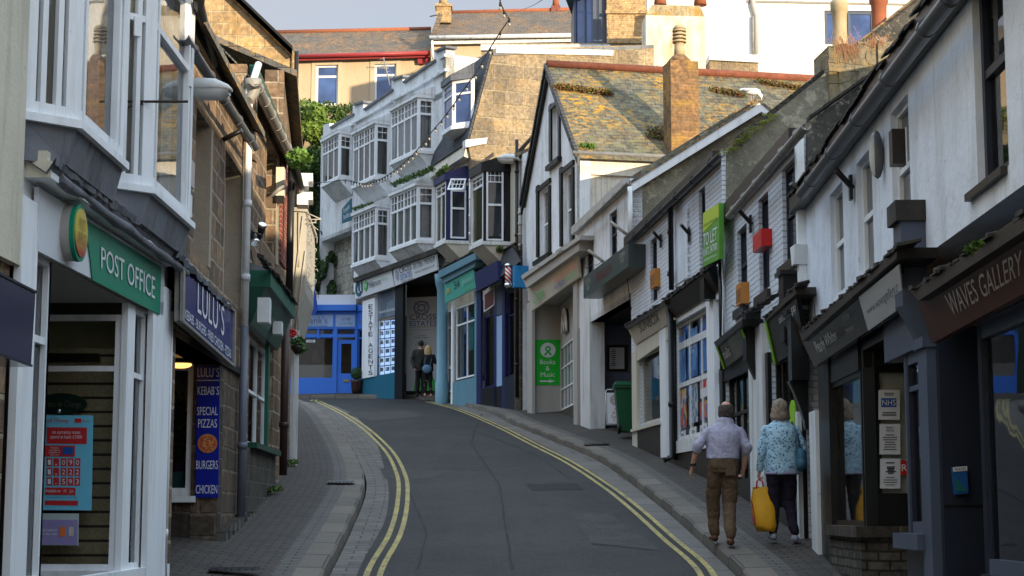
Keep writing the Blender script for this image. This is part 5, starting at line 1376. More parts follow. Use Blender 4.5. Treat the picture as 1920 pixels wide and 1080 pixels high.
# agents' shop fronts
slab(F7,[(665,528),(733,502),(739,537),(666,561)],EA,M['signwhite'],'agent_sign',.34,.06,.26)
slab(F7,[(737,503),(817,474),(820,506),(741,536)],EA,M['signwhite'],'agent_sign',.34,.06,.26)
slab(F7,[(661,522),(818,464),(818,474),(663,530)],EA,M['roofedge'],'cornice',.42,.42)
q = F7.q([(665,528),(680,522),(681,556),(666,561)],.345,.265)
mb = MB();nn = F7.n
def ringq(q,cu,cv,ru,rv,wd,a0,a1,lift,n=18):
    for k in range(n):
        A_,B_ = a0 + (a1 - a0) * k / n,a0 + (a1 - a0) * (k + 1) / n
        f = lambda a,s: sub(q,cu + ru * s * math.cos(a),1,cv + rv * s * math.sin(a),1)[0] + nn * lift
        mb.face([f(A_,1),f(B_,1),f(B_,wd),f(A_,wd)])
ringq(q,.5,.5,.42,.42,.55,.6,4.6,.01);mb.face([p + nn * .01 for p in sub(q,.45,.62,.1,.62)]);mb.face([p + nn * .01 for p in sub(q,.8,.97,.08,.6)]);ringq(q,.78,.6,.2,.2,.4,0,3.1,.011)
mb.build('swirl_logo',plain('petrol_logo',(.015,.10,.16),.4),EA)
q = F7.q([(682,527),(689,525),(689,544),(682,547)],.345,.30)
MB().prism([p + nn * .008 for p in disc(q,.5,.5,.48,.48)],-nn * .003).build('logo_disc',M['gtext'],EA)
text3('m',sub(q,.2,.8,.32,.66),EA,M['ltext'],lift=.012)
text('Millerson',F7,[(690,529),(713,520),(714,532),(691,541)],EA,M['dtext'],.34,.31,name='agent_lettering',lift=.012)
text('millerson.com',F7,[(715,522),(726,518),(726,522),(715,526)],EA,M['gtext'],.33,name='agent_lettering',lift=.012)
text('CROSS',F7,[(749,502),(771,494),(772,505),(750,513)],EA,M['dtext'],.33,.31,name='agent_lettering',lift=.012)
text('ESTATES',F7,[(751,515),(772,507),(773,518),(752,526)],EA,M['btext'],.31,.29,name='agent_lettering',lift=.012)
text('01736 793939',F7,[(775,494),(815,479),(815,490),(775,505)],EA,M['dtext'],.34,.33,name='agent_lettering',lift=.012)
text('www.crossestates.co.uk',F7,[(778,508),(815,494),(815,499),(778,513)],EA,M['dtext'],.31,.30,name='agent_lettering',lift=.012)
slab(F7,[(752,528),(773,520),(773,521.5),(752,529.5)],EA,M['gold'],'gold_rule',.30,.01,.30)
q = F7.q([(741,507),(747,505),(748,524),(742,527)],.335,.31);mb = MB();ringq(q,.5,.5,.5,.42,.7,0,6.283,.01);ringq(q,.5,.5,.25,.2,.5,0,6.283,.01);mb.build('round_emblem',plain('grey_blue_emblem',(.25,.3,.42),.4),EA)
zb7 = zr(52) - .4
# white board with the vertical words
P,Q,z0,z1 = F7.rect(708,685,562,708,.02)
MB().vbox(P,Q,z0,z1,F7.n,.12).build('agents_pilaster',M['white'],EA)
for k,c in enumerate('ESTATE AGENTS'):
    if c == ' ': continue
    y0 = 571 + k * 10.35
    text(c,F7,[(691,y0),(699,y0 - .8),(699,y0 + 7.2),(691,y0 + 8)],EA,M['dtext'],.145,name='vertical_lettering',lift=.006)
P,Q,z0,z1 = F7.rect(745,683,704,760)
MB().vbox(P,Q,zb7,z1,F7.n,.10).build('stall_riser',M['tealblue'],EA)
P,Q,z0,z1 = F7.rect(745,709,596,704)
w_ = window(P - F7.n * .05,Q - F7.n * .05,z0,z1,EA,M['beige2'],glassm=M['glass'],fw=.05,n=F7.n,name='shop_window',bk=.22)
P2,Q2,z2,z3 = F7.rect(745,709,545,594)
MB().vbox(P2,Q2,z2,z3,F7.n,.02).build('photo_band',poster_mat('grey_photo_band',[(.10,.13,.17),(.15,.19,.24),(.08,.10,.13)],2),EA)
text('Independent Sales & Lettings',F7,[(711,583),(743,575),(743,583),(711,590)],EA,M['ltext'],.03,name='agent_lettering')
MB().vbox(P2,F7.p(668),z3,F7.z(700,545),F7.n,.02).build('shop_head',M['beige2'],EA)
lm = {}
glow = plain('lit_property_card',(.42,.62,1.0),.4,emit=.32,var=.3,bump=0);pcard = poster_mat('property_photo',[(.1,.15,.12),(.35,.4,.45),(.08,.12,.25),(.5,.5,.45)],7)
for i in range(3):
    for j in range(6):
        x0,x1 = 711 + i * 11.3,711 + i * 11.3 + 9.6;y0 = 601 + j * 17 - (x0 - 727) * .12
        q = F7.q([(x0,y0),(x1,y0 - 1),(x1,y0 + 14),(x0,y0 + 15)],-.083)
        nm = ['top','second','third','fourth','fifth','lowest'][j] + ' row, ' + ['left','middle','right'][i] + ' column'
        t = thing('property_card','backlit blue property card in the agents window, ' + nm,'property card',tuple(q[3]),'lit property cards in the estate agents window')
        panel3(q,.01,t,glow,'card');panel3(sub(q,.12,.88,.12,.62),.003,t,pcard,'photo',.011)
# black framed entry with the tall banner
P,Q,z0,z1 = F7.rect(760,745,545,737)
MB().vbox(P,Q,zb7,F7.z(752,530),F7.n,.10).build('pilaster',M['black'],EA)
Gx = Fac(F7.p(760,-.5,640),F7.p(760,-.5,640) + Vector((1,-.08,0)))
q = Gx.q([(762,558),(819,556),(819,733),(762,733)])
zb_ = min(q[2].z,q[3].z)
MB().prism([q[0] + Vector((0,.05,.9)),q[1] + Vector((.6,.0,.9)),Vector((q[1].x + .6,q[1].y,zb7)),Vector((q[0].x,q[0].y + .05,zb7))],Vector((0,.2,0))).build('entry_wall',M['black'],EA)
t = thing('banner','tall white estate agents banner with a round crest behind the couple','banner',tuple((q[2] + q[3]) / 2));panel3(q,.02,t,M['signwhite'],'sheet')
nn_ = Gx.n
mb = MB();nn = nn_
ringq(q,.5,.115,.27,.075,.75,0,6.283,.028);ringq(q,.5,.115,.15,.042,.6,0,6.283,.028)
for a in range(4): 
    a_ = math.pi / 4 + a * math.pi / 2;mb.face([sub(q,.5 + r_ * .3 * math.cos(a_ + e_),1,.115 + r_ * .085 * math.sin(a_ + e_),1)[0] + nn * .03 for r_,e_ in ((.1,0),(1,-.12),(1,.12))])
mb.build('crest',plain('grey_blue_emblem',(.25,.3,.42),.4),t)
text3('CROSS',sub(q,.12,.98,.185,.245),t,M['dtext'],lift=.026);text3('ESTATES',sub(q,.12,.98,.255,.31),t,M['btext'],lift=.026)
panel3(sub(q,.12,.98,.318,.325),.003,t,M['gold'],'gold_rule',.022);text3('www.crossestates.co.uk',sub(q,.14,.96,.34,.358),t,plain('pale_grey_lettering',(.4,.42,.46),.5),lift=.026)
for k,(s_,v) in enumerate((('Licensed\nEstate Agents',.40),('Executive\nLocal Agents',.48),('Professional',.55),('Sales',.64),('Lettings',.69))): text3(s_,sub(q,.3,.75,v,v + (.045 if '\n' in s_ else .018)),t,M['dtext'],lift=.026)
mb = MB();pts = [sub(q,.62 + .38 * math.cos(a) * .999,1,1 - .2 * math.sin(a),1)[0] + nn * .027 for a in [math.pi * k / 14 for k in range(15)]]
mb.prism(pts,-nn * .004).build('green_corner',M['gtext'],t)
# soffit over the entry
zs7 = F7.z(790,520)
MB().prism([F7.p(745) + Vector((0,0,zs7)),F7.p(836) + Vector((0,0,zs7)),F7.p(836) - F7.n * 1.5 + Vector((0,0,zs7)),F7.p(745) - F7.n * 1.5 + Vector((0,0,zs7))],(0,0,.15)).build('entry_soffit',M['black'],EA)
# house behind the agents, teal sign on the slanted wall
t = thing('hanging_sign','small dark teal sign with white writing on the white corner wall','sign',tuple(F7.w(648,415,.4)))
q = F7.q([(643,392),(660,372),(660,413),(643,419)],.35);panel3(q,.04,t,plain('petrol_sign',(.02,.12,.17),.4),'board');text3('Trewyn\nStudios',sub(q,.15,.85,.15,.8),t,M['ltext'],lift=.045)
A = F7.w(644,395,.3);MB().tube([A,A - F7.n * .35 + Vector((0,0,.1))],.02,6).build('sign_arm',M['gutter_bk'],t)
# ---- blue hair studio
FR = thing('corner_shop','low bright blue hairdressing shop with a white flat roof at the top of the road','shop building',(-6.8,59.5,zr(59.5)))
zb8 = zr(59) - .3
def f8(x0,x1,yt,yb,nm,m,off=0,proj=.05,zb=None):
    P,Q,z0,z1 = F8.rect(x0,x1,yt,yb);return MB().vbox(P + F8.n * off,Q + F8.n * off,zb if zb is not None else z0,z1,F8.n,proj).build(nm,m,FR)
f8(540,668,553,573,'parapet',M['signwhite'],-.2,.25);f8(540,669,573,584,'cornice',M['frank'],0,.28)
f8(540,669,584,617,'fascia',M['frank'],0,.08);f8(540,625,591,613,'name_panel',M['frankpale'],.08,.015);f8(630,666,591,613,'name_panel',M['frankpale'],.08,.015)
text("Frank's",F8,[(566,594),(614,594),(614,607),(566,607)],FR,plain('grey_blue_lettering',(.12,.16,.28),.4),.096)
text('HAIR STUDIO',F8,[(572,609),(614,609),(614,612),(572,612)],FR,plain('grey_blue_lettering',(.12,.16,.28),.4),.096)
text('Est 1980',F8,[(641,596),(657,596),(657,601),(641,601)],FR,plain('grey_blue_lettering',(.12,.16,.28),.4),.096);text('Tel 01736 794289',F8,[(636,605),(661,605),(661,608),(636,608)],FR,plain('grey_blue_lettering',(.12,.16,.28),.4),.096)
for x0,x1 in ((536,541),(596,599),(625,632),(666,670)): f8(x0,x1,617,636 if x0 == 596 else 740,'shop_post',M['frank'],0,.08)
f8(541,666,628,633,'transom',M['frank'],0,.07);f8(541,625,710,745,'stall_riser',M['frank'],0,.06,zb8);
for x0,x1 in ((541,596),(599,625),(632,666)):
    P,Q,z0,z1 = F8.rect(x0,x1,617,628);window(P,Q,z0,z1,FR,M['frank'],glassm=M['dglass'],fw=.03,n=F8.n,name='transom_window')
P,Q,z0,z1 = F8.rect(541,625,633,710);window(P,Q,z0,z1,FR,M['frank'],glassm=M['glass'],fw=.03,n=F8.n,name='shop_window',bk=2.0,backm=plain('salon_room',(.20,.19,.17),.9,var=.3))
f8(542,624,684,709,'frosted_band',M['frost'],-.05,.01)
mb = MB();c = F8.w(592,665,-.8);mb.loft([(c + Vector((0,0,-.7)),.30,.1),(c + Vector((0,0,-.2)),.26,.12),(c + Vector((0,0,.2)),.16,.1),(c + Vector((0,0,.38)),.05,.05)],12);tag(mb.build('hanging_coat',M['black']),'black coat hanging inside the blue shop window','coat')
t = thing('open_sign','small white sign hanging in the blue shop window','sign',tuple(F8.w(581,640,-.02)));panel3(F8.q([(574,637),(591,637),(591,642),(574,642)],-.01),.01,t,M['signwhite'],'board');text('CLOSED',F8,[(577,638),(588,638),(588,641),(577,641)],t,M['dtext'],.004,lift=.002)
P,Q,z0,z1 = F8.rect(632,666,637,735)
D = window(P,Q,zw(59.5) - .05,z1,FR,M['frank'],glassm=M['glass'],rows=[(.30,.12)],fw=.14,n=F8.n,name='door',bk=1.5)
MB().vbox(P + F8.n * .005,Q + F8.n * .005,zw(59.5) - .05,z0 + .65,F8.n,.02).build('kick_panel',M['frank'],D)
P,Q,z0,z1 = F8.rect(644,655,712,716);MB().vbox(P,Q,z0,z1,F8.n,.05).build('letter_plate',plain('brass',(.4,.28,.1),.3,metal=.8),D)
# angled pane to the right
F8b = Fac(F8.p(670),(F8.p(670).x + .5,F8.p(670).y - .55))
P,Q = F8.p(670),F8b.p(684)
for (yt,yb,nm,m) in ((584,617,'fascia','frank'),(573,584,'cornice','frank'),(710,760,'stall_riser','frank')):
    z0,z1 = F8b.z(677,yb),F8b.z(677,yt);MB().vbox(P,Q,z0,z1,F8b.n,.06 if nm == 'fascia' else .12).build(nm,M[m],FR)
z0,z1 = F8b.z(677,710),F8b.z(677,617);window(P,Q,z0,z1,FR,M['frank'],glassm=M['glass'],rows=[(.82,.05)],fw=.06,n=F8b.n,name='side_window')
text('k',F8b,[(673,594),(681,594),(681,608),(673,608)],FR,plain('grey_blue_lettering',(.12,.16,.28),.4),.066)
P,Q = F8.p(536),F8.p(684)
MB().prism([P + Vector((0,-.0,F8.z(600,575))),Q + Vector((0,0,F8.z(600,575))),Q + Vector((1,2.4,F8.z(600,575))),P + Vector((-1,2.4,F8.z(600,575)))],(0,0,.1)).build('flat_roof',M['lead'],FR)
# topiary pot
c = at(669,738,58.6);c.z = zr(58.6) + .13
t = thing('potted_shrub','clipped round box shrub in a dark pot by the blue shop door','potted plant',tuple(c))
MB().tube([c,c + Vector((0,0,.2)),c + Vector((0,0,.42)),c + Vector((0,0,.5))],[.15,.19,.21,.23],16).build('pot',plain('dark_glazed_pot',(.04,.02,.018),.3),t)
leaves(MB(),c + Vector((0,0,.72)),(.23,.23,.25),900,.03,2).build('foliage',leaf('box_leaves',(.02,.06,.02),(.05,.11,.03),12),t)
MB().ell(c + Vector((0,0,.72)),.2,12,9).build('foliage_core',leaf('box_core',(.012,.03,.012),(.02,.05,.02)),t)
# blue flag
c = F8.w(589,590,.5);t = thing('flag','furled royal blue flag on a slanting pole over the blue shop','flag',tuple(c))
MB().tube([c,c + Vector((0.02,-.25,1.45))],.018,6).build('flag_pole',M['pvc'],t)
mb = MB();a,b,d_ = c + Vector((-.02,-.22,1.42)),c + Vector((.14,-.1,.15)),c + Vector((-.12,-.06,.0))
mb.prism([a,b,(b + d_) / 2 + Vector((0,0,-.06)),d_],(0,.03,0));mb.build('cloth',plain('royal_blue_cloth',(.03,.08,.42),.7),t)

# ---- B54 and barber
zb6 = zr(46) - .6
UU = lambda px,py=500: F6.u(F6.p(px,0,py))
SB = thing('narrow_building','narrow house with a slate hung attic, navy bay window and a teal shop front','building',(-1.5,51,zr(51)))
PB = thing('narrow_building','narrow beige house with a black bay window over the barber shop','building',(-.3,47.5,zr(47.5)))
zPB = F6.z(968,296);zSB = F6.z(850,318)
wall_uz(F6,[(UU(978),F6.z(930,470)),(UU(886),F6.z(930,470)),(UU(886),zPB),(UU(978),zPB)],[],M['beige'],PB)
wall_uz(F6,[(UU(886),F6.z(860,480)),(UU(820),F6.z(860,480)),(UU(820),zSB),(UU(886),zSB)],[],M['shell'],SB)
bay(F6,957,906,884,322,452,.75,PB,M['white2'],M['beige'],roofm=M['black'],cols=1,topcols=3,near_top=4,trans=.82,corbel=.6,headh=.25,side_m=M['black'],fw=.09,near_cell=False)
bay(F6,879,836,817,338,450,.7,SB,M['white2'],M['beige'],roofm=M['navyblue'],cols=2,topcols=1,near_top=4,trans=.8,corbel=.6,headh=.2,side_m=M['navyblue'],fw=.09,near_cell=False)
# white sashes set in the dark near faces
def face_win(F,near,corner,proj,x0,x1,yt,yb,root,rows,cells,nm='bay_window',cols=()):
    N_,C_ = F.p(near,0,390),F.p(corner,proj,390);f = Fac(N_,C_)
    P,Q,z0,z1 = f.rect(x0,x1,yt,yb,.03);return window(P,Q,z0,z1,root,M['white'],glassm=M['dglass'],rows=rows,cellbars=cells,fw=.05,n=f.n,name=nm,cols=cols),f
face_win(F6,957,906,.75,912,944,317,451,PB,[(.5,.06),(.82,.03)],[(u - .01,u + .01,.82,1) for u in (.25,.5,.75)] + [(.0,1,.905,.915)])
face_win(F6,879,836,.7,845,874,356,447,SB,[(.62,.06)],[])
_,f_ = face_win(F6,879,836,.7,846,873,336,355,SB,[],[])
q = f_.q([(845,335),(874,335),(868,356),(838,356)],.1,.32);t = SB
mb = MB()
for a,b,c,d_ in ((0,1,0,.14),(0,1,.86,1),(0,.08,.14,.86),(.92,1,.14,.86)): 
    s_ = sub(q,a,b,c,d_);mb.prism(s_,f_.n * .04)
for u in (.29,.5,.71): mb.prism(sub(q,u - .015,u + .015,.14,.86),f_.n * .03)
mb.prism(sub(q,.08,.92,.48,.53),f_.n * .03);mb.build('open_casement',M['white'],SB)
# apron and dormer above the navy bay
z0,z1 = zSB,F6.z(855,236)
P,Q = F6.pu(UU(887)),F6.pu(UU(820))
mb = MB();mb.prism([P + F6.n * .3 + Vector((0,0,z0)),Q + F6.n * .3 + Vector((0,0,z0)),Q + Vector((0,0,z1)),P + Vector((0,0,z1))],-F6.n * .15 + Vector((0,0,-.05)))
mb.build('sloping_apron',M['dirtywhite'],SB)
bay(F6,888,848,831,152,237,.5,SB,M['white'],M['shell'],roofm=M['lead'],cols=1,topcols=1,near_top=1,trans=.7,corbel=.15,headh=.18,glassm=M['skyglass'],near_cell=False)
G6 = Fac(F6.p(890,0,300),F6.p(890,0,300) - F6.n * 5)
gp = [(926,92),(1226,84),(1226,330),(890,330),(878,272)]
MB().prism([G6.w(*p) for p in gp],-G6.n * .4).build('stone_gable',M['grey_stone'],SB)
MB().prism([G6.w(930,89,.06),G6.w(1150,94,.06),G6.w(1150,104,.06),G6.w(930,99,.06)],-G6.n * .5).build('gable_coping',M['white2'],SB)
zm0,zm1 = G6.z(885,268),G6.z(924,92)
A,B = G6.w(878,268,.03),G6.w(925,92,.03);vv = F6.d * 6.5
MB().prism([A,B,B + vv,A + vv],-G6.n * .0 + F6.n * .06).build('slate_hanging',M['slate_blue'],SB)
MB().prism([B + Vector((0,0,-.2)),G6.w(1226,90) ,G6.w(1226,90) + vv,B + vv + Vector((0,0,-.2))],(0,0,.1)).build('roof',M['lead'],SB)
slab(G6,[(873,262),(914,258),(912,269),(873,276)],SB,M['white2'],'eaves_box',.1,.3)
# sloping verge of the barber's roof and back part
MB().prism([F6.pu(UU(960)) + Vector((0,0,zPB - .1)) ,F6.w(1003,255,-1.2),F6.w(1003,248,-1.2),F6.pu(UU(960)) + Vector((0,0,zPB + .1))],F6.d * .2).build('roof_verge',M['gutter_bk'],PB)
P,Q = F6.pu(UU(980)),F6.pu(UU(886))
roofslab([P + F6.n * .2 + Vector((0,0,zPB)),Q + F6.n * .2 + Vector((0,0,zPB)),Q - F6.n * 2.6 + Vector((0,0,zPB + 1.5)),P - F6.n * 2.6 + Vector((0,0,zPB + 1.5))],.1,PB,M['slate'])
MB().prism([P + Vector((0,0,zb6)),P - F6.n * 2.6 + Vector((0,0,zb6)),P - F6.n * 2.6 + Vector((0,0,zPB + 1.4)),P + Vector((0,0,zPB))],F6.d * .2).build('side_wall',M['shell'],PB)
fpipe(F6,969,262,745,PB,M['gutter_bk'],r=.05,off=.1);fpipe(F6,882,322,455,PB,M['pvc'],r=.04,off=.75)
fpipe(F6,975,390,470,PB,M['wood'],r=.05,off=.05)
# barber shop front
slab(F6,[(887,508),(958,459),(975,490),(905,545)],PB,plain('charcoal_hood',(.035,.037,.042),.5),'sloping_hood',.15,.05,.45)
slab(F6,[(889,512),(932,489),(934,525),(893,547)],PB,M['navyblue'],'hood_sign',.50,.12,.50)
ragged(F6,(886,500),(962,458),PB,.25,M['roofedge'],44,.05,.2)
for (r,nm,m) in (((897,905,545,745),'shop_post','navyblue'),((930,935,540,745),'shop_post','navyblue'),((945,950,520,745),'shop_post','navyblue'),((968,980,460,760),'stone_pier','granite_dark'),((935,945,535,590),'shop_panel','slateblue'),((935,945,592,724),'pale_panel','frankpale'),((950,968,705,760),'stall_riser','navy'),((905,945,726,760),'stall_riser','black')):
    P,Q,z0,z1 = F6.rect(*r);MB().vbox(P,Q,min(z0,zb6 + .6) if r[3] > 740 else z0,z1,F6.n,.06).build(nm,M[m],PB)
for r in ((905,930,590,726),(935,945,592,724),(950,968,545,705)):
    P,Q,z0,z1 = F6.rect(*r);window(P - F6.n * .05,Q - F6.n * .05,z0,z1,PB,M['navyblue'],glassm=M['glass'],fw=.05,n=F6.n,name='shop_window',rows=[(.72,.05)] if r[0] == 950 else (),bk=.8)
q = F6.q([(909,552),(929,537),(929,572),(909,586)],.04);panel3(q,.02,PB,plain('dark_red_panel',(.12,.03,.03),.4),'red_panel')
for a,b,c,d_ in ((0,1,0,.06),(0,1,.94,1),(0,.06,0,1),(.94,1,0,1)): panel3(sub(q,a,b,c,d_),.015,PB,M['white2'],'panel_edge',.02)
P,Q = F6.p(968),F6.p(897);MB().vbox(P - F6.n * .35,Q - F6.n * .35,zb6,F6.z(930,500),F6.n,-.1).build('shop_back',M['room'],PB)
P,Q = F6.p(897),F6.p(820)
# barber's pole
c = F6.w(953,540,.55);zt = F6.w(953,493,.55).z
t = thing('barber_pole','red and white striped barber pole with silver caps beside the black downpipe','barber pole',tuple(c))
z0 = c.z;hh = zt - z0
@memo
def pole_mat(name):
    t = NT(name);v = t.uv(world=True);sp = t.n('ShaderNodeSeparateXYZ');t.l(v,sp.inputs[0])
    a = t.n('ShaderNodeMath');a.operation = 'MULTIPLY_ADD';t.l(sp.outputs['X'],a.inputs[0]);a.inputs[1].default_value = 1.0;t.l(sp.outputs['Z'],a.inputs[2])
    b = t.n('ShaderNodeMath');b.operation = 'MULTIPLY';t.l(a.outputs[0],b.inputs[0]);b.inputs[1].default_value = 9
    f = t.n('ShaderNodeMath');f.operation = 'FRACT';t.l(b.outputs[0],f.inputs[0])
    return t.fin(t.mix(t.ramp(f.outputs[0],.48,.52),(.6,.02,.02),(.8,.8,.8)),.2)
MB().tube([c + Vector((0,0,hh * .18)),c + Vector((0,0,hh * .84))],.085,16).build('striped_tube',pole_mat('barber_stripes'),t)
MB().tube([c,c + Vector((0,0,hh * .06)),c + Vector((0,0,hh * .18))],[.05,.1,.105],16).build('lower_cap',M['chrome'],t)
MB().tube([c + Vector((0,0,hh * .84)),c + Vector((0,0,hh * .93)),c + Vector((0,0,hh))],[.105,.1,.03],16).build('upper_cap',M['chrome'],t)
q = F6.q([(961,500),(965,497),(965,538),(961,540)],.5);MB().prism(q,-F6.n * .5).build('mounting_board',plain('bright_blue_board',(.02,.2,.45),.4),t)
# teal shop
slab(F6,[(833,533),(887,505),(896,538),(834,569)],SB,M['tealsign'],'teal_sign',.34,.05,.24)
text('54',F6,[(851,529),(861,524),(861,538),(852,543)],SB,M['dtext'],.34,.30,name='shop_lettering',lift=.012);text('gemesis',F6,[(866,525),(886,514),(887,528),(867,538)],SB,plain('pale_teal_lettering',(.35,.65,.55),.4),.34,.30,name='shop_lettering',lift=.012)
text('JEWELLERY',F6,[(868,543),(886,535),(887,540),(868,549)],SB,M['gtext'],.29,.28,name='shop_lettering',lift=.012)
q = F6.q([(836,541),(845,537),(845,552),(837,557)],.33,.29);nn = F6.n;mb = MB();ringq(q,.5,.7,.45,.6,.75,math.pi,2 * math.pi,.01);ringq(q,.5,.7,.25,.35,.6,math.pi,2 * math.pi,.01);mb.build('arch_logo',plain('yellow_logo',(.6,.5,.1),.4),SB)
slab(F6,[(822,508),(892,473),(892,486),(822,522)],SB,M['teal'],'cornice',.5,.45);ragged(F6,(822,505),(892,469),SB,.5,M['roofedge'],77,.04,.45)
slab(F6,[(826,522),(892,486),(890,500),(832,531)],SB,M['teal'],'cornice_bed',.40,.3)
cc = F6.p(829,.18,650);zt = F6.z(829,520)
MB().tube([Vector((cc.x,cc.y,zb6)),Vector((cc.x,cc.y,zr(52) + .7)),Vector((cc.x,cc.y,zr(52) + .72)),Vector((cc.x,cc.y,zt - .5)),Vector((cc.x,cc.y,zt - .3)),Vector((cc.x,cc.y,zt))],[.21,.21,.17,.165,.22,.25],12).build('shop_column',M['teal'],SB)
for (r,nm,m) in (((834,836,570,742),'shop_post','white'),((849,852,565,742),'shop_post','white'),((893,897,545,745),'shop_post','teal'),((852,893,712,760),'stall_riser','teal')):
    P,Q,z0,z1 = F6.rect(*r);MB().vbox(P,Q,min(z0,zb6 + .6) if r[3] > 740 else z0,z1,F6.n,.06).build(nm,M[m],SB)
P,Q,z0,z1 = F6.rect(852,893,570,708);window(P - F6.n * .05,Q - F6.n * .05,z0,z1,SB,M['white'],glassm=M['glass'],fw=.05,cols=[(.5,.05)],rows=[(.75,.05)],n=F6.n,name='shop_window',bk=.9)
P,Q,z0,z1 = F6.rect(836,849,580,735);window(P - F6.n * .05,Q - F6.n * .05,z0,z1,SB,M['white'],glassm=M['glass'],fw=.07,rows=[(.78,.05),(.3,.1)],n=F6.n,name='door',bk=.9)
poster(F6,[(880,597),(888,594),(888,655),(880,658)],-.2,plain('cyan_paper',(.1,.5,.6),.5),'pale turquoise strip poster in the teal shop window')
# ================================================================== LEFT ROW
zz = Vector((0,0,1))
X0 = -3.2
zbL = zr(10) - 1.2
# ---- cream neighbour at the edge of the picture
CN = thing('cream_building','plain cream rendered building at the left edge of the view','building',(-3.3,9,zr(9)))
E_ = FL1.p(45,.04,300)
MB().vbox(E_,(E_.x,-12,0),FL1.z(30,500),9,FL1.n,-6).build('wall',M['cream'],CN)
MB().vbox((E_.x - .06,E_.y - .02,0),(E_.x - .06,-12,0),zbL,FL1.z(30,500),FL1.n,-5.9).build('lower_wall',M['brown_stone'],CN)
t = thing('shop_sign','dark purple blank box sign cut by the left edge of the view','sign',tuple(FL1.w(40,690,.3)))
q = FL1.q([(-300,360),(67,546),(58,688),(-300,560)],.30,.30);MB().prism(q,-FL1.n * .28).build('sign_box',M['darkpurple'],t)
for a,b,c,d_ in ((0,1,0,.03),(0,1,.97,1)): panel3(sub(q,a,b,c,d_),.01,t,M['navy'],'sign_trim')

# ---- post office house
PO = thing('shop_house','white post office house with two upper bay windows and a green shop sign','house',(X0,14,zr(14)))
U1 = lambda px,py=600: FL1.u(FL1.p(px,0,py))
Yn,Yf = E_.y,15.95
uN_,uF_ = FL1.u((X0,Yn)),FL1.u((X0,Yf))
zS = FL1.z(60,469);zT = 6.2;zBay = 2.42
wall_uz(FL1,[(uN_,zS + .02),(uF_,zS + .02),(uF_,zT),(uN_,zT)],[],M['white2'],PO)
MB().vbox((X0,Yf),(X0 - 6,Yf),zbL,zT,Vector((0,-1,0)),.25).build('side_wall',M['brown_stone'],PO)
MB().vbox((X0 - 5,Yn),(X0 - 5,Yf),zbL,zT,Vector((1,0,0)),.2).build('back_wall',M['brown_stone'],PO)
roofslab([(X0 + .35,Yn,zT),(X0 + .35,Yf,zT),(X0 - 5,Yf,zT + 2),(X0 - 5,Yn,zT + 2)],.15,PO,M['slate'])
def cbay(y0,y1,cut,lab):
    C1 = Vector((X0 + .28,y0 + .28,0));C2 = Vector((X0 + .28,y1 - .28,0));A_ = Vector((X0,y0,0));B_ = Vector((X0,y1,0))
    z0,z1 = 2.60,5.6
    faces = [(A_,C1),(C1,C2),(C2,B_)]
    for k,(P,Q) in enumerate(faces):
        d = (Q - P).normalized();n = Vector((d.y,-d.x,0));n = n if n.x > 0 else -n
        L_ = (Q - P).length
        w = window(P,Q,z0,z1,PO,M['white'],glassm=M['glass'],fw=.085 if k != 1 else .10,rows=[(.46,.055)],n=n,name='bay_window',depth=.08,bk=.9,backm=M['roomlt'],curtain=[(.02,.35),(.65,.98)])
        m = MB()                                   # moulded inner sash frames
        for a,b in ((.16,.22),(L_ - .22,L_ - .16)) if k == 1 else ((.12,.16),(L_ - .16,L_ - .12)):
            m.prism([P + d * a + zz * z0,P + d * b + zz * z0,P + d * b + zz * z1,P + d * a + zz * z1],-n * .05)
        m.build('sash_stile',M['white'],w)
        # sash horn and projecting lower sash
        zh = z0 + (z1 - z0) * .46
        MB().prism([P + d * (L_ - .2) + zz * (zh - .16),P + d * (L_ - .14) + zz * (zh - .16),P + d * (L_ - .14) + zz * zh,P + d * (L_ - .2) + zz * zh],n * .015).build('sash_horn',M['white'],w)
    plan = [A_,C1,C2,B_]
    def grow(e): return [A_ + Vector((0,-e,0)),C1 + Vector((e,-e * .5,0)),C2 + Vector((e,e * .5,0)),B_ + Vector((0,e,0))]
    MB().prism([p + zz * (z0 - .055) for p in grow(.045)],zz * .055).build('bay_sill',M['white'],PO)
    mb = MB();a = [p + zz * (z0 - .055) for p in grow(.0)];b = [A_ + zz * 2.28 + Vector((.0,0,0)),C1 + zz * 2.30 + Vector((-.06,0,0)),C2 + zz * 2.30 + Vector((-.06,0,0)),B_ + zz * 2.28]
    for k in range(3): mb.face([a[k],a[k + 1],b[k + 1],b[k]])
    mb.build('lead_apron',M['lead'],PO)
    MB().prism([p + zz * z1 for p in grow(.06)],zz * .12).build('bay_head',M['white'],PO)
cbay(FL1.p(45,0,215).y - .02,12.85,0,'near');cbay(13.28,15.55,0,'far')
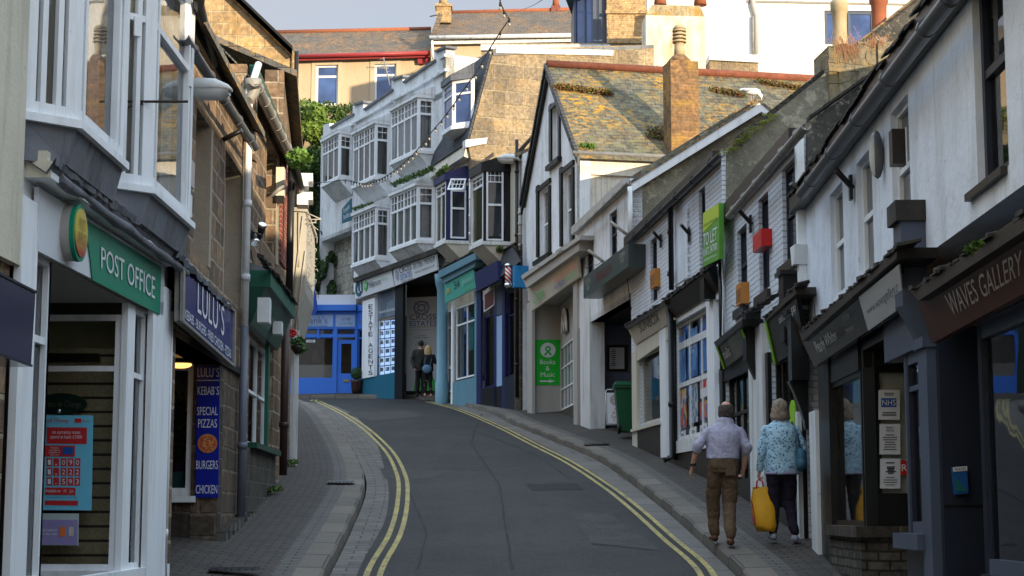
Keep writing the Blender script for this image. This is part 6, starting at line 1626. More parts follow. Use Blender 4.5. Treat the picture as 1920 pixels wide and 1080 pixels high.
# beam, lead roof, sign board
b0,b1 = FL1.w(95.6,333,.17),FL1.w(339,500,.17);t0 = FL1.w(95.6,301,.17)
ya,yb2 = b0.y,min(b1.y,15.98)
zb0,zt0 = b0.z,t0.z;zb1_ = b1.z;zt1 = FL1.w(341,477,.17).z
mb = MB();mb.prism([Vector((X0 + .17,ya,zb0)),Vector((X0 + .17,yb2,zb1_)),Vector((X0 + .17,yb2,zt1)),Vector((X0 + .17,ya,zt0))],Vector((-.17,0,0)))
mb.build('fascia_beam',M['white'],PO,bevel=.006)
MB().box(X0 + .0,X0 + .17,ya - .012,ya - .001,zb0,zt0).build('beam_end',M['cream'],PO)
MB().box(X0,X0 + .14,ya - .0,ya + .2,zt0,zt0 + .07).build('beam_end_block',M['cream'],PO)
mb = MB();rnd = random.Random(5);y = ya - .05;pr = None
while y < yb2 + .2:
    r0 = (Vector((X0 - .0,y,2.30 + rnd.uniform(-.01,.01))),Vector((X0 + .15,y,2.20 + rnd.uniform(-.012,.012))),Vector((X0 + .215,y,(zt0 + (zt1 - zt0) * (y - ya) / (yb2 - ya)) + .012 + rnd.uniform(-.012,.012))),Vector((X0 + .20 + rnd.uniform(-.01,.01),y,(zt0 + (zt1 - zt0) * (y - ya) / (yb2 - ya)) - .035 + rnd.uniform(-.015,.008))))
    if pr:
        for k in range(3): mb.face([pr[k],r0[k],r0[k + 1],pr[k + 1]],None,True)
    pr = r0;y += .09
mb.build('lead_flashing',M['lead'],PO)
MB().tube([(X0 + .16,ya + .2 + k * .35,2.215 + rnd.uniform(-.012,.012)) for k in range(14)],[rnd.uniform(.028,.045) for _ in range(14)],8).build('lead_roll',M['lead'],PO)
# sign board
sq = FL1.q([(64,351),(303,500),(300,592),(60,469)],.02)
panel3(sq,.03,PO,M['signwhite'],'sign_board')
gpts = [(153,407),(160,432),(166,458),(170,485),(174,525),(300,590),(302.5,501)]
MB().prism([FL1.w(a,b,.062) for a,b in gpts],-FL1.n * .01).build('green_sign_face',M['green_po'],PO)
text('POST OFFICE',FL1,[(188.6,462),(289.5,520),(289,561),(188.6,503)],PO,M['ltext'],.064)
# round sign
c = FL1.w(131,437,.07);t = thing('round_sign','round yellow and red post office disc with a green rim above the shop sign','sign',tuple(c));Rr = .20
def ringy(r,a,b): return [Vector((X0 + a,c.y + r * math.cos(k * math.pi / 18),c.z + r * math.sin(k * math.pi / 18))) for k in range(36)]
MB().prism(ringy(Rr,.05,0),(.07,0,0)).build('disc_body',M['beige2'],t);MB().prism(ringy(Rr * 1.02,.115,0),(.03,0,0)).build('green_rim',M['green_po'],t)
@memo
def yr(name,zc):
    t = NT(name);v = t.uv(world=True);sp = t.n('ShaderNodeSeparateXYZ');t.l(v,sp.inputs[0]);f = t.ramp(sp.outputs['Z'],zc - .13,zc - .02)
    mr = t.n('ShaderNodeMapRange');t.l(sp.outputs['Z'],mr.inputs[0]);mr.inputs[1].default_value = zc - .14;mr.inputs[2].default_value = zc - .0
    return t.fin(t.mix(mr.outputs[0],(.35,.05,.02),(.60,.46,.07)),.25)
MB().prism(ringy(Rr * .86,.142,0),(.012,0,0)).build('disc_face',yr('yellow_red_disc',c.z),t)
for s_,za_,zb_ in (('POST',.10,.02),('OFFICE',-.0,-.075)):
    w_ = .085 if s_ == 'POST' else .12
    text3(s_,[Vector((X0 + .156,c.y - w_,c.z + za_)),Vector((X0 + .156,c.y + w_,c.z + za_)),Vector((X0 + .156,c.y + w_,c.z + zb_)),Vector((X0 + .156,c.y - w_,c.z + zb_))],t,plain('dull_gold_lettering',(.2,.13,.03),.4))
# shop front posts, panes, recess
y = lambda px,py=700: FL1.p(px,0,py).y
yp0,yp1,yp2,yp3,yp4,yp5 = y(36,760),y(46,760),y(76,760),y(95,700),y(237,700),y(252,700)
yq0,yq1 = y(272,760),y(296,760)
def pv(a,b,z0,z1,m,nm,d=.05,off=0): MB().box(X0 + off,X0 + off + d,a,b,z0,z1).build(nm,m,PO,bevel=.004)
zsl = FL1.z(250,1066,0);
pv(Yn,yp1,zbL,zS + .3,M['white'],'pilaster',.05)
window((X0 - .02,yp1),(X0 - .02,yp3),zsl,zS,PO,M['white'],glassm=M['glass'],fw=.045,rows=[(FL1.z(90,640) - zsl,.05) and ((FL1.z(90,640) - zsl) / (zS - zsl),.05)],n=FL1.n,name='shop_window',bk=1.0,depth=.07,backm=M['room'])
pv(yp3 - .075,yp3,zsl - .3,zS,M['white'],'corner_post',.04,-.06)
ztr = FL1.z(240,692)
GP = Fac((X0,yp4 + .02),(X0 - 3,yp4 + .02))
window((X0 - .052,yp4),(X0 - 1.7,yp4),zsl,zS - .10,PO,M['white'],glassm=M['glass'],fw=.05,rows=[((ztr - zsl) / (zS - .1 - zsl),.045)],n=Vector((0,-1,0)),name='display_window',back=False)
pv(yp4 - .012,yp5 - .03,zsl,zS,M['white'],'corner_post',.053,-.05)
window((X0 - .02,yp5 - .06),(X0 - .02,yq0 + .05),zsl,zS,PO,M['white'],glassm=M['glass'],fw=.045,rows=[((ztr - zsl - .02) / (zS - zsl),.045)],n=FL1.n,name='shop_window',back=False)
pv(yq0,yq1 + .25,zbL,zS + .3,M['white'],'pilaster',.05)
pv(yp3,Yf,zsl - .12,zsl,M['white'],'window_sill',.07,-.03)
MB().box(X0 - 1.7,X0 - .03,yp4 - .05,yp4 + .04,zsl - .12,zsl).build('window_sill',M['white'],PO)
MB().box(X0 - 1.7,X0,yp4,yp4 + .06,zbL,zsl - .1).build('stall_riser',M['granite_dark'],PO)
MB().box(X0 - .06,X0,yp4,Yf,zbL,zsl - .1).build('stall_riser',M['granite_dark'],PO)
MB().box(X0 - .06,X0 + .0,yp1,yp3,zbL,zsl - .0).build('stall_riser',M['granite_dark'],PO)
MB().box(X0 - 1.8,X0 - .0,Yn,Yf,zS,zS + .06).build('soffit',M['beige2'],PO)
MB().box(X0 - 1.8,X0 - .02,yp4 + .02,yp4 + .08,zS - .10,zS).build('soffit_beam',M['brownblk'],PO)
# display interior: slatted back wall, dark side
MB().box(X0 - 2.4,X0 - .06,yp4 + .34,yp4 + .38,zsl - .2,zS - .35).build('slat_wall',M['slat'],PO)
MB().box(X0 - 2.4,X0 - .2,yp4 + .9,yp4 + 1.0,zsl - .2,zS + .05).build('interior_back',plain('olive_blind',(.5,.5,.28),.8),PO)
MB().box(X0 - 2.4,X0 - .3,yp4 + .25,yp4 + .9,zS - .47,zS - .40).build('interior_shelf',M['brownblk'],PO)
MB().box(X0 - 2.5,X0 - 2.4,yp3,Yf,zsl - .2,zS + .05).build('interior_side',M['room'],PO)
MB().box(X0 - 2.4,X0 - .06,yp4 + .06,Yf,zsl - .06,zsl).build('display_floor',M['roomlt'],PO)
# posters behind the display glass
GI = Fac((X0,yp4 + .034),(X0 - 3,yp4 + .034))
pq = GI.q([(60,778),(175,779),(172,957),(60,956)],0);cy = plain('cyan_poster',(.16,.55,.75),.45,var=.08);rd = plain('poster_red',(.52,.03,.035),.4,var=.08)
t = thing('poster','pale blue currency rate poster with red number tiles in the post office window','poster',tuple((pq[2] + pq[3]) / 2));panel3(pq,.006,t,cy,'sheet')
def pr_(x0,x1,y0,y1,m,l=.007): panel3(sub(pq,(x0 - 60) / 114,(x1 - 60) / 114,(y0 - 778) / 178,(y1 - 778) / 178),.002,t,m,'red_block' if m is rd else 'block',l)
def pt_(s_,x0,x1,y0,y1,m='ltext',l=.011): text3(s_,sub(pq,(x0 - 60) / 114,(x1 - 60) / 114,(y0 - 778) / 178,(y1 - 778) / 178),t,M[m],lift=l)
pt_('Travel Money',72,130,784,794,'rtext');pr_(140,152,784,792,rd);pt_('Money',154,168,786,791,'rtext')
pr_(88,163,801,832,rd);pt_('on currency notes\nspend at least £1000',95,154,808,824)
pr_(85,141,835,856,rd);pr_(118,138,838,852,M['btext'],.010);pt_('Multiple\ncurrencies\navailable on\none card',92,114,838,854)
for j,(row,y0) in enumerate((('1.090',859),('1.222',877),('1.593',895))):
    for k,ch_ in enumerate(row):
        x0 = [88,101,115,128,141][k];pr_(x0,x0 + 10.5,y0,y0 + 15,rd)
        if ch_ == '.': pr_(x0 + 4,x0 + 6.3,y0 + 11,y0 + 13,M['ltext'],.011)
        else: pt_(ch_,x0 + 2.5,x0 + 8.3,y0 + 3,y0 + 12.5)
pr_(85,143,914,928,rd);pt_('Available on   10    Jun',86,139,917,925);pt_('Ask the branch for our buy back rates',88,146,931,934,'dtext');pr_(85,148,938,947,rd)
q2 = GI.q([(60,962),(148,963),(147,1023),(60,1022)],0)
t = thing('poster','small lilac poster with two little pictures below the currency rate poster','poster',tuple((q2[2] + q2[3]) / 2));panel3(q2,.006,t,plain('pale_film',(.45,.52,.52),.4),'sheet');panel3(sub(q2,.0,.98,.2,.98),.002,t,plain('lilac_print',(.30,.26,.50),.4),'print',.007)
panel3(sub(q2,.6,.72,.42,.72),.002,t,M['otext'],'picture',.01);panel3(sub(q2,.8,.9,.42,.7),.002,t,M['beige'],'picture',.01);text3('Ask inside for\nour best rates',sub(q2,.2,.55,.48,.68),t,M['ltext'],lift=.011)
MB().ell((X0 - .55,yp4 + .0,GI.z(175,771)),(.018,.012,.018)).build('suction_hook',M['chrome'],PO)
t = thing('counter_sign','dark green oval currency sign hanging inside the post office window','sign',tuple(GI.w(110,775,-.2)))
cq_ = [GI.w(116 + 46 * math.cos(k * math.pi / 12),757 + 20 * math.sin(k * math.pi / 12),-.2) for k in range(24)]
MB().prism(cq_,(0,.03,0)).build('oval_board',M['green_dk'],t);text('Bureau de Change',GI,[(75,750),(152,752),(152,768),(75,766)],t,M['gutter_lt'],-.19,lift=.01)
# white pipe, brown stone strip
t = MB().box(X0 - .4,X0 + .02,yq1 + .16,Yf + .12,zbL,FL1.z(310,560)).build('stone_pier',M['brown_stone'],PO)
yy = y(309,800)
pipe([Vector((X0 + .04,yy,FL1.z(309,1085))),Vector((X0 + .04,yy,zS + .12))],.014,PO,M['pvc'],'service_pipe',collars=[Vector((X0 + .04,yy,FL1.z(309,1000)))])

# ---- kebab shop house
LU = thing('shop_house','brown stone house above the blue kebab shop sign','house',(-3.3,19,zr(19)))
U2 = lambda px,py=600: FL2.u(FL2.p(px,0,py))
z2T = FL2.z(460,245);z2S = FL2.z(432,686) - .05
Y2 = FL2.u((-3.35,21));
o2 = [(FL2.u((X0,15.95)),z2S),(Y2,z2S),(Y2,z2T),(FL2.u((X0,15.95)),z2T)]
hs = []
for r in ((365,392,215,490),(420,452,300,566)):
    P,Q,z0,z1 = FL2.rect(*r);a,b = sorted((FL2.u(P),FL2.u(Q)));hs.append((a,b,z0,min(z1,z2T - .12)))
wall_uz(FL2,o2,hs,M['brown_stone'],LU,thick=.3)
M['cement'] = render_wall('cement_reveal',(.34,.29,.22),(.15,.12,.09),.4)
for h in hs:
    P,Q = FL2.pu(h[0]),FL2.pu(h[1])
    w = window(P - FL2.n * .2,Q - FL2.n * .2,h[2],h[3],LU,M['white'],glassm=M['glass'],fw=.06,rows=[(.5,.05)],n=FL2.n,curtain=[(.1,.9)])
    MB().vbox(Q - FL2.d * .012,Q - FL2.d * .012 - FL2.n * .2,h[2],h[3],-FL2.d,.012).build('window_reveal',M['cement'],LU)
    MB().vbox(Q - FL2.d * .0,Q + FL2.d * .16,h[2],h[3],FL2.n,.012).build('window_dressing',M['cement'],LU)
# roof with slates and the neighbour's gable verge
roofslab([(X0 + .25,15.95,z2T - .02),(-3.35 + .25,21,z2T - .02),(-7.5,21,z2T + 3),(-7.5,15.95,z2T + 3)],.08,LU,M['slate'])
gutter(FL2,(343,66),(478,275),LU,M['gutter'],off=.20,r=.055,joints=5)
MB().vbox(Vector((X0,15.97,0)) + FL2.n * .02,Vector((-3.35,21,0)) + FL2.n * .02,z2T - .13,z2T + .02,FL2.n,.1).build('fascia_board',M['brownblk'],LU)
MB().tube([FL2.w(400,120,.1),FL2.w(381,45,.15),FL2.w(372,8,.3),FL2.w(375,-30,.35)],.055,10).build('cast_iron_downpipe',M['gutter_bk'],LU)
A = FL2.w(418,262,.02);t = thing('wall_bracket','short dark pipe stub below the gutter of the brown stone house','bracket',tuple(A));MB().tube([A,A + FL2.n * .22 + Vector((0,-.05,.1))],.03,8).build('bracket_arm',M['gutter_bk'],t)
# blue sign
q = FL2.q([(341,488),(438,584),(437,687),(339,602)],.14)
LS = panel3(q,.02,LU,M['lulublue'],'kebab_sign',-.02)
for a,b,c,d_ in ((0,1,-.01,.02),(0,1,.97,1.02),(-.01,.02,0,1),(.98,1.01,0,1)): panel3(sub(q,a,b,c,d_),.03,LU,M['gutter_lt'],'sign_frame',-.005)
n2 = FL2.n
MB().prism([p - n2 * .021 for p in q],-n2 * .04).build('sign_case',M['gutter_lt'],LU)
text3("LULU`S",sub(q,.26,.78,.1,.62),LU,M['ltext'],lift=.006);text3('KEBABS - BURGERS - FRIED CHICKEN - PIZZAS',sub(q,.06,.94,.74,.9),LU,M['ltext'],lift=.006)
# ragged lead above sign
mb = MB();rnd = random.Random(9);A = FL2.w(345,478,.24);B = FL2.w(442,580,.22);pr = None
for k in range(34):
    t_ = k / 33;p = A.lerp(B,t_);r0 = (Vector((p.x - .26,p.y,p.z + .16)),p + Vector((rnd.uniform(-.06,-.03),0,rnd.uniform(.02,.05))),p + Vector((rnd.uniform(-.08,-.05),0,.0 - rnd.uniform(0,.03))))
    if pr:
        for j in range(2): mb.face([pr[j],r0[j],r0[j + 1],pr[j + 1]],None,True)
    pr = r0
mb.build('lead_flashing',M['lead'],LU)
# recess with the frontal window
yw = 19.25;GL = Fac((X0,yw),(X0 - 3,yw))
xe = GL.p(413).x
MB().box(-6,xe,yw,yw + .25,zw(yw) - .4,GL.z(350,940)).build('frontal_plinth',M['granite_dark'],LU)
MB().box(GL.p(367).x,xe,yw,yw + .25,GL.z(390,940),z2S + .5).build('frontal_pier',M['granite_dark'],LU)
zl0,zl1 = GL.z(340,930),z2S + .02
window((GL.p(367).x,yw + .02),(-5.2,yw + .02),zl0,zl1,LU,M['white'],glassm=M['glass'],fw=.09,n=Vector((0,-1,0)),name='shop_window',bk=1.0,backm=plain('pale_tile_room',(.42,.44,.42),.6))
MB().box(-5.2,GL.p(373).x + .0,yw - .08,yw,zl0 - .07,zl0).build('window_sill',M['white'],LU)
P = GL.w(330,925,-.35);pz0,pz1,pz2 = GL.z(335,926),GL.z(335,883),GL.z(335,845)
MB().box(-5,GL.p(350,-.3).x,yw + .3,yw + .33,pz0,pz1).build('teal_tiles',plain('teal_tiles',(.05,.22,.25),.3),LU)
MB().box(-5,GL.p(350,-.3).x,yw + .3,yw + .33,pz1,pz2).build('purple_tiles',plain('purple_tiles',(.05,.02,.08),.3),LU)
c = GL.w(332,800,-.25);t = thing('trailing_plant','dark trailing plant hanging inside the kebab shop window','plant',tuple(c))
lf = leaves(MB(),c + Vector((0,0,.0)),(.14,.06,.42),260,.045,3);leaves(lf,c + Vector((.06,0,-.05)),(.1,.05,.25),90,.05,4);lf.build('foliage',leaf('dark_leaves',(.012,.035,.015),(.02,.06,.02)),t)
# soffit, lit ceiling lamp
MB().prism([Vector((X0,16.0,z2S)),Vector((-3.3,yw + 1.7,z2S)),Vector((-6,yw + 1.7,z2S)),Vector((-6,16.0,z2S))],(0,0,.08)).build('soffit',M['black'],LU)
MB().box(-6,-5.9,16,yw,zbL,z2S).build('recess_wall',M['granite_dark'],LU)
t = thing('ceiling_lamp','lit amber oval lamp under the ceiling of the kebab shop entrance','lamp',tuple(GL.w(338,684,.6)))
c = GL.w(338,684,.6);MB().ell(c,(.13,.1,.04)).build('lamp_lens',plain('amber_lamp',(1.0,.55,.16),.4,emit=1.1,bump=0),t);MB().ell(c + Vector((0,0,.03)),(.15,.12,.025)).build('lamp_rim',M['brownblk'],t)
# vertical blue sign
q = GL.q([(370,687),(413,687),(410,933),(367,933)],.02)
t = thing('menu_sign','tall blue kebab shop sign with a round pizza picture on the dark stone pier','sign',tuple((q[2] + q[3]) / 2));panel3(q,.02,t,M['signblue'],'board')
for s_,x0,x1,v0,v1 in (('LULU`S',.03,.97,.012,.083),("KEBAB`S",.04,.97,.155,.22),('SPECIAL',.03,.93,.312,.375),('PIZZAS',.08,.9,.405,.47),('BURGERS',.02,.97,.72,.785),('CHICKEN',.02,.95,.905,.97)): text3(s_,sub(q,x0,x1,v0,v1),t,M['ltext'],lift=.024)
panel3(sub(q,.02,.98,.105,.112),.002,t,M['ltext'],'rule',.021)
nn = Vector((0,-1,0))
MB().prism([p + nn * .026 for p in disc(q,.5,.59,.43,.073)],-nn * .003).build('pizza_crust',plain('pizza_crust',(.55,.22,.06),.6),t);MB().prism([p + nn * .028 for p in disc(q,.5,.59,.36,.061)],-nn * .002).build('pizza_topping',poster_mat('pizza_topping',[(.5,.06,.03),(.6,.3,.1),(.5,.12,.05),(.12,.08,.03)],60),t)
# oblique stone pier beyond
MB().vbox(GL.p(413),(-3.35,21),zw(20) - .5,z2S + .4,FL2.n,-.3).build('stone_pier',stone('dark_rough_stone',(.15,.11,.08),(.08,.065,.05),(.17,.14,.11),.38,.25,.02,soot=.4),LU)
mb = MB()
for k in range(9):
    a = FL2.u(GL.p(413)) + k * .19;mb.vbox(FL2.pu(a),FL2.pu(a + .17),zw(20) - .3,zw(19.3 + k * .2) + .03 + .02 * (k % 3),FL2.n,.10 + .02 * (k % 2))
mb.build('footing_stones',M['sett'],LU)
MB().box(-6,-3.25,15.5,yw,zw(17) - .28 - .02,zw(17) - .24).build('threshold_tiles',M['redtile'],LU) if 0 else None
# tall grey downpipe
yd = FL2.p(457,.08,700)
zt,zb_ = FL2.z(470,188),zw(20.9) - .05
pipe([yd + zz * zb_,yd + zz * FL2.z(457,620)],.05,LU,plain('slate_grey_pipe',(.13,.14,.18),.4),collars=[yd + zz * FL2.z(457,840)])
pipe([yd + zz * FL2.z(457,620),yd + zz * (zt),yd + zz * (zt + .06) + Vector((.03,.12,.05)),yd + zz * (zt + .1) + Vector((.06,.3,.25))],.045,LU,M['pvc'],collars=[yd + zz * FL2.z(457,390),yd + zz * FL2.z(457,530)])
# electric box and cables by the bay
t = thing('meter_box','small white junction box with hanging cables beside the far bay window','electrical box',tuple(FL2.w(345,380,.05)))
P,Q,z0,z1 = FL2.rect(340,350,300,350);MB().vbox(P,Q,z0,z1,FL2.n,.08).build('upper_box',M['beige2'],t);P,Q,z0,z1 = FL2.rect(340,349,362,405);MB().vbox(P,Q,z0,z1,FL2.n,.06).build('lower_box',M['pvc'],t)
for k in range(3):
    pts = [FL2.w(344 + 22 * math.sin(s * .45 + k) * (s / 9) + s * .8,375 + s * 8 - (k * 5),.08) for s in range(10)];MB().tube(pts,.006,5).build('cable',M['gutter_bk'] if k else M['pvc'],t)

# ---- third house: stone with the green shop
GH = thing('shop_house','stone house with a dark green shop front and a red brick corner','house',(-3.5,24,zr(24)))
z3T = FL3.z(545,308) ;z3S = FL3.z(500,560)
Y3 = FL3.u((-3.55,26.2));o2 = [(0,zw(21) - .5),(Y3,zw(21) - .5),(Y3,z3T),(0,z3T)];hs = []
for r in ((499,518,265,470),(466,512,636,838)):
    P,Q,z0,z1 = FL3.rect(*r);a,b = sorted((FL3.u(P),FL3.u(Q)));hs.append((a,b,z0,min(z1,z3T - .1)))
wall_uz(FL3,o2,hs,M['brown_stone'],GH,thick=.3)
h = hs[0];P,Q = FL3.pu(h[0]),FL3.pu(h[1]);window(P - FL3.n * .2,Q - FL3.n * .2,h[2],h[3],GH,M['white'],glassm=M['glass'],fw=.06,rows=[(.5,.05)],n=FL3.n,curtain=[(.1,.9)])
MB().vbox(Q,Q + FL3.d * .3,h[2] - .1,h[3],FL3.n,.012).build('window_dressing',M['cement'],GH)
h = hs[1];P,Q = FL3.pu(h[0]),FL3.pu(h[1]);window(P - FL3.n * .1,Q - FL3.n * .1,h[2],h[3],GH,M['white'],glassm=M['glass'],fw=.05,rows=[(.5,.04)],cols=[(.3,.04),(.62,.06)],n=FL3.n,name='shop_window',bk=.9)
MB().vbox(FL3.pu(h[0] + .62 * (h[1] - h[0])),FL3.pu(h[0] + .68 * (h[1] - h[0])),h[2],h[3],FL3.n,.05).build('green_mullion',M['green_mid'],GH)
MB().vbox(P,Q + FL3.d * .15,h[2] - .07,h[2],FL3.n,.12).build('window_sill',M['green_dk'],GH)
MB().vbox(FL3.pu(0.1),FL3.pu(h[1] + .2),zw(21) - .5,h[2] - .07,FL3.n,.035).build('block_plinth',M['dark_block'],GH)
mb = MB()
for k in range(10):
    a = .1 + k * .3;mb.vbox(FL3.pu(a),FL3.pu(a + .28),zw(21) - .3,zw(21 + a) + .015 + .01 * (k % 3),FL3.n,.11)
mb.build('footing_stones',M['sett'],GH)
# gable towards us with slates along the verge
G3 = Fac((-3.33,21.05),(-7,21.05))
vg = [(478,165),(340,22),(300,-20),(300,240),(478,300)]
MB().prism([G3.w(*p) for p in vg],(0,.2,0)).build('gable_wall',M['brown_stone'],GH)
mb = MB();rnd = random.Random(21)
for k in range(26):
    a,b = k / 26,(k + 1.15) / 26;p,q_ = G3.w(480,158,.05).lerp(G3.w(330,4,.05),a),G3.w(480,158,.05).lerp(G3.w(330,4,.05),b);j = rnd.uniform(0,.05)
    mb.prism([p - zz * (.10 + j),q_ - zz * (.10 + rnd.uniform(0,.05)),q_ + zz * .03,p + zz * .03],(0,.25,0))
mb.build('verge_slates',slate('verge_slate',lichen=.5),GH)
A,B = G3.w(480,158,.05),G3.w(330,4,.05)
roofslab([A,B,Vector((B.x - .1,26.2,B.z)),Vector((-3.35,26.2,A.z - .05))],.1,GH,M['slate'])
gutter(FL3,(478,152),(551,303),GH,M['gutter_lt'],off=.24,r=.065,joints=7)
MB().vbox(Vector((-3.35,21.1,0)) + FL3.n * .02,Vector((-3.55,26.2,0)) + FL3.n * .02,z3T - .2,z3T + .02,FL3.n,.1).build('fascia_board',M['green_dk'],GH)
P,Q,z0,z1 = FL3.rect(524,535,345,500);MB().vbox(P,Q,z0,z3T - .1,FL3.n,.03).build('red_brick_strip',M['red_brick'],GH)
# gutter hopper end
c = FL3.w(475,158,.2);MB().tube([c + zz * .06,c - zz * .02,c - zz * .12,c - zz * .22 + Vector((-.04,-.1,0))],[.10,.10,.07,.05],10).build('gutter_outlet',M['gutter_lt'],GH)
# green shop front box
cq_ = [(490,500),(552,570),(550,592),(490,540)]
P0,P1 = FL3.p(476,.32,520),FL3.p(551,.32,600);zg1_,zg0_ = FL3.z(490,492,.32),FL3.z(548,600,.32)
zc1 = FL3.w(496,490,.34).z;zc0 = FL3.w(494,520,.34).z;ze = FL3.w(512,645,.12).z
Pn = FL3.pu(.12);Pf = FL3.pu(FL3.u(P1))
MB().vbox(Pn,Pf,zc0,zc1,FL3.n,.34).build('cornice',M['green_mid'],GH,bevel=.01)
MB().prism([Pn + FL3.n * .28 + zz * zc0,Pn + FL3.n * .10 + zz * (ze),Pn + zz * (ze),Pn + zz * zc0],Pf - Pn).build('sloping_fascia',M['green_dk'],GH)
MB().prism([Pn + zz * zc1,Pn + FL3.n * .38 + zz * zc1,Pn + zz * (zc1 + .12)],Pf - Pn + FL3.d * .05).build('lead_roof',M['lead'],GH)
ragged(FL3,(500,486),(556,566),GH,.40,M['roofedge'],61,.04,.2)
for x0,x1,y0,y1,of in ((482,505,557,604,.3),(511,528,602,626,.24)):
    A = FL3.w((x0 + x1) / 2,y1,of);w_ = (x1 - x0) / 3200 * A.y;h_ = (y1 - y0) / 3200 * A.y
    t = thing('extractor_vent',('upper' if x0 < 500 else 'lower') + ' louvred white vent box on the dark green shop front','vent',tuple(A));mb = MB()
    for k in range(6): mb.box(A.x - w_ / 2,A.x + w_ / 2 - .004 * k,A.y + k * .05,A.y + k * .05 + .035,A.z,A.z + h_)
    mb.build('louvres',M['pvc'],t)
# alarm box, floodlights
P,Q,z0,z1 = FL3.rect(517,533,328,382);t = thing('alarm_box','white alarm box with a dark base high on the stone wall by the red brick','alarm box',tuple(P + zz * z0))
MB().vbox(P,P + FL3.d * .22,z0,z1,FL3.n,.12).build('box_case',M['beige'],t,bevel=.01);MB().vbox(P + FL3.d * .02,P + FL3.d * .2,z0 - .09,z0 - .002,FL3.n,.11).build('box_base',M['gutter_bk'],t)
A = FL3.w(508,368,.02);t = thing('wall_bracket','rusty angled pipe bracket beside the white alarm box','bracket',tuple(A));MB().tube([A,A + FL3.n * .16 + Vector((.02,-.02,.16))],.03,8).build('bracket_arm',M['gutter_lt'],t)
t = thing('floodlight','pair of small black floodlights with silver lenses on the stone wall above the green shop','floodlight',tuple(FL3.w(474,440,.1)))
for px,py,up in ((476,448,-1),(490,430,1)):
    A = FL3.w(px,py,.15);d_ = Vector((.05,-.1,.14 * up)).normalized()
    mb = MB().tube([A - d_ * .14,A + d_ * .05],[.03,.055],10);mb.build('lamp_head',M['gutter_bk'],t);MB().tube([A + d_ * .05,A + d_ * .08],[.06,.05],12).build('lamp_lens',M['chrome'],t)
MB().tube([FL3.w(465,432,.02),FL3.w(476,436,.15),FL3.w(490,440,.15)],.012,6).build('lamp_arm',M['rust'],t)
# dark brown downpipe and black rear pipe
A = FL3.p(534,.12,700);pipe([A + zz * (zw(25.4) + .15),A + zz * FL3.z(536,600)],.06,GH,plain('brown_pipe',(.05,.03,.025),.4),collars=[A + zz * (zw(25.4) + .9)])
A = FL3.p(544,.15,450);pipe([A + zz * FL3.z(544,600),A + zz * FL3.z(543,330)],.055,GH,M['gutter_bk'])

# ---- fourth, beyond the corner: weathered timber front with white posts
WF = thing('timber_shop','narrow shop with a weathered timber upper box on two white posts','shop building',(-4,30,zr(30)))
z4T = FL4.z(555,340)
MB().vbox((-3.6,26.3),(-4.3,33),zw(26) - .5,z4T,FL4.n,-.3).build('wall',M['brown_stone'],WF)
MB().vbox((-4.55,33.7),(-7.6,44),zw(33) - .5,z4T,FL4.n,-.3).build('wall',M['brown_stone'],WF)
roofslab([Vector((-3.4,26.3,z4T)),Vector((-4.1,33,z4T)),Vector((-8,33,z4T + 2)),Vector((-8,26.3,z4T + 2))],.1,WF,M['slate'])
MB().tube([FL4.w(549,300,.25),FL4.w(573,392,.25)],.07,10).build('gutter',M['gutter_bk'],WF)
y4 = 29.0;G4_ = Fac((-4,y4),(-5,y4))
tq = [(549,392),(573,394),(575,430),(571,545),(548,628),(546,560)]
MB().prism([G4_.w(*p) for p in tq],(-.15,2.6,0)).build('timber_box',M['wood'],WF)
MB().prism([G4_.w(547,388,.05),G4_.w(576,390,.05),G4_.w(576,397,.05),G4_.w(547,395,.05)],(-.15,2.8,0)).build('box_coping',M['wood'],WF)
mb = MB();
for a,b in (((549,560),(568,405)),((552,625),(573,470)),((560,398),(560,500))): 
    A,B = G4_.w(*a,.02),G4_.w(*b,.02);mb.tube([A,B],.015,5)
mb.build('timber_battens',M['wood'],WF)
mb = MB();rnd = random.Random(3)
A,B = G4_.w(573,400,0),G4_.w(571,548,0)
for k in range(46):
    p = A.lerp(B,rnd.random()) + Vector((0,rnd.uniform(0,1.5),0));mb.tube([p,p + Vector((rnd.uniform(.01,.07),0,rnd.uniform(-.05,.03))),p + Vector((rnd.uniform(.0,.08),0,rnd.uniform(-.1,-.02)))],.007,4)
mb.build('frayed_edge',M['wood'],WF)['kind'] = 'stuff'
for px,pb,pt in ((545.5,862,600),(553,872,620)):
    c = G4_.p(px,-.1 if px < 550 else .1);MB().vbox(c,c + Vector((.055,0,0)),zw(y4) - .2,G4_.z(px,pt),Vector((0,1,0)),.06).build('post',M['white2'] if px > 550 else M['pvc'],WF)
t = thing('aerial','small rusty aerial frame sticking out from the weathered timber box','aerial',tuple(G4_.w(573,410,0)));mb = MB()
A = G4_.w(573,400,0)
for p,q_ in (((572,398),(602,411)),((572,412),(602,411)),((572,420),(592,417)),((592,411),(592,419)),((580,411),(576,403))): mb.tube([G4_.w(*p,0),G4_.w(*q_,0)],.01,5)
mb.build('aerial_rods',M['wood'],t)
c = G4_.w(558,655,.1);t = thing('hanging_basket','hanging basket of red flowers by the white posts','hanging basket',tuple(c))
MB().tube([c + Vector((0,0,-.08)),c + Vector((0,0,.0)),c + Vector((0,0,.06))],[.05,.10,.12],12).build('basket',M['brownblk'],t)
leaves(leaves(MB(),c + zz * .12,(.14,.14,.10),260,.03,5),c + Vector((.06,0,.0)),(.1,.1,.1),90,.03,6).build('foliage',leaf('basket_leaves',(.03,.09,.02),(.07,.16,.04)),t)
fl = MB();
for k in range(8): fl.ell(c + Vector((-.1 + .035 * (k % 3),-.1,.22 + .03 * (k % 4))),.028,6,5)
fl.build('flowers',M['red'],t);MB().tube([c + zz * .1,c + zz * .55],.005,4).build('chain',M['gutter_bk'],t)
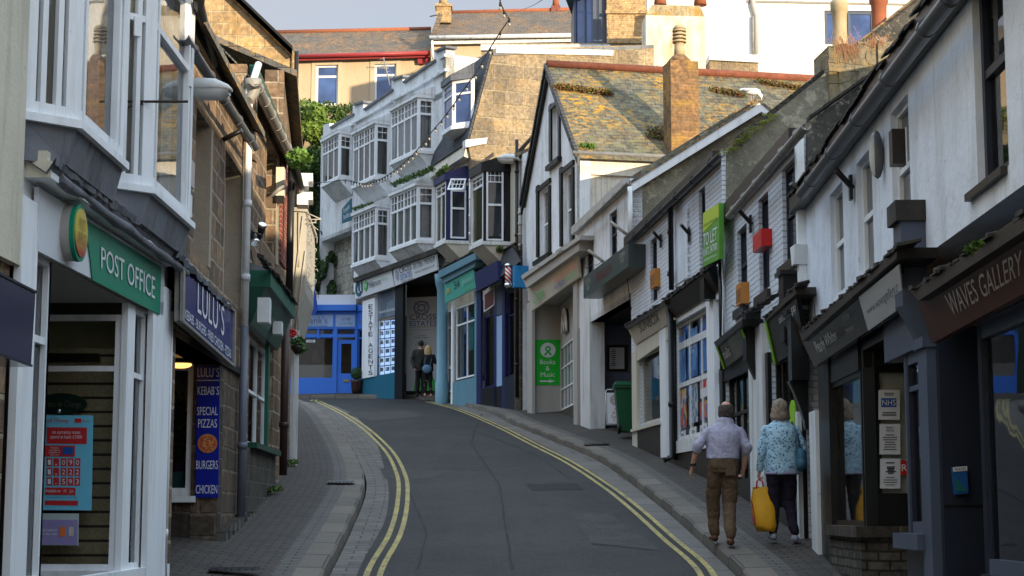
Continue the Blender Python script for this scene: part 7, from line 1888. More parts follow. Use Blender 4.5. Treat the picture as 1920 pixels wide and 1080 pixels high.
# bracket cornices at the very top (pale scrolls) with a green plant
t = MB();
for py in (330,365): 
    A = FL4.w(557,py,.2);t.vbox(A,A + FL4.d * .5,A.z - .08,A.z + .05,FL4.n,.25);t.vbox(A,A + FL4.d * .4,A.z - .16,A.z - .08,FL4.n,.18)
t.build('cornice_blocks',M['white2'],WF)
c = FL4.w(561,298,.35);t = thing('wall_plant','tuft of bright green leaves growing by the pale cornice of the left row','plant',tuple(c));leaves(MB(),c,(.16,.2,.14),420,.035,8).build('foliage',leaf('fresh_leaves',(.08,.17,.03),(.15,.25,.04)),t)

# ---- tall sunlit gable behind
TG = thing('gabled_house','tall golden stone gable end in full sun behind the left row','house',(-6,33,zr(33)))
G5 = Fac((-4.4,33.3),(-12,33.3))
MB().prism([G5.w(*p) for p in [(543,520),(543,96),(440,-2),(330,-110),(120,-110),(120,520)]],(0,.3,0)).build('gable_wall',M['gold_stone'],TG)
A,B = G5.w(548,92,.2),G5.w(330,-118,.2)
roofslab([A,B,B + Vector((-2.3,9,0)),A + Vector((-2.3,9,0))],.12,TG,M['slate']);MB().prism([A - zz * .02,B - zz * .02,B - zz * .12,A - zz * .12],(0,.08,0)).build('barge_board',M['gold_stone'],TG)
MB().prism([A - zz * .02 ,B - zz * .02,B + zz * .07,A + zz * .07],(0,.15,0)).build('verge_slates',M['gutter_bk'],TG)
MB().vbox((G5.p(543).x,33.4),(G5.p(543).x - 2.2,42),zw(33),G5.z(545,96),Vector((-1,0,0)),3).build('side_wall',M['gold_stone'],TG)
A = G5.p(546,.12);pipe([A + zz * G5.z(546,420),A + zz * G5.z(546,100)],.045,TG,M['gutter_bk'])
# ================================================================== HILLSIDE BEHIND
def big(name,label,cat,base): return thing(name,label,cat,base)
RH = thing('terraced_house','pebbledashed house with a bright red gutter and a lichened slate roof','house',(-7,76,16))
GR = Fac((-10.5,76.0),(-3.4,75.6))
def gw(G,q_,root,mat,nm='wall',d=.3,off=0): return MB().prism([G.w(*p,off) for p in q_],-G.n * d).build(nm,mat,root)
wall(GR,[(470,330),(470,106),(808,97),(808,330)],[(592,634,122,197),(702,743,120,192)],M['pebble'],RH)
for r in ((592,634,122,197),(702,743,120,192)):
    fwin(GR,r,RH,M['white'],off=-.08,glassm=M['skyglass'],rows=[(.72,.10)],fw=.09)
    for a,b,c,d_ in ((r[0] - 8,r[0],113,200),(r[1],r[1] + 8,113,200),(r[0],r[1],113,r[2])): P,Q,z0,z1 = GR.rect(a,b,c,d_);MB().vbox(P,Q,z0,z1,GR.n,.04).build('window_surround',M['buff_trim'],RH)
    sill(GR,r[0] - 8,r[1] + 8,r[3] + 3,RH,M['buff_trim'],.1,.1)
gw(GR,[(470,201),(808,196),(808,206),(470,211)],RH,M['buff_trim'],'string_course',.1,.06)
gw(GR,[(470,210),(808,205),(808,330),(470,330)],RH,M['grey_stone'],'stone_base',.1,.04)
A,B = GR.w(520,106,.3),GR.w(810,99,.3);a_,b_ = GR.w(495,106,.3),B
RA_,RB_ = at(495,62,79.2),at(808,55,78.8)
roofslab([A + (A - B) * .3,B,RB_,RA_ + (RA_ - RB_) * .1],.1,RH,M['slate_far']);MB().tube([RA_,RB_],.13,6).build('ridge_tiles',M['pot'],RH)
roofslab([RA_ + (RA_ - RB_) * .1,RB_,RB_ + Vector((0,4,-2)),RA_ + Vector((0,4,-2))],.1,RH,M['slate_far'])
MB().tube([GR.w(500,107,.45),GR.w(807,99,.45)],.10,8).build('gutter',M['redpaint'],RH);gw(GR,[(500,108),(806,100),(806,107),(500,115)],RH,M['redpaint'],'fascia_board',.1,.35)
gw(GR,[(780,104),(806,103),(803,110),(797,119),(784,119),(782,110)],RH,M['redpaint'],'red_bracket',.2,.2)
NH = thing('terraced_house','buff pebbledashed house with a pale gutter above the white corner building','house',(1,77,17))
GN = Fac((-3.4,75.3),(3.5,75.5))
wall(GN,[(808,330),(808,72),(1082,67),(1082,330)],[(902,928,95,118)],M['pebble'],NH);fwin(GN,(902,928,95,118),NH,M['white'],glassm=M['skyglass'],fw=.09)
A,B = GN.w(805,72,.35),GN.w(1085,67,.35);RA_,RB_ = at(822,25,79),at(1082,18,79)
roofslab([A,B,RB_,RA_],.1,NH,M['slate_far']);roofslab([RA_,RB_,RB_ + Vector((0,4,-2)),RA_ + Vector((0,4,-2))],.1,NH,M['slate_far']);MB().tube([RA_,RB_],.12,6).build('ridge_tiles',M['pot'],NH)
MB().tube([A + GN.n * .1,B + GN.n * .1],.1,8).build('gutter',M['white2'],NH);gw(GN,[(808,75),(1082,70),(1082,78),(808,83)],NH,M['white2'],'fascia_board',.1,.3)
MB().tube([GN.w(810,76,.4),GN.w(812,110,.4)],.06,6).build('downpipe',M['white2'],NH)
gw(GN,[(805,72),(822,24),(830,26),(815,76)],NH,M['slate_far'],'roof_end',.1,.3)
ch = thing('chimney_stack','small buff brick chimney at the left end of the pale gutter house','chimney',tuple(at(833,40,77)))
P = at(818,42,77);w_ = 28 / 3200 * 77;
MB().box(P.x,P.x + w_,77,77.8,P.z,at(818,12,77).z).build('stack',M['buff_brick'],ch);MB().box(P.x - .06,P.x + w_ + .06,76.94,77.86,at(818,12,77).z,at(818,7,77).z).build('stack_cap',M['buff_brick'],ch)
c = at(831,8,77.4);MB().tube([c,c + zz * .6],[.2,.16],12).build('chimney_pot',M['potbuff'],ch)
ch = thing('chimney_stack','little red chimney pot stack on the ridge of the pale gutter house','chimney',tuple(at(1042,20,79)))
c = at(1042,20,79);MB().box(c.x - .22,c.x + .22,78.8,79.2,c.z - .3,c.z + .2).build('stack',M['red_brick'],ch);MB().tube([c + zz * .2,c + zz * .7],[.17,.14],10).build('chimney_pot',M['pot'],ch)
# stone block, dark dormer and buff brick wall
DB = thing('modern_extension','dark framed glass extension on a stone wall beside buff brickwork','building',tuple(at(1105,90,58)))
G9 = Fac((1.5,57),(5,57.2));
P,Q,z0,z1 = G9.rect(1078,1142,-20,80)
P = G9.w(1100,80);
zA,zB = G9.z(1100,82),G9.z(1100,-20)
pa,pb_,pc = G9.p(1112,0,40),G9.p(1076,-1.1,40),G9.p(1140,0,40)
window(pb_,pa,zA,zB,DB,M['slateblue'],glassm=M['skyglass'],fw=.12,cols=[(.55,.1)],name='extension_window');window(pa,pc,zA,zB,DB,M['slateblue'],glassm=M['dglass'],fw=.12,cols=[(.5,.12)],name='extension_window',n=G9.n)
MB().prism([pb_ + zz * zB + Vector((-.3,0,0)),pa + zz * zB + Vector((0,-.25,0)),pc + zz * zB,pc + zz * zB + Vector((0,2,0)),pb_ + zz * zB + Vector((0,2,0))],zz * .25).build('flat_roof',M['slateblue'],DB)
MB().vbox(pb_,pb_ + Vector((0,3,0)),zA,zB,Vector((1,0,0)),.1).build('side_wall',M['slateblue'],DB)
MB().box(G9.p(1142).x,G9.p(1218).x,56.9,58,G9.z(1180,84),G9.z(1180,-40)).build('brick_wall',M['buff_brick'],DB)
MB().box(G9.p(1140).x,G9.p(1220).x,56.82,56.9,G9.z(1180,30),G9.z(1180,24)).build('brick_band',M['buff_brick'],DB)
MB().box(G9.p(900).x,G9.p(1222).x,56.95,58.1,zr(55),G9.z(1180,84)).build('stone_wall',M['grey_stone'],DB)
MB().box(G9.p(900).x,G9.p(1148).x,56.8,57,G9.z(1000,96),G9.z(1000,86)).build('wall_coping',M['white2'],DB)
# large white house
WH = thing('large_white_house','big plain white rendered house in full sun on the skyline','house',tuple(at(1480,150,60)))
GW = Fac((4,60),(18,60.6))
wall(GW,[(1214,420),(1214,-160),(2000,-160),(2000,420)],[(1546,1640,20,84),(1560,1600,-140,-60)],M['warmwhite'],WH)
fwin(GW,(1546,1640,20,84),WH,M['slateblue'],off=-.05,glassm=M['skyglass'],cols=[(.5,.1)],fw=.12)
gw(GW,[(1400,0),(1780,8),(1780,11),(1400,4)],WH,M['gutter_lt'],'string_course',.1,.05)
MB().tube([GW.w(1418,100,.1),GW.w(1418,30,.1),GW.w(1412,10,.1),GW.w(1410,-20,.1)],.09,8).build('downpipe',M['beige2'],WH)
MB().tube([GW.w(1412,100,.1),GW.w(1412,30,.1)],.05,8).build('downpipe',M['gutter_lt'],WH)
gw(GW,[(1330,100),(1424,104),(1424,117),(1330,112)],WH,M['white2'],'parapet',1.0,1.0);gw(GW,[(1330,112),(1422,117),(1422,160),(1330,160)],WH,M['grey_stone'],'lower_wall',1.0,.9)
A,B,C_,D_ = GW.w(1214,-160),GW.w(2000,-160),GW.w(2000,-160) + Vector((0,9,0)),GW.w(1214,-160) + Vector((0,9,0))
MB().prism([A,B,C_,D_],zz * .2).build('flat_roof',M['lead'],WH);MB().prism([A,D_,D_ - zz * 9,A - zz * 9],(.2,0,0)).build('side_wall',M['warmwhite'],WH)
# white chimney with lichens
LC = thing('chimney_stack','massive white rendered chimney streaked with orange lichen and two pots','chimney',tuple(at(1275,130,54)))
G10 = Fac((4,54),(8,54.3))
a,b = G10.p(1218),G10.p(1332);zA,zB,zC = G10.z(1275,160),G10.z(1275,30),G10.z(1275,10)
MB().vbox(a,b,zA - 2,zB,G10.n,-.9).build('stack',M['lichen_white'],LC,bevel=.05)
c = (a + b) / 2 - G10.n * .45;wd = (b - a).length
MB().prism([a + zz * zB,b + zz * zB,b - (b - a) * .08 + zz * zC,a + (b - a) * .1 + zz * zC],-G10.n * .9).build('stack_shoulder',stone('lichen_cap',(.45,.40,.28),(.38,.32,.2),(.4,.3,.15),.5,.5,.01,moss=1.0),LC)
for px in (1238,1313):
    p = G10.w(px,10,-.45);MB().tube([p,p + zz * .25,p + zz * .7],[.22,.19,.17],14).build('chimney_pot',M['pot'],LC)
for px,m in ((1238,'pot'),(1275,'potbuff')): pass
# ---- hillside greenery
def shrub(label,c,r,n,s,c1,c2,seed,cat='shrub',trunk=True,grp=None):
    t = thing('shrub',label,cat,(c[0],c[1],c[2] - r[2]),grp);c = Vector(c);rnd = random.Random(seed);mb = MB()
    for k in range(9):
        o = Vector((rnd.uniform(-.6,.6) * r[0],rnd.uniform(-.5,.5) * r[1],rnd.uniform(-.6,.7) * r[2]));leaves(mb,c + o,(r[0] * .5,r[1] * .5,r[2] * .42),n // 9,s,seed * 31 + k)
    mb.build('foliage',leaf('shrub_leaves_%d' % (seed % 4),c1,c2,2),t)
    if trunk:
        m = MB()
        for k in range(4): m.tube([c + Vector((0,0,-r[2])),c + Vector((rnd.uniform(-.3,.3) * r[0],0,-.2 * r[2])),c + Vector((rnd.uniform(-.7,.7) * r[0],rnd.uniform(-.4,.4) * r[1],.5 * r[2]))],[.06,.04,.015],6)
        m.build('stems',M['brownblk'],t)
    return t
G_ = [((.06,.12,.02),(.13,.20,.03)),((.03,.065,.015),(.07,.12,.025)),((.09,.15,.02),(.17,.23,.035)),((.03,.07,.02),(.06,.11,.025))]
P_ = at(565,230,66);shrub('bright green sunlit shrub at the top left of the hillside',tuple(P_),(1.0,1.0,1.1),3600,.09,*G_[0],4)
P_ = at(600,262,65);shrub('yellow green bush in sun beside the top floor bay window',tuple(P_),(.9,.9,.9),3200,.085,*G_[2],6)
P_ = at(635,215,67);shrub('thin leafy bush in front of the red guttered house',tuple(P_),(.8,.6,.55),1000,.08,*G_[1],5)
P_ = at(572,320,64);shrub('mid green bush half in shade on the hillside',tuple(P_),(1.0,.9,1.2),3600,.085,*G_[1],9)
P_ = at(600,400,63.6)
t = thing('ivy_wall','dark ivy covering the bank between the left row and the white corner building','ivy',(P_.x,P_.y,zr(60)))
mb = MB();rnd = random.Random(12)
for k in range(9000):
    u,v = rnd.random(),rnd.random();p = at(535 + 95 * u,300 + 275 * v,64 + 1.5 * noise.noise(Vector((u * 6,v * 8,0))) - v * 1.5)
    a = Vector((rnd.uniform(-1,1),rnd.uniform(-1,0),rnd.uniform(-.5,1))).normalized();b = a.orthogonal().normalized();s = .09 * rnd.uniform(.6,1.3);e = a.cross(b);mb.face([p - b * s,p + e * s * .5,p + b * s,p - e * s * .5])
mb.build('foliage',leaf('ivy_leaves',(.02,.045,.015),(.045,.085,.022),2),t)
A = at(530,300,66.2);B = at(660,580,65)
MB().prism([Vector((-10.5,66.2,zr(60) - .5)),Vector((-5.5,66.2,zr(60) - .5)),Vector((-5.5,66.2,at(600,300,66).z)),Vector((-10.5,66.2,at(600,290,66).z))],(0,.3,0)).build('bank_wall',M['dark_block'],t)
t = thing('street_bin','dark green tall box among the hillside shrubs','box',tuple(at(589,255,66)));c = at(589,255,65.8);MB().box(c.x - .16,c.x + .16,65.6,65.9,c.z,c.z + .65).build('box_body',M['green_mid'],t);MB().tube([c + zz * .65,c + zz * .8],[.2,.12],8).build('box_lid',M['green_mid'],t)
# ---- plants on the mossy roof
def roof_pt(px,py):
    r_ = ray(px,py);n = (er2 - ap).cross(back).normalized();return r_ * (n.dot(ap) / n.dot(r_))
red = leaf('valerian_leaves',(.09,.13,.03),(.20,.07,.035),9)
for k,(x0,y0,x1,y1,n,lab,s) in enumerate(((1040,165,1145,178,26,'long strip of red and green weeds near the ridge end of the mossy roof',.10),(1216,255,1258,262,12,'bushy red tinged plant at the foot of the orange chimney',.26),(1335,170,1395,182,12,'small strip of weeds left of the gull on the mossy roof',.10),(1420,155,1500,168,14,'small strip of weeds at the right end of the mossy roof',.08),(1092,276,1112,278,5,'little green tuft in the gutter of the mossy roof',.07))):
    A,B = roof_pt(x0,y0),roof_pt(x1,y1);t = thing('roof_plant',lab,'weeds',tuple((A + B) / 2));mb = MB()
    for j in range(n): p = A.lerp(B,(j + .5) / n);leaves(mb,p + Vector((0,-.03,.04)),(.14,.12,s),60,.035,j + k * 50)
    mb.build('foliage',red if k != 4 else leaf('fresh_leaves',(.12,.26,.03),(.22,.36,.05)),t)
# moss on the verge of the third house
def verge_pt(px,py,off=.1): return Gc.w(px,py,off)
t = thing('moss','bright green moss along the sloping grey gable top','moss',tuple(verge_pt(1400,262)));mb = MB()
for k in range(26):
    p = verge_pt(1362 + k * 3.6,285 - k * 2.95,.08);leaves(mb,p + Vector((random.uniform(-.05,.05),-.02,random.uniform(-.05,.02))),(.09,.05,.03),90,.011,k)
mb.build('moss_cushions',M['moss'],t)
# grey gable faces seen above the lower roofs
MB().prism([Gc.w(1362,420,.03),Gc.w(1362,286,.03),Gc.w(1552,133,.03),Gc.w(1740,133,.03),Gc.w(1740,420,.03)],-Gc.n * .1).build('upper_gable_face',M['grey_render'],H3)
G12 = Fac(A1,(A1[0] - F2.n.x * 5,A1[1] - F2.n.y * 5))
MB().prism([G12.w(1514,400,.25),G12.w(1514,240,.25),G12.w(1530,222,.25),G12.w(1711,86,.25),G12.w(1900,86,.25),G12.w(1900,400,.25)],-G12.n * .1).build('upper_gable_face',M['dark_render'],H2)
mb = MB();rnd = random.Random(77);A,B = G12.w(1518,222,.3),G12.w(1712,84,.3)
for k in range(22):
    p,q_ = A.lerp(B,k / 22),A.lerp(B,(k + 1.1) / 22);mb.prism([p,q_,q_ + zz * .03,p + zz * (.03 + rnd.uniform(0,.02))],(0,.2,0))
mb.build('verge_slates',M['roofedge'],H2)
# dry weeds on the stone chimney
t = thing('roof_plant','tangle of dry brown weeds hanging from the wide stone chimney','weeds',tuple(Gc.w(1590,80,.2)));mb = MB();rnd = random.Random(6)
for k in range(300):
    p = Gc.w(rnd.gauss(1588,16),rnd.gauss(84,12),.12);d = Vector((rnd.uniform(-.08,.08),rnd.uniform(-.05,0),rnd.uniform(-.22,.04)));s = Vector((.004,0,.002));mb.face([p - s,p + s,p + d])
for k in range(110):
    p = Gc.w(rnd.gauss(1648,10),rnd.gauss(72,5),.12);d = Vector((rnd.uniform(-.06,.04),rnd.uniform(-.05,0),rnd.uniform(-.2,.0)));s = Vector((.004,0,.002));mb.face([p - s,p + s,p + d])
mb.build('stems',plain('dry_stems',(.30,.15,.08),.9),t)
# ================================================================== PEOPLE, FURNITURE, SMALL THINGS
def wr(o,f,a):                                    # press cloth folds into a garment
    me = o.data;N_ = [v.normal.copy() for v in me.vertices];C_ = []
    for v,n_ in zip(me.vertices,N_):
        p = v.co;q = noise.noise(Vector((p.x * f,p.y * f,p.z * f * .8 + p.x * f * .6))) + .5 * abs(noise.noise(Vector((p.x * f * 2,p.y * f * 2,p.z * f * 2.4))));C_ += list(p + n_ * a * q)
    me.vertices.foreach_set('co',C_);me.update()
def person(label,base,sc_,P,cl,vox=.008,group=None):
    """P: joints in local metres (x right, y away from us, z up), cl: clothing materials"""
    B = Vector(base);t = thing('person',label,'person',tuple(B),group)
    T = lambda p: B + Vector(p) * sc_
    s = sc_
    def limb(mb,pts,rs,n=12): mb.tube([T(p) for p in pts],[r * s for r in rs],n);[mb.ell(T(p),r * s,10,8) for p,r in zip(pts,rs)]
    def dense(pts,rs,k=4):
        o,q = [],[]
        for i in range(len(pts) - 1):
            for j in range(k):
                a = j / k;o.append(Vector(pts[i]).lerp(Vector(pts[i + 1]),a));q.append(rs[i] + (rs[i + 1] - rs[i]) * a)
        return o + [Vector(pts[-1])],q + [rs[-1]]
    body = MB();hd = P['head'];hr = P.get('hr',.1)
    body.ell(T(hd),(hr * .76 * s,hr * .95 * s,hr * 1.18 * s),16,12)
    fy = P.get('face',1)                           # +1 looks away from us
    body.ell(T((hd[0],hd[1] + hr * .5 * fy,hd[2] - hr * .45)),(hr * .55 * s,hr * .5 * s,hr * .6 * s),12,8)
    body.ell(T((hd[0],hd[1] + hr * 1.0 * fy,hd[2] - hr * .18)),(hr * .14 * s,hr * .22 * s,hr * .22 * s),8,6)
    body.ell(T((hd[0],hd[1] + hr * .92 * fy,hd[2] - hr * .6)),(hr * .26 * s,hr * .1 * s,hr * .08 * s),8,6)
    for sx in (-1,1): body.ell(T((hd[0] + sx * hr * .78,hd[1],hd[2] - hr * .15)),(hr * .12 * s,hr * .22 * s,hr * .32 * s),8,6)
    nk = P['neck'];limb(body,[nk,(hd[0],hd[1],hd[2] - hr * .7)],[.058,.055])
    tw = P['torso']                                # list of (x,y,z,rx,ry)
    body.loft([(T(a[:3]),a[3] * s * .9,a[4] * s * .9) for a in tw],18)
    for side in ('L','R'):
        arm = P['arm' + side];ap,ar = dense(arm,[.045,.038,.027]);limb(body,ap,ar)
        lg = P['leg' + side];lp,lr = dense(lg,[.082,.052,.036]);limb(body,lp,lr)
        # hand: palm, four curled fingers, thumb
        w_ = Vector(arm[-1]);d = (w_ - Vector(arm[-2])).normalized();sx = -1 if side == 'L' else 1
        curl = P.get('curl' + side,.5)
        lat = Vector((0,1,0)) - d * d.y;lat = lat.normalized() if lat.length > .2 else Vector((1,0,0))
        inn = d.cross(lat).normalized();inn = inn if inn.x * sx < 0 else -inn
        for k in range(6): 
            c = w_ + d * (.015 + .012 * k);body.ell(T(c),(.020 * s,.036 * s,.02 * s),10,6)
        for f in range(4):
            r0 = w_ + d * .08 + lat * (-.03 + .02 * f);L_ = (.062,.074,.070,.055)[3 - f]
            p1 = r0 + (d * math.cos(curl) + inn * math.sin(curl)) * L_ * .45;p2 = p1 + (d * math.cos(curl * 2.2) + inn * math.sin(curl * 2.2)) * L_ * .32;p3 = p2 + (d * math.cos(curl * 3.2) + inn * math.sin(curl * 3.2)) * L_ * .25
            pp,rr = dense([r0,p1,p2,p3],[.0095,.009,.0082,.0072],3);limb(body,pp,rr,8)
        th0 = w_ + d * .03 + lat * .034;pp,rr = dense([th0,th0 + lat * .022 + d * .025 + inn * .01,th0 + lat * .024 + d * .055 + inn * .02],[.012,.0105,.008],3);limb(body,pp,rr,8)
    body.build('body',cl.get('skin',M['skin']),t,remesh=vox * s * .8,smooth=2)
    sh = MB();e = P.get('shirt_e',.014)
    sh.loft([(T(a[:3]),(a[3] + e) * s,(a[4] + e) * s) for a in tw if a[2] >= P['hem']],22)
    for side in ('L','R'):
        arm = P['arm' + side];k = P.get('sleeve' + side,1.0)
        m = Vector(arm[1]).lerp(Vector(arm[2]),k);pts = [arm[0],arm[1],m];r0 = P.get('sr',(.062,.056,.042))
        ap,ar = dense(pts,r0,5);ar = [r + .0035 * math.sin(i * 2.3) for i,r in enumerate(ar)];limb(sh,ap,ar)
        if k < .9: limb(sh,[m,Vector(arm[1]).lerp(Vector(arm[2]),k - .18)],[r0[2] + .009,r0[2] + .010])
    if 'collar' in cl: limb(sh,[Vector(nk) + Vector((-.03,0,.0)),Vector(nk) + Vector((.03,0,.0))],[.066,.066])
    o = sh.build(cl.get('topname','shirt'),cl['top'],t,remesh=vox * s,smooth=5)
    wr(o,11,.013)
    tr = MB()
    tr.loft([(T(a[:3]),(a[3] + .006) * s,(a[4] + .006) * s) for a in tw[:max(3,sum(1 for b in tw if b[2] < P["hem"] + .10))]],22)
    for side in ('L','R'):
        lg = P['leg' + side];q = P.get('tr',(.098,.075,.062));lp,lr = dense([lg[0],lg[1],Vector(lg[2]) + Vector((0,0,.03))],q,7);lr = [r + .004 * math.sin(i * 2.6 + (1 if side == 'L' else 0)) for i,r in enumerate(lr)];limb(tr,lp,lr,14)
    wr(tr.build('trousers',cl['trousers'],t,remesh=vox * s,smooth=4),8,.017)
    if P.get('hem2'): pass
    for side in ('L','R'):
        a = Vector(P['leg' + side][2]);f = Vector(P.get('foot' + side,(0,.14,-.02)));m = MB()
        for k in range(7): c = a + Vector((0,-.035,-.035)) + f * (k / 6);m.ell(T(c + Vector((0,0,-.005))),((.042 + .008 * math.sin(k / 6 * 3.1)) * s,.05 * s,(.042 - .014 * k / 6) * s),12,8)
        m.build('shoe',cl['shoes'],t,remesh=vox * s,smooth=2)
    h = MB();hs = P.get('hair','short')
    if hs == 'bald':
        for k in range(26):
            a = math.pi * .93 + (k / 25) * math.pi * 1.14
            for zz_ in (-.55,-.4,-.25,-.1,.05,.2,.35,.5,.62):
                q_ = math.sqrt(max(.05,1 - (zz_ / 1.18) ** 2));h.ell(T((hd[0] + math.cos(a) * hr * .76 * q_,hd[1] + math.sin(a) * hr * .95 * q_,hd[2] + zz_ * hr)),(.013 + .004 * random.random()) * s,6,5)
    elif hs == 'bob':
        h.ell(T((hd[0],hd[1] - .005 * fy,hd[2] + .012)),(hr * .92 * s,hr * 1.12 * s,hr * 1.22 * s),18,12)
        for k in range(15):
            a = math.pi * 1.0 + k / 14 * math.pi;a = a if fy > 0 else a - math.pi
            limb(h,[(hd[0] + math.cos(a) * hr * .72,hd[1] + math.sin(a) * hr * .85,hd[2]),(hd[0] + math.cos(a) * hr * .82,hd[1] + math.sin(a) * hr * .9,hd[2] - hr * .75),(hd[0] + math.cos(a) * hr * .72,hd[1] + math.sin(a) * hr * .78,hd[2] - hr * (1.15 + .08 * math.sin(k * 3)))],[.03,.03,.018],8)
    elif hs == 'long':
        h.ell(T((hd[0],hd[1] - .008 * fy,hd[2] + .012)),(hr * .88 * s,hr * 1.06 * s,hr * 1.2 * s),16,10)
        for k in range(13):
            a = math.pi * 1.0 + k / 12 * math.pi;q_ = random.uniform(1.6,2.6)
            limb(h,[(hd[0] + math.cos(a) * hr * .75,hd[1] + math.sin(a) * hr * .8,hd[2] + .03),(hd[0] + math.cos(a) * hr * .95,hd[1] + math.sin(a) * hr * .9,hd[2] - hr * .8),(hd[0] + math.cos(a) * hr * .9,hd[1] + math.sin(a) * hr * .9,hd[2] - hr * q_)],[.03,.028,.012],7)
    else: h.ell(T((hd[0],hd[1] - .012 * fy,hd[2] + .022)),(hr * .84 * s,hr * 1.0 * s,hr * 1.1 * s),16,10)
    wr(h.build('hair',cl['hair'],t,remesh=vox * s * .8,smooth=1),38,.009)
    return t,T
# ---- older couple walking up the pavement
def gbase(px,py):
    y = 19.4;P = at(px,py,y);return P
bx = gbase(1357,1021)
manP = dict(head=(.062,.09,1.50),hr=.098,neck=(.055,.05,1.37),hem=.93,hair='bald',
    torso=[(.0,.0,.80,.15,.115),(.005,-.005,.88,.175,.125),(.005,0,.96,.172,.125),(.01,.015,1.06,.178,.128),(.02,.03,1.18,.188,.13),(.03,.045,1.27,.192,.115),(.037,.05,1.33,.145,.085),(.047,.055,1.375,.075,.06)],
    armL=[(-.150,.03,1.265),(-.285,-.02,1.09),(-.335,.06,.87)],armR=[(.205,.04,1.26),(.285,.0,1.08),(.255,.10,.86)],sleeveL=.12,sleeveR=.12,sr=(.058,.052,.044),
    legL=[(-.085,.0,.86),(-.10,.12,.47),(-.085,.16,.11)],legR=[(.09,.0,.86),(.075,.02,.45),(.05,-.20,.07)],footL=(-.015,.15,.0),footR=(.01,.15,-.0),curlL=.4,curlR=.55,tr=(.098,.076,.058))
shirt = cloth('checked_shirt',(.50,.48,.54),(.20,.19,.32),'check',32)
mt,T = person('older man in a checked shirt and brown trousers walking uphill by the kerb',bx,1.0,manP,dict(top=shirt,trousers=cloth('brown_trousers',(.13,.085,.05),(.10,.065,.04),'plain'),shoes=plain('brown_leather',(.09,.03,.018),.4),hair=plain('dark_grey_hair',(.075,.06,.05),.8,var=.6,bump=.6),collar=1))
w_ = T((-.328,.045,.895));MB().tube([w_ - Vector((0,0,.012)),w_ + Vector((0,0,.012))],.036,14).build('watch',M['black'],mt)
pk = T((.075,-.128,.84));MB().box(pk.x - .055,pk.x + .055,pk.y - .012,pk.y + .0,pk.z - .07,pk.z + .045).build('back_pocket',MATS['brown_trousers'],mt)
bw_ = gbase(1468,1013)
womP = dict(head=(.005,.05,1.46),hr=.102,neck=(.0,.02,1.32),hem=.74,hair='bob',shirt_e=.018,
    torso=[(.0,.0,.74,.165,.125),(.0,.0,.82,.178,.13),(.0,.0,.92,.170,.12),(.0,.0,1.02,.165,.118),(.0,.01,1.14,.175,.12),(.0,.015,1.23,.175,.105),(.0,.02,1.29,.135,.08),(.0,.02,1.325,.07,.055)],
    armL=[(-.17,.02,1.24),(-.225,-.03,1.0),(-.245,.03,.78)],armR=[(.17,.02,1.24),(.255,-.02,1.02),(.20,.16,.98)],sleeveL=.93,sleeveR=.95,sr=(.056,.048,.038),
    legL=[(-.085,.0,.80),(-.09,.03,.43),(-.105,.02,.08)],legR=[(.085,.0,.80),(.09,.06,.43),(.115,-.10,.06)],footL=(-.01,.13,0),footR=(.02,.13,0),curlL=.95,curlR=.6,tr=(.10,.068,.052))
wt,T2 = person('woman with grey brown hair in a blue floral jumper and dark trousers walking uphill',bw_,1.0,womP,dict(top=cloth('floral_jumper',(.36,.52,.62),(.06,.22,.42),'floral',34),topname='jumper',trousers=cloth('dark_trousers',(.018,.014,.026),(.012,.01,.018),'plain'),shoes=plain('grey_trainers',(.25,.27,.33),.6),hair=plain('grey_brown_hair',(.27,.205,.15),.7,var=.8,bump=.8),collar=1))
MB().loft([(T2((0,0,.735)),.19,.148),(T2((0,0,.765)),.194,.15)],24).build('jumper_hem',plain('lilac_trim',(.35,.33,.5),.8),wt)
# yellow shopping bag
hnd = T2((-.252,.045,.70));t = thing('shopping_bag','yellow shopping bag with red handles and a red panel carried by the woman','bag',tuple(T2((-.20,.0,.1))))
b0 = T2((-.205,.02,.11));mb = MB();sec = []
for k,(z,rx,ry,dx) in enumerate(((0,.10,.085,.015),(.06,.125,.10,.01),(.2,.13,.09,0),(.33,.12,.06,-.02),(.47,.09,.03,-.035))):
    pts = []
    for j in range(16):
        a = 2 * math.pi * j / 16;cx_,sy_ = math.cos(a),math.sin(a)
        q_ = max(abs(cx_),abs(sy_));pts.append(b0 + Vector((dx + rx * cx_ / q_ ** .6 + .006 * math.sin(k * 3 + j * 2),ry * sy_ / q_ ** .6 + .006 * math.cos(j * 3 + k),z + .02 * math.sin(a * 2 + k))))
    sec.append(pts)
vs = [p for r_ in sec for p in r_];fs = [(k * 16 + j,k * 16 + (j + 1) % 16,(k + 1) * 16 + (j + 1) % 16,(k + 1) * 16 + j) for k in range(4) for j in range(16)] + [tuple(range(16))[::-1]]
mb.mesh(vs,fs,True);mb.build('bag_body',plain('yellow_bag_plastic',(.72,.36,.02),.4,var=.35,bump=.2),t)
mb = MB();rr = [sec[k][8].lerp(sec[k][10],.5) for k in range(4)]
mb.face([sec[1][7] + Vector((-.004,-.004,0)),sec[1][10] + Vector((-.004,-.006,0)),sec[3][10] + Vector((-.004,-.006,0)),sec[3][7] + Vector((-.004,-.004,0))]);mb.build('red_panel',M['red'],t)
mb = MB()
for dx in (-.03,.03): mb.tube([b0 + Vector((-.035 + dx * 1.4,-.02,.45)),b0 + Vector((-.04 + dx,-.01,.55)),hnd + Vector((0,.0,-.02)),b0 + Vector((-.04 + dx,.03,.55)),b0 + Vector((-.035 + dx * 1.4,.03,.45))],.008,6)
mb.build('handles',M['red'],t)
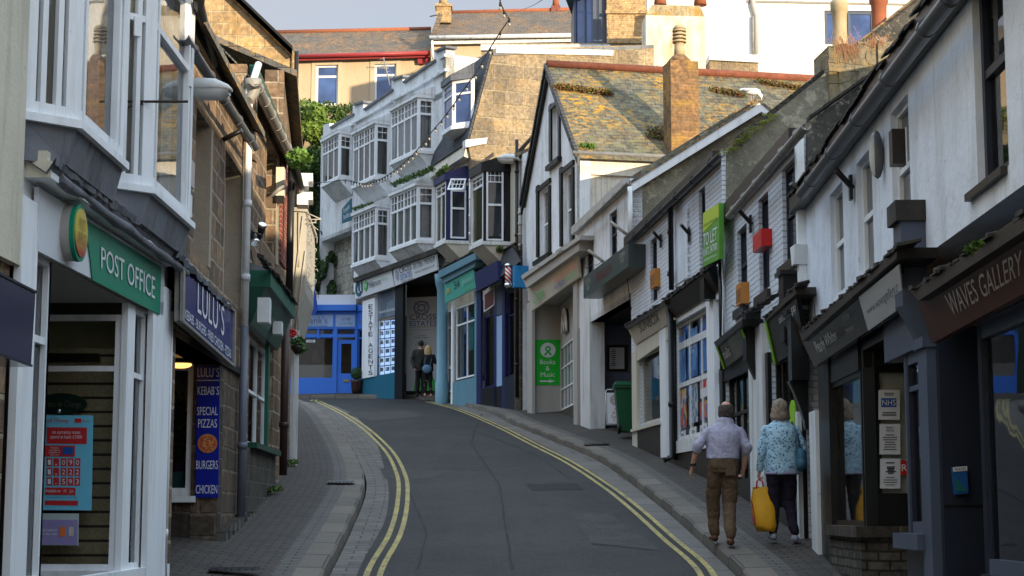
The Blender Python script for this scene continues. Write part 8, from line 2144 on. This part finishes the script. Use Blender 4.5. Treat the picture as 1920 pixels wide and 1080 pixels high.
# blue shoulder bag
t = thing('handbag','slouchy blue handbag under the right arm of the woman','bag',tuple(T2((.2,-.02,.82))));m = MB()
m.ell(T2((.215,-.03,.92)),(.07,.085,.13),14,10);m.ell(T2((.215,-.03,.86)),(.075,.10,.09),14,10);m.build('bag_body',plain('blue_leather',(.05,.14,.22),.5,bump=.2),t,remesh=.008,smooth=3)
MB().tube([T2((.215,-.06,1.0)),T2((.17,-.07,1.2)),T2((.13,.0,1.325)),T2((.14,.08,1.2)),T2((.19,.02,1.0))],.012,6).build('strap',plain('blue_leather',(.05,.14,.22),.5),t)
# ---- young couple at the estate agents
P_ = at(798,736,54.3);P_.z = zr(P_.y) + .135
cm = dict(head=(.0,.0,1.68),hr=.105,neck=(0,0,1.52),hem=.80,hair='short',torso=[(0,0,.82,.165,.12),(0,0,.92,.165,.12),(0,0,1.02,.17,.12),(0,0,1.2,.18,.125),(0,0,1.38,.21,.12),(0,0,1.47,.17,.09),(0,0,1.52,.08,.06)],
    armL=[(-.2,0,1.43),(-.27,0,1.15),(-.2,-.1,.92)],armR=[(.2,0,1.43),(.24,-.1,1.17),(.34,-.02,1.1)],legL=[(-.09,0,.92),(-.1,0,.48),(-.11,0,.08)],legR=[(.09,0,.92),(.08,.02,.48),(.07,0,.08)],sr=(.075,.068,.055),tr=(.095,.07,.055))
person('young man with short dark hair in a dark olive jacket standing before the white banner',P_ + Vector((-.17,.22,.0)),1.0,cm,dict(top=cloth('olive_jacket',(.035,.035,.028),(.02,.02,.018),'plain'),topname='jacket',trousers=cloth('black_trousers',(.012,.012,.014),(.01,.01,.012),'plain'),shoes=M['black'],hair=plain('dark_hair',(.03,.02,.015),.7)),vox=.014)
cw = dict(head=(.0,.0,1.50),hr=.10,neck=(0,0,1.36),hem=.78,hair='long',face=-1 if False else 1,torso=[(0,0,.80,.155,.12),(0,0,.92,.16,.12),(0,0,1.08,.15,.11),(0,0,1.24,.17,.11),(0,0,1.32,.14,.08),(0,0,1.36,.07,.05)],
    armL=[(-.16,0,1.28),(-.23,-.02,1.05),(-.15,.12,1.0)],armR=[(.16,0,1.28),(.24,0,1.08),(.2,.12,1.2)],legL=[(-.07,0,.84),(-.075,0,.44),(-.09,0,.07)],legR=[(.07,0,.84),(.08,0,.44),(.11,0,.07)],sr=(.065,.06,.05),tr=(.09,.058,.042))
P_ = at(802,738.5,53.9);P_.z = zr(P_.y) + .135
person('young woman with long blonde hair in a black jacket and pink shoes',P_,1.0,cw,dict(top=cloth('black_jacket',(.016,.016,.02),(.012,.012,.014),'plain'),topname='jacket',trousers=cloth('black_leggings',(.012,.012,.014),(.01,.01,.012),'plain'),shoes=plain('pink_shoes',(.55,.25,.24),.6),hair=plain('blonde_hair',(.50,.36,.17),.6,var=.6)),vox=.013)
t = thing('handbag','pale blue bag hanging at the hip of the blonde woman','bag',tuple(P_ + Vector((-.02,-.16,.72))));MB().ell(P_ + Vector((-.02,-.16,.86)),(.15,.06,.14),12,8).build('bag_body',plain('pale_blue_leather',(.10,.18,.30),.5),t);MB().tube([P_ + Vector((-.1,-.14,.95)),P_ + Vector((-.08,-.13,1.2)),P_ + Vector((.1,-.02,1.36)),P_ + Vector((.12,-.12,1.15)),P_ + Vector((.06,-.16,.95))],.012,6).build('strap',MATS['pale_blue_leather'],t)

# ---- wheelie bin and pavement board
bx_,by_ = 2.40,35.45;bz = zr(by_) + .24
t = thing('wheelie_bin','dark green wheelie bin beside the cream fronted corner shop','bin',(bx_,by_,bz));mb = MB()
def taper(w0,d0,w1,d1,z0,z1,cx_=bx_,cy=by_): return [Vector((cx_ + sx * w0,cy + sy * d0,bz + z0)) for sx,sy in ((-1,-1),(1,-1),(1,1),(-1,1))],[Vector((cx_ + sx * w1,cy + sy * d1,bz + z1)) for sx,sy in ((-1,-1),(1,-1),(1,1),(-1,1))]
a,b = taper(.19,.22,.27,.30,.04,.98);mb.mesh(a + b,[(3,2,1,0),(4,5,6,7),(0,1,5,4),(1,2,6,5),(2,3,7,6),(3,0,4,7)]);mb.build('bin_body',M['binplastic'],t,bevel=.02)
a,b = taper(.30,.33,.30,.33,.94,.99);m = MB().mesh(a + b,[(3,2,1,0),(4,5,6,7),(0,1,5,4),(1,2,6,5),(2,3,7,6),(3,0,4,7)]);m.build('rim',M['binplastic'],t,bevel=.01)
a,b = taper(.31,.34,.26,.27,1.0,1.08);m = MB().mesh(a + b,[(3,2,1,0),(4,5,6,7),(0,1,5,4),(1,2,6,5),(2,3,7,6),(3,0,4,7)]);m.build('lid',M['binplastic'],t,bevel=.015)
for sy in (-1,): 
    for sx in (-1,1): MB().tube([Vector((bx_ + sx * .2 - .025,by_ - .24,bz + .1)),Vector((bx_ + sx * .2 + .025,by_ - .24,bz + .1))],.1,16).build('wheel',M['black'],t)
by_ = 37.6;c = at(1156,810,by_);bz2 = zr(by_) + .22;c.z = bz2
t = thing('pavement_board','white pavement board with red writing half hidden by the green bin','pavement board',tuple(c));w2 = .23
for sgn,nm in ((-1,'front_board'),(1,'rear_board')):
    q = [c + Vector((-w2,sgn * .04,.82)),c + Vector((w2,sgn * .04,.82)),c + Vector((w2,sgn * .26,.05)),c + Vector((-w2,sgn * .26,.05))]
    panel3(sub(q,.05,.95,.06,.95),.015,t,M['signwhite'],nm)
    MB().tube([q[3],q[0],q[0] + Vector((.03,0,.03)),q[1] + Vector((-.03,0,.03)),q[1],q[2]],.013,6).build('frame',M['pvc'],t)
    if sgn < 0:
        text3('2022\nBrunch\nTake Out\nCoffee',sub(q,.2,.9,.5,.9),t,M['rtext'],lift=.02);mb = MB();nn = (q[1] - q[0]).cross(q[3] - q[0]).normalized();nn = nn if nn.dot(-q[0]) > 0 else -nn
        mb.prism([p + nn * .02 for p in disc(q,.5,.27,.33,.17)],-nn * .003);mb.build('round_logo',plain('pale_grey_logo',(.4,.36,.33),.5),t)
        text3('Cafe\nCoast',sub(q,.3,.7,.18,.36),t,M['signwhite'],lift=.024)

# ---- TO LET board
q = F3.q([(1321,400),(1350,381),(1350,486),(1320,501)],.28)
t = thing('letting_board','green and yellow TO LET board above the brown shop front','sign board',tuple(q[3]));panel3(q,.02,t,M['letgreen'],'board')
n3 = F3.n;MB().prism([sub(q,x,1,y_,1)[0] + n3 * .024 for x,y_ in ((0,0),(1,0),(1,.25),(0,.36))],-n3 * .003).build('yellow_band',M['letyellow'],t)
text3('vickerycommercial',sub(q,.04,.9,.2,.3),t,M['letgreen'],lift=.028);text3('TO LET',sub(q,.04,.92,.40,.64),t,M['ltext'],lift=.026);text3('01872 247000',sub(q,.06,.93,.68,.82),t,M['ltext'],lift=.026);text3('www.vickerycommercial.co.uk',sub(q,.08,.9,.87,.93),t,M['ltext'],lift=.026)
MB().prism([q[1] + n3 * .02,q[2] + n3 * .02,q[2] - n3 * .05,q[1] - n3 * .05],F3.d * -.03).build('side_board',M['letgreen'],t)
# ---- alarm boxes, brackets
def abox(F,r,proj,m,lab,nm='alarm_box',slots=False):
    P,Q,z0,z1 = F.rect(*r);t = thing(nm,lab,'alarm box',tuple(P + zz * z0));MB().vbox(P,Q,z0,z1,F.n,proj).build('box_case',M[m],t,bevel=.012)
    if slots:
        mb = MB();
        for k in range(5): z = z0 + (z1 - z0) * (.15 + .13 * k);mb.vbox(P + F.n * proj,Q + F.n * proj,z,z + .012,F.n,.004)
        mb.build('slots',M['brownblk'],t)
abox(F3,(1229,1238,506,540),.10,'orange','orange alarm box on the white brick wall above the cream shop',slots=True)
abox(F2,(1396,1405,532,572),.12,'orange','orange alarm box on the white brick wall above the small black shop sign',slots=True)
abox(F2,(1431,1448,436,468),.14,'red','bright red alarm box on the white brick wall')
for F,px,py,lab in ((F3,1240,452,'dark bracket under the black gutter, leftmost of those on the white brick wall'),(F3,1293,440,'dark bracket left of the green letting board'),(F2,1409,420,'dark bracket above the red alarm box'),(F2,1507,372,'dark bracket left of the square downpipe'),(F1,1598,352,'dark bracket just under the nearest gutter')): bracket(F,px,py,lab)
for F,px,py,lab in ((F4,1133,492,'pale pipe stub above the bar sign'),(F4,1176,440,'short pale pipe stub at the right end of the bar house')):
    A = F.w(px,py,.0);t = thing('pipe_stub',lab,'pipe',tuple(A));MB().tube([A,A + F.n * .35 + Vector((0,-.05,.25))],.035,8).build('stub_pipe',M['wood'],t)
# ---- cables along the right walls
def cable(F,pts,off,lab,r=.008,m='gutter_bk'):
    P3s = []
    for i in range(len(pts) - 1):
        A,B = F.w(*pts[i],off),F.w(*pts[i + 1],off)
        for k in range(6): a = k / 6;P3s.append(A.lerp(B,a) - zz * .06 * math.sin(math.pi * a))
    P3s.append(F.w(*pts[-1],off));t = thing('wall_cable',lab,'cable',tuple(P3s[0]));MB().tube(P3s,r,5).build('cable',M[m],t)
cable(F2,[(1372,572),(1392,560),(1408,566)],.06,'loose cable run between the small black sign and the orange alarm box');cable(F2,[(1445,555),(1462,540),(1480,528)],.06,'loose cable to the right of the black console');cable(F3,[(1353,480),(1356,540),(1354,660)],.12,'white cable running down beside the letting board',.012,'pvc')
cable(F4,[(1180,460),(1176,520),(1184,580)],.1,'tangled cable beside the bar sign');cable(F5,[(1010,500),(1030,488),(1050,470),(1085,455)],.5,'thin cable on top of the bookshop cornice');cable(F4,[(1092,500),(1110,495),(1130,488)],.12,'thin cable sagging above the bar sign');cable(F1,[(1525,560),(1530,600),(1540,612)],.06,'thin cable by the square downpipe')
cable(FL3,[(470,470),(480,500),(490,520)],.1,'thin cable hanging over the green shop front')
# ---- gull
A = G4.w(1424,188,.15);t = thing('gull','white gull pecking on the apex of the white barge boards','bird',tuple(A));k_ = A.y / 3200
def gp(px,py,dy=0): return at(px,py,A.y + dy)
m = MB();m.ell(gp(1411,172),(.17,.085,.075),14,9);m.ell(gp(1398,169),(.13,.06,.045),12,8);m.ell(gp(1390,168),(.06,.03,.018),8,6)
for q_ in range(5): m.ell(gp(1419 + q_ * 1.5,172 + q_ * 1.6),(.05,.048,.045),10,8)
m.ell(gp(1426,180),(.048,.042,.042),12,8);m.ell(gp(1428,185),(.016,.014,.03),8,6)
m.build('body',plain('gull_white',(.72,.72,.72),.7,var=.1),t,remesh=.01,smooth=3)
MB().ell(gp(1404,169,-.03),(.15,.07,.045),12,8).build('wing',plain('gull_grey',(.50,.52,.55),.7),t)
for px in (1408,1413): MB().tube([gp(px,178),Vector((gp(px,178).x,A.y,A.z - .0)) - zz * (.04 if px < 1410 else 0)],.007,5).build('leg',plain('gull_leg',(.6,.35,.3),.6),t)
MB().tube([gp(1428,185),gp(1429,190)],[.01,.004],6).build('beak',M['orange'],t)
A2_ = at(1353,224,42.5)
# ---- street lamps
def lamp(c,ln,d,up,lab,arm,nm='street_lamp'):
    t = thing(nm,lab,'street lamp',tuple(arm[0]));c = Vector(c);d = Vector(d).normalized();s = Vector((-d.y,d.x,0));h = Vector((0,0,1))
    rings = [];vs = [];prof = [(0,.05,.07),(.06,.08,.11),(.3,.11,.13),(.65,.12,.12),(.92,.10,.06),(1,.06,.02)]
    n = 12
    for u,w_,hh in prof:
        for j in range(n):
            a = 2 * math.pi * j / n;y_ = math.sin(a);vs.append(c + d * (u * ln) + s * (math.cos(a) * w_ * ln / .5) + h * ((y_ * hh if y_ > 0 else y_ * .02) * ln / .5 + up * u * ln))
    fs = [(k * n + j,k * n + (j + 1) % n,(k + 1) * n + (j + 1) % n,(k + 1) * n + j) for k in range(len(prof) - 1) for j in range(n)] + [tuple(range(n))[::-1],tuple((len(prof) - 1) * n + j for j in range(n))]
    MB().mesh(vs,fs,True).build('lamp_head',M['lampshell'],t)
    vs = []
    for u,w_,hh in [(.22,.07,.05),(.3,.10,.10),(.8,.11,.10),(.96,.07,.05)]:
        for j in range(n):
            a = math.pi + math.pi * j / (n - 1);vs.append(c + d * (u * ln) + s * (math.cos(a) * w_ * ln / .5) + h * (math.sin(a) * hh * ln / .5 + (up * u - .02) * ln))
    fs = [(k * n + j,k * n + j + 1,(k + 1) * n + j + 1,(k + 1) * n + j) for k in range(3) for j in range(n - 1)] + [tuple(range(n)),tuple(3 * n + j for j in range(n))[::-1]]
    MB().mesh(vs,fs,True).build('lamp_bowl',M['lampglass'],t)
    MB().tube(arm,.03 * ln / .5,8).build('lamp_arm',M['lampshell'],t);return t
c = at(344,168,15.75);e_ = at(436,176,15.7)
lamp(c,.46,(1,-.05,0),-.02,'near grey street lamp head projecting beside the post office bay window',[Vector((-3.25,15.75,c.z + .02)),c + Vector((.05,0,0))])
c = at(973,299,46.0);lamp(c,.60,(-1,.1,0),.06,'grey street lamp head above the black bay window',[at(984,330,46.4),at(984,303,46.3),c + Vector((-.03,0,0))])
# ---- iron sign bracket on the post office
A = at(211,190.5,13.55);B = at(352,190.5,13.45)
t = thing('sign_bracket','empty rusty iron sign bracket with a scroll between the two bay windows','bracket',tuple(A));MB().tube([A,B],.011,6).build('bar',M['rust'],t)
MB().tube([at(*p,13.5) for p in ((211,234),(214,224),(222,213),(235,204),(250,198),(268,194))],.008,6).build('scroll',M['rust'],t)
MB().tube([at(*p,13.5) for p in ((213,195),(220,197),(226,205),(226,213),(220,218),(211,219))],.006,6).build('inner_scroll',M['rust'],t)
# ---- string of festoon lights
pts = [(935,-30),(938,5),(945,20),(955,36),(938,60),(919,90),(904,116),(892,137),(875.6,159),(861,179),(851,196),(839,211),(828,226),(817,238),(805,253),(798.6,263),(790,273),(781,282),(774,290),(766,297),(758,304),(752,310),(745,315.6),(739,320),(733,324),(727,328),(722,331),(717,334),(711.7,336),(706,338),(701,340),(695,342),(689.6,343),(684,343.6),(679,343.6),(674,343),(669,342),(663,340.5),(658.5,339),(648,337)]
t = thing('festoon_lights','long black string of small clear bulbs hanging across the street','string lights',(0,40,10));P3s = []
for k,(a,b) in enumerate(pts): P3s.append(at(a,b,26 + 31.5 * (k / (len(pts) - 1)) ** .8))
P3s2 = P3s + [at(620,341,57.8),at(596,343,58.5),at(545,345,59)]
MB().tube(P3s[:],.013,5).build('cable',M['gutter_bk'],t);MB().tube(P3s2[len(P3s) - 1:],.012,5).build('thin_cable',M['gutter_bk'],t)
bulb = plain('clear_bulb',(.30,.28,.24),.08,bump=0)
b0_ = None
for k,p in enumerate(P3s[1:] + [at(597,343,58.5)]):
    o = MB();o.ell(p - zz * .10,(.026,.026,.036),8,6);o = o.build('bulb',bulb,t);MB().tube([p,p - zz * .06],.024,6).build('bulb_holder',M['gutter_bk'],o)
# ---- rooftop aerial
t = thing('aerial','spiky television aerial on the parapet of the white corner building','aerial',tuple(at(733,150,62)));m = MB();yy_ = 61
m.tube([at(731,160,yy_),at(719,108,yy_)],.025,6);m.tube([at(687,126,yy_),at(728,128,yy_)],.015,5)
for k in range(9): x = 688 + k * 4.6;m.tube([at(x,123,yy_),at(x + .5,131,yy_)],.01,4)
for k in range(7): x = 714 + k * 2.6;yk = 112 + k * 6;m.tube([at(x - 4,yk,yy_),at(x + 7,yk - 3,yy_)],.01,4)
m.build('aerial_rods',M['gutter_lt'],t)
c = at(884,20,76);t = thing('aerial','thin dark cable bracket by the small buff chimney','aerial',tuple(at(818,29,76.9)));MB().tube([at(806,31,76.9),at(820,28,76.9)],.03,5).build('aerial_rods',M['gutter_bk'],t)
t = thing('overhead_cable','thin cable crossing the sky at the top of the view','cable',tuple(at(980,20,70)));MB().tube([at(960,26,74),at(1000,10,60),at(1030,-8,50)],.012,5).build('cable',M['gutter_bk'],t)
# ---- moss and weeds low down
gm = leaf('fresh_leaves',(.08,.17,.03),(.15,.25,.04));gd2 = leaf('dark_weed',(.05,.10,.02),(.10,.17,.04))
def weeds(pts,lab,r=.06,n=60,s=.03):
    t = thing('weeds',lab,'weeds',tuple(pts[0]));mb = MB()
    for k,p in enumerate(pts): leaves(mb,p,(r,r,r * .7),n,s,k + 5)
    mb.build('foliage',gd2,t)
for x,y_,lab in ((-3.42,24.2,'small green weeds at the foot of the brown downpipe'),(-3.75,28.6,'small green weeds at the foot of the white posts')): weeds([Vector((x + .05 * k,y_ + .12 * k,zw(y_) + .05 + .012 * k)) for k in range(3)],lab)
weeds([F7.w(x,345 - (x - 740) * .42,.55) for x in range(738,812,7)],'fringe of weeds growing on the ledge above the lower right bay window',.14,60,.045)
weeds([F7.w(x,391 - (x - 665) * .3,.5) for x in range(664,700,8)],'patchy weeds on the ledge above the lower left bay window',.10,40,.04)
weeds([F6.w(822 + k * 3,328 - k * 3,.6) for k in range(6)],'mossy weeds at the edge of the navy bay roof',.12,70,.04)
weeds([F1.w(1815 + k * 6,470 - k * 4,.48) for k in range(4)],'dry yellow weeds on top of the gallery cornice',.03,40,.02)
weeds([F6.w(936 + k,470 - k * 2,.3) for k in range(3)] ,'small weeds between the teal shop and the barber hood',.1,50,.04)
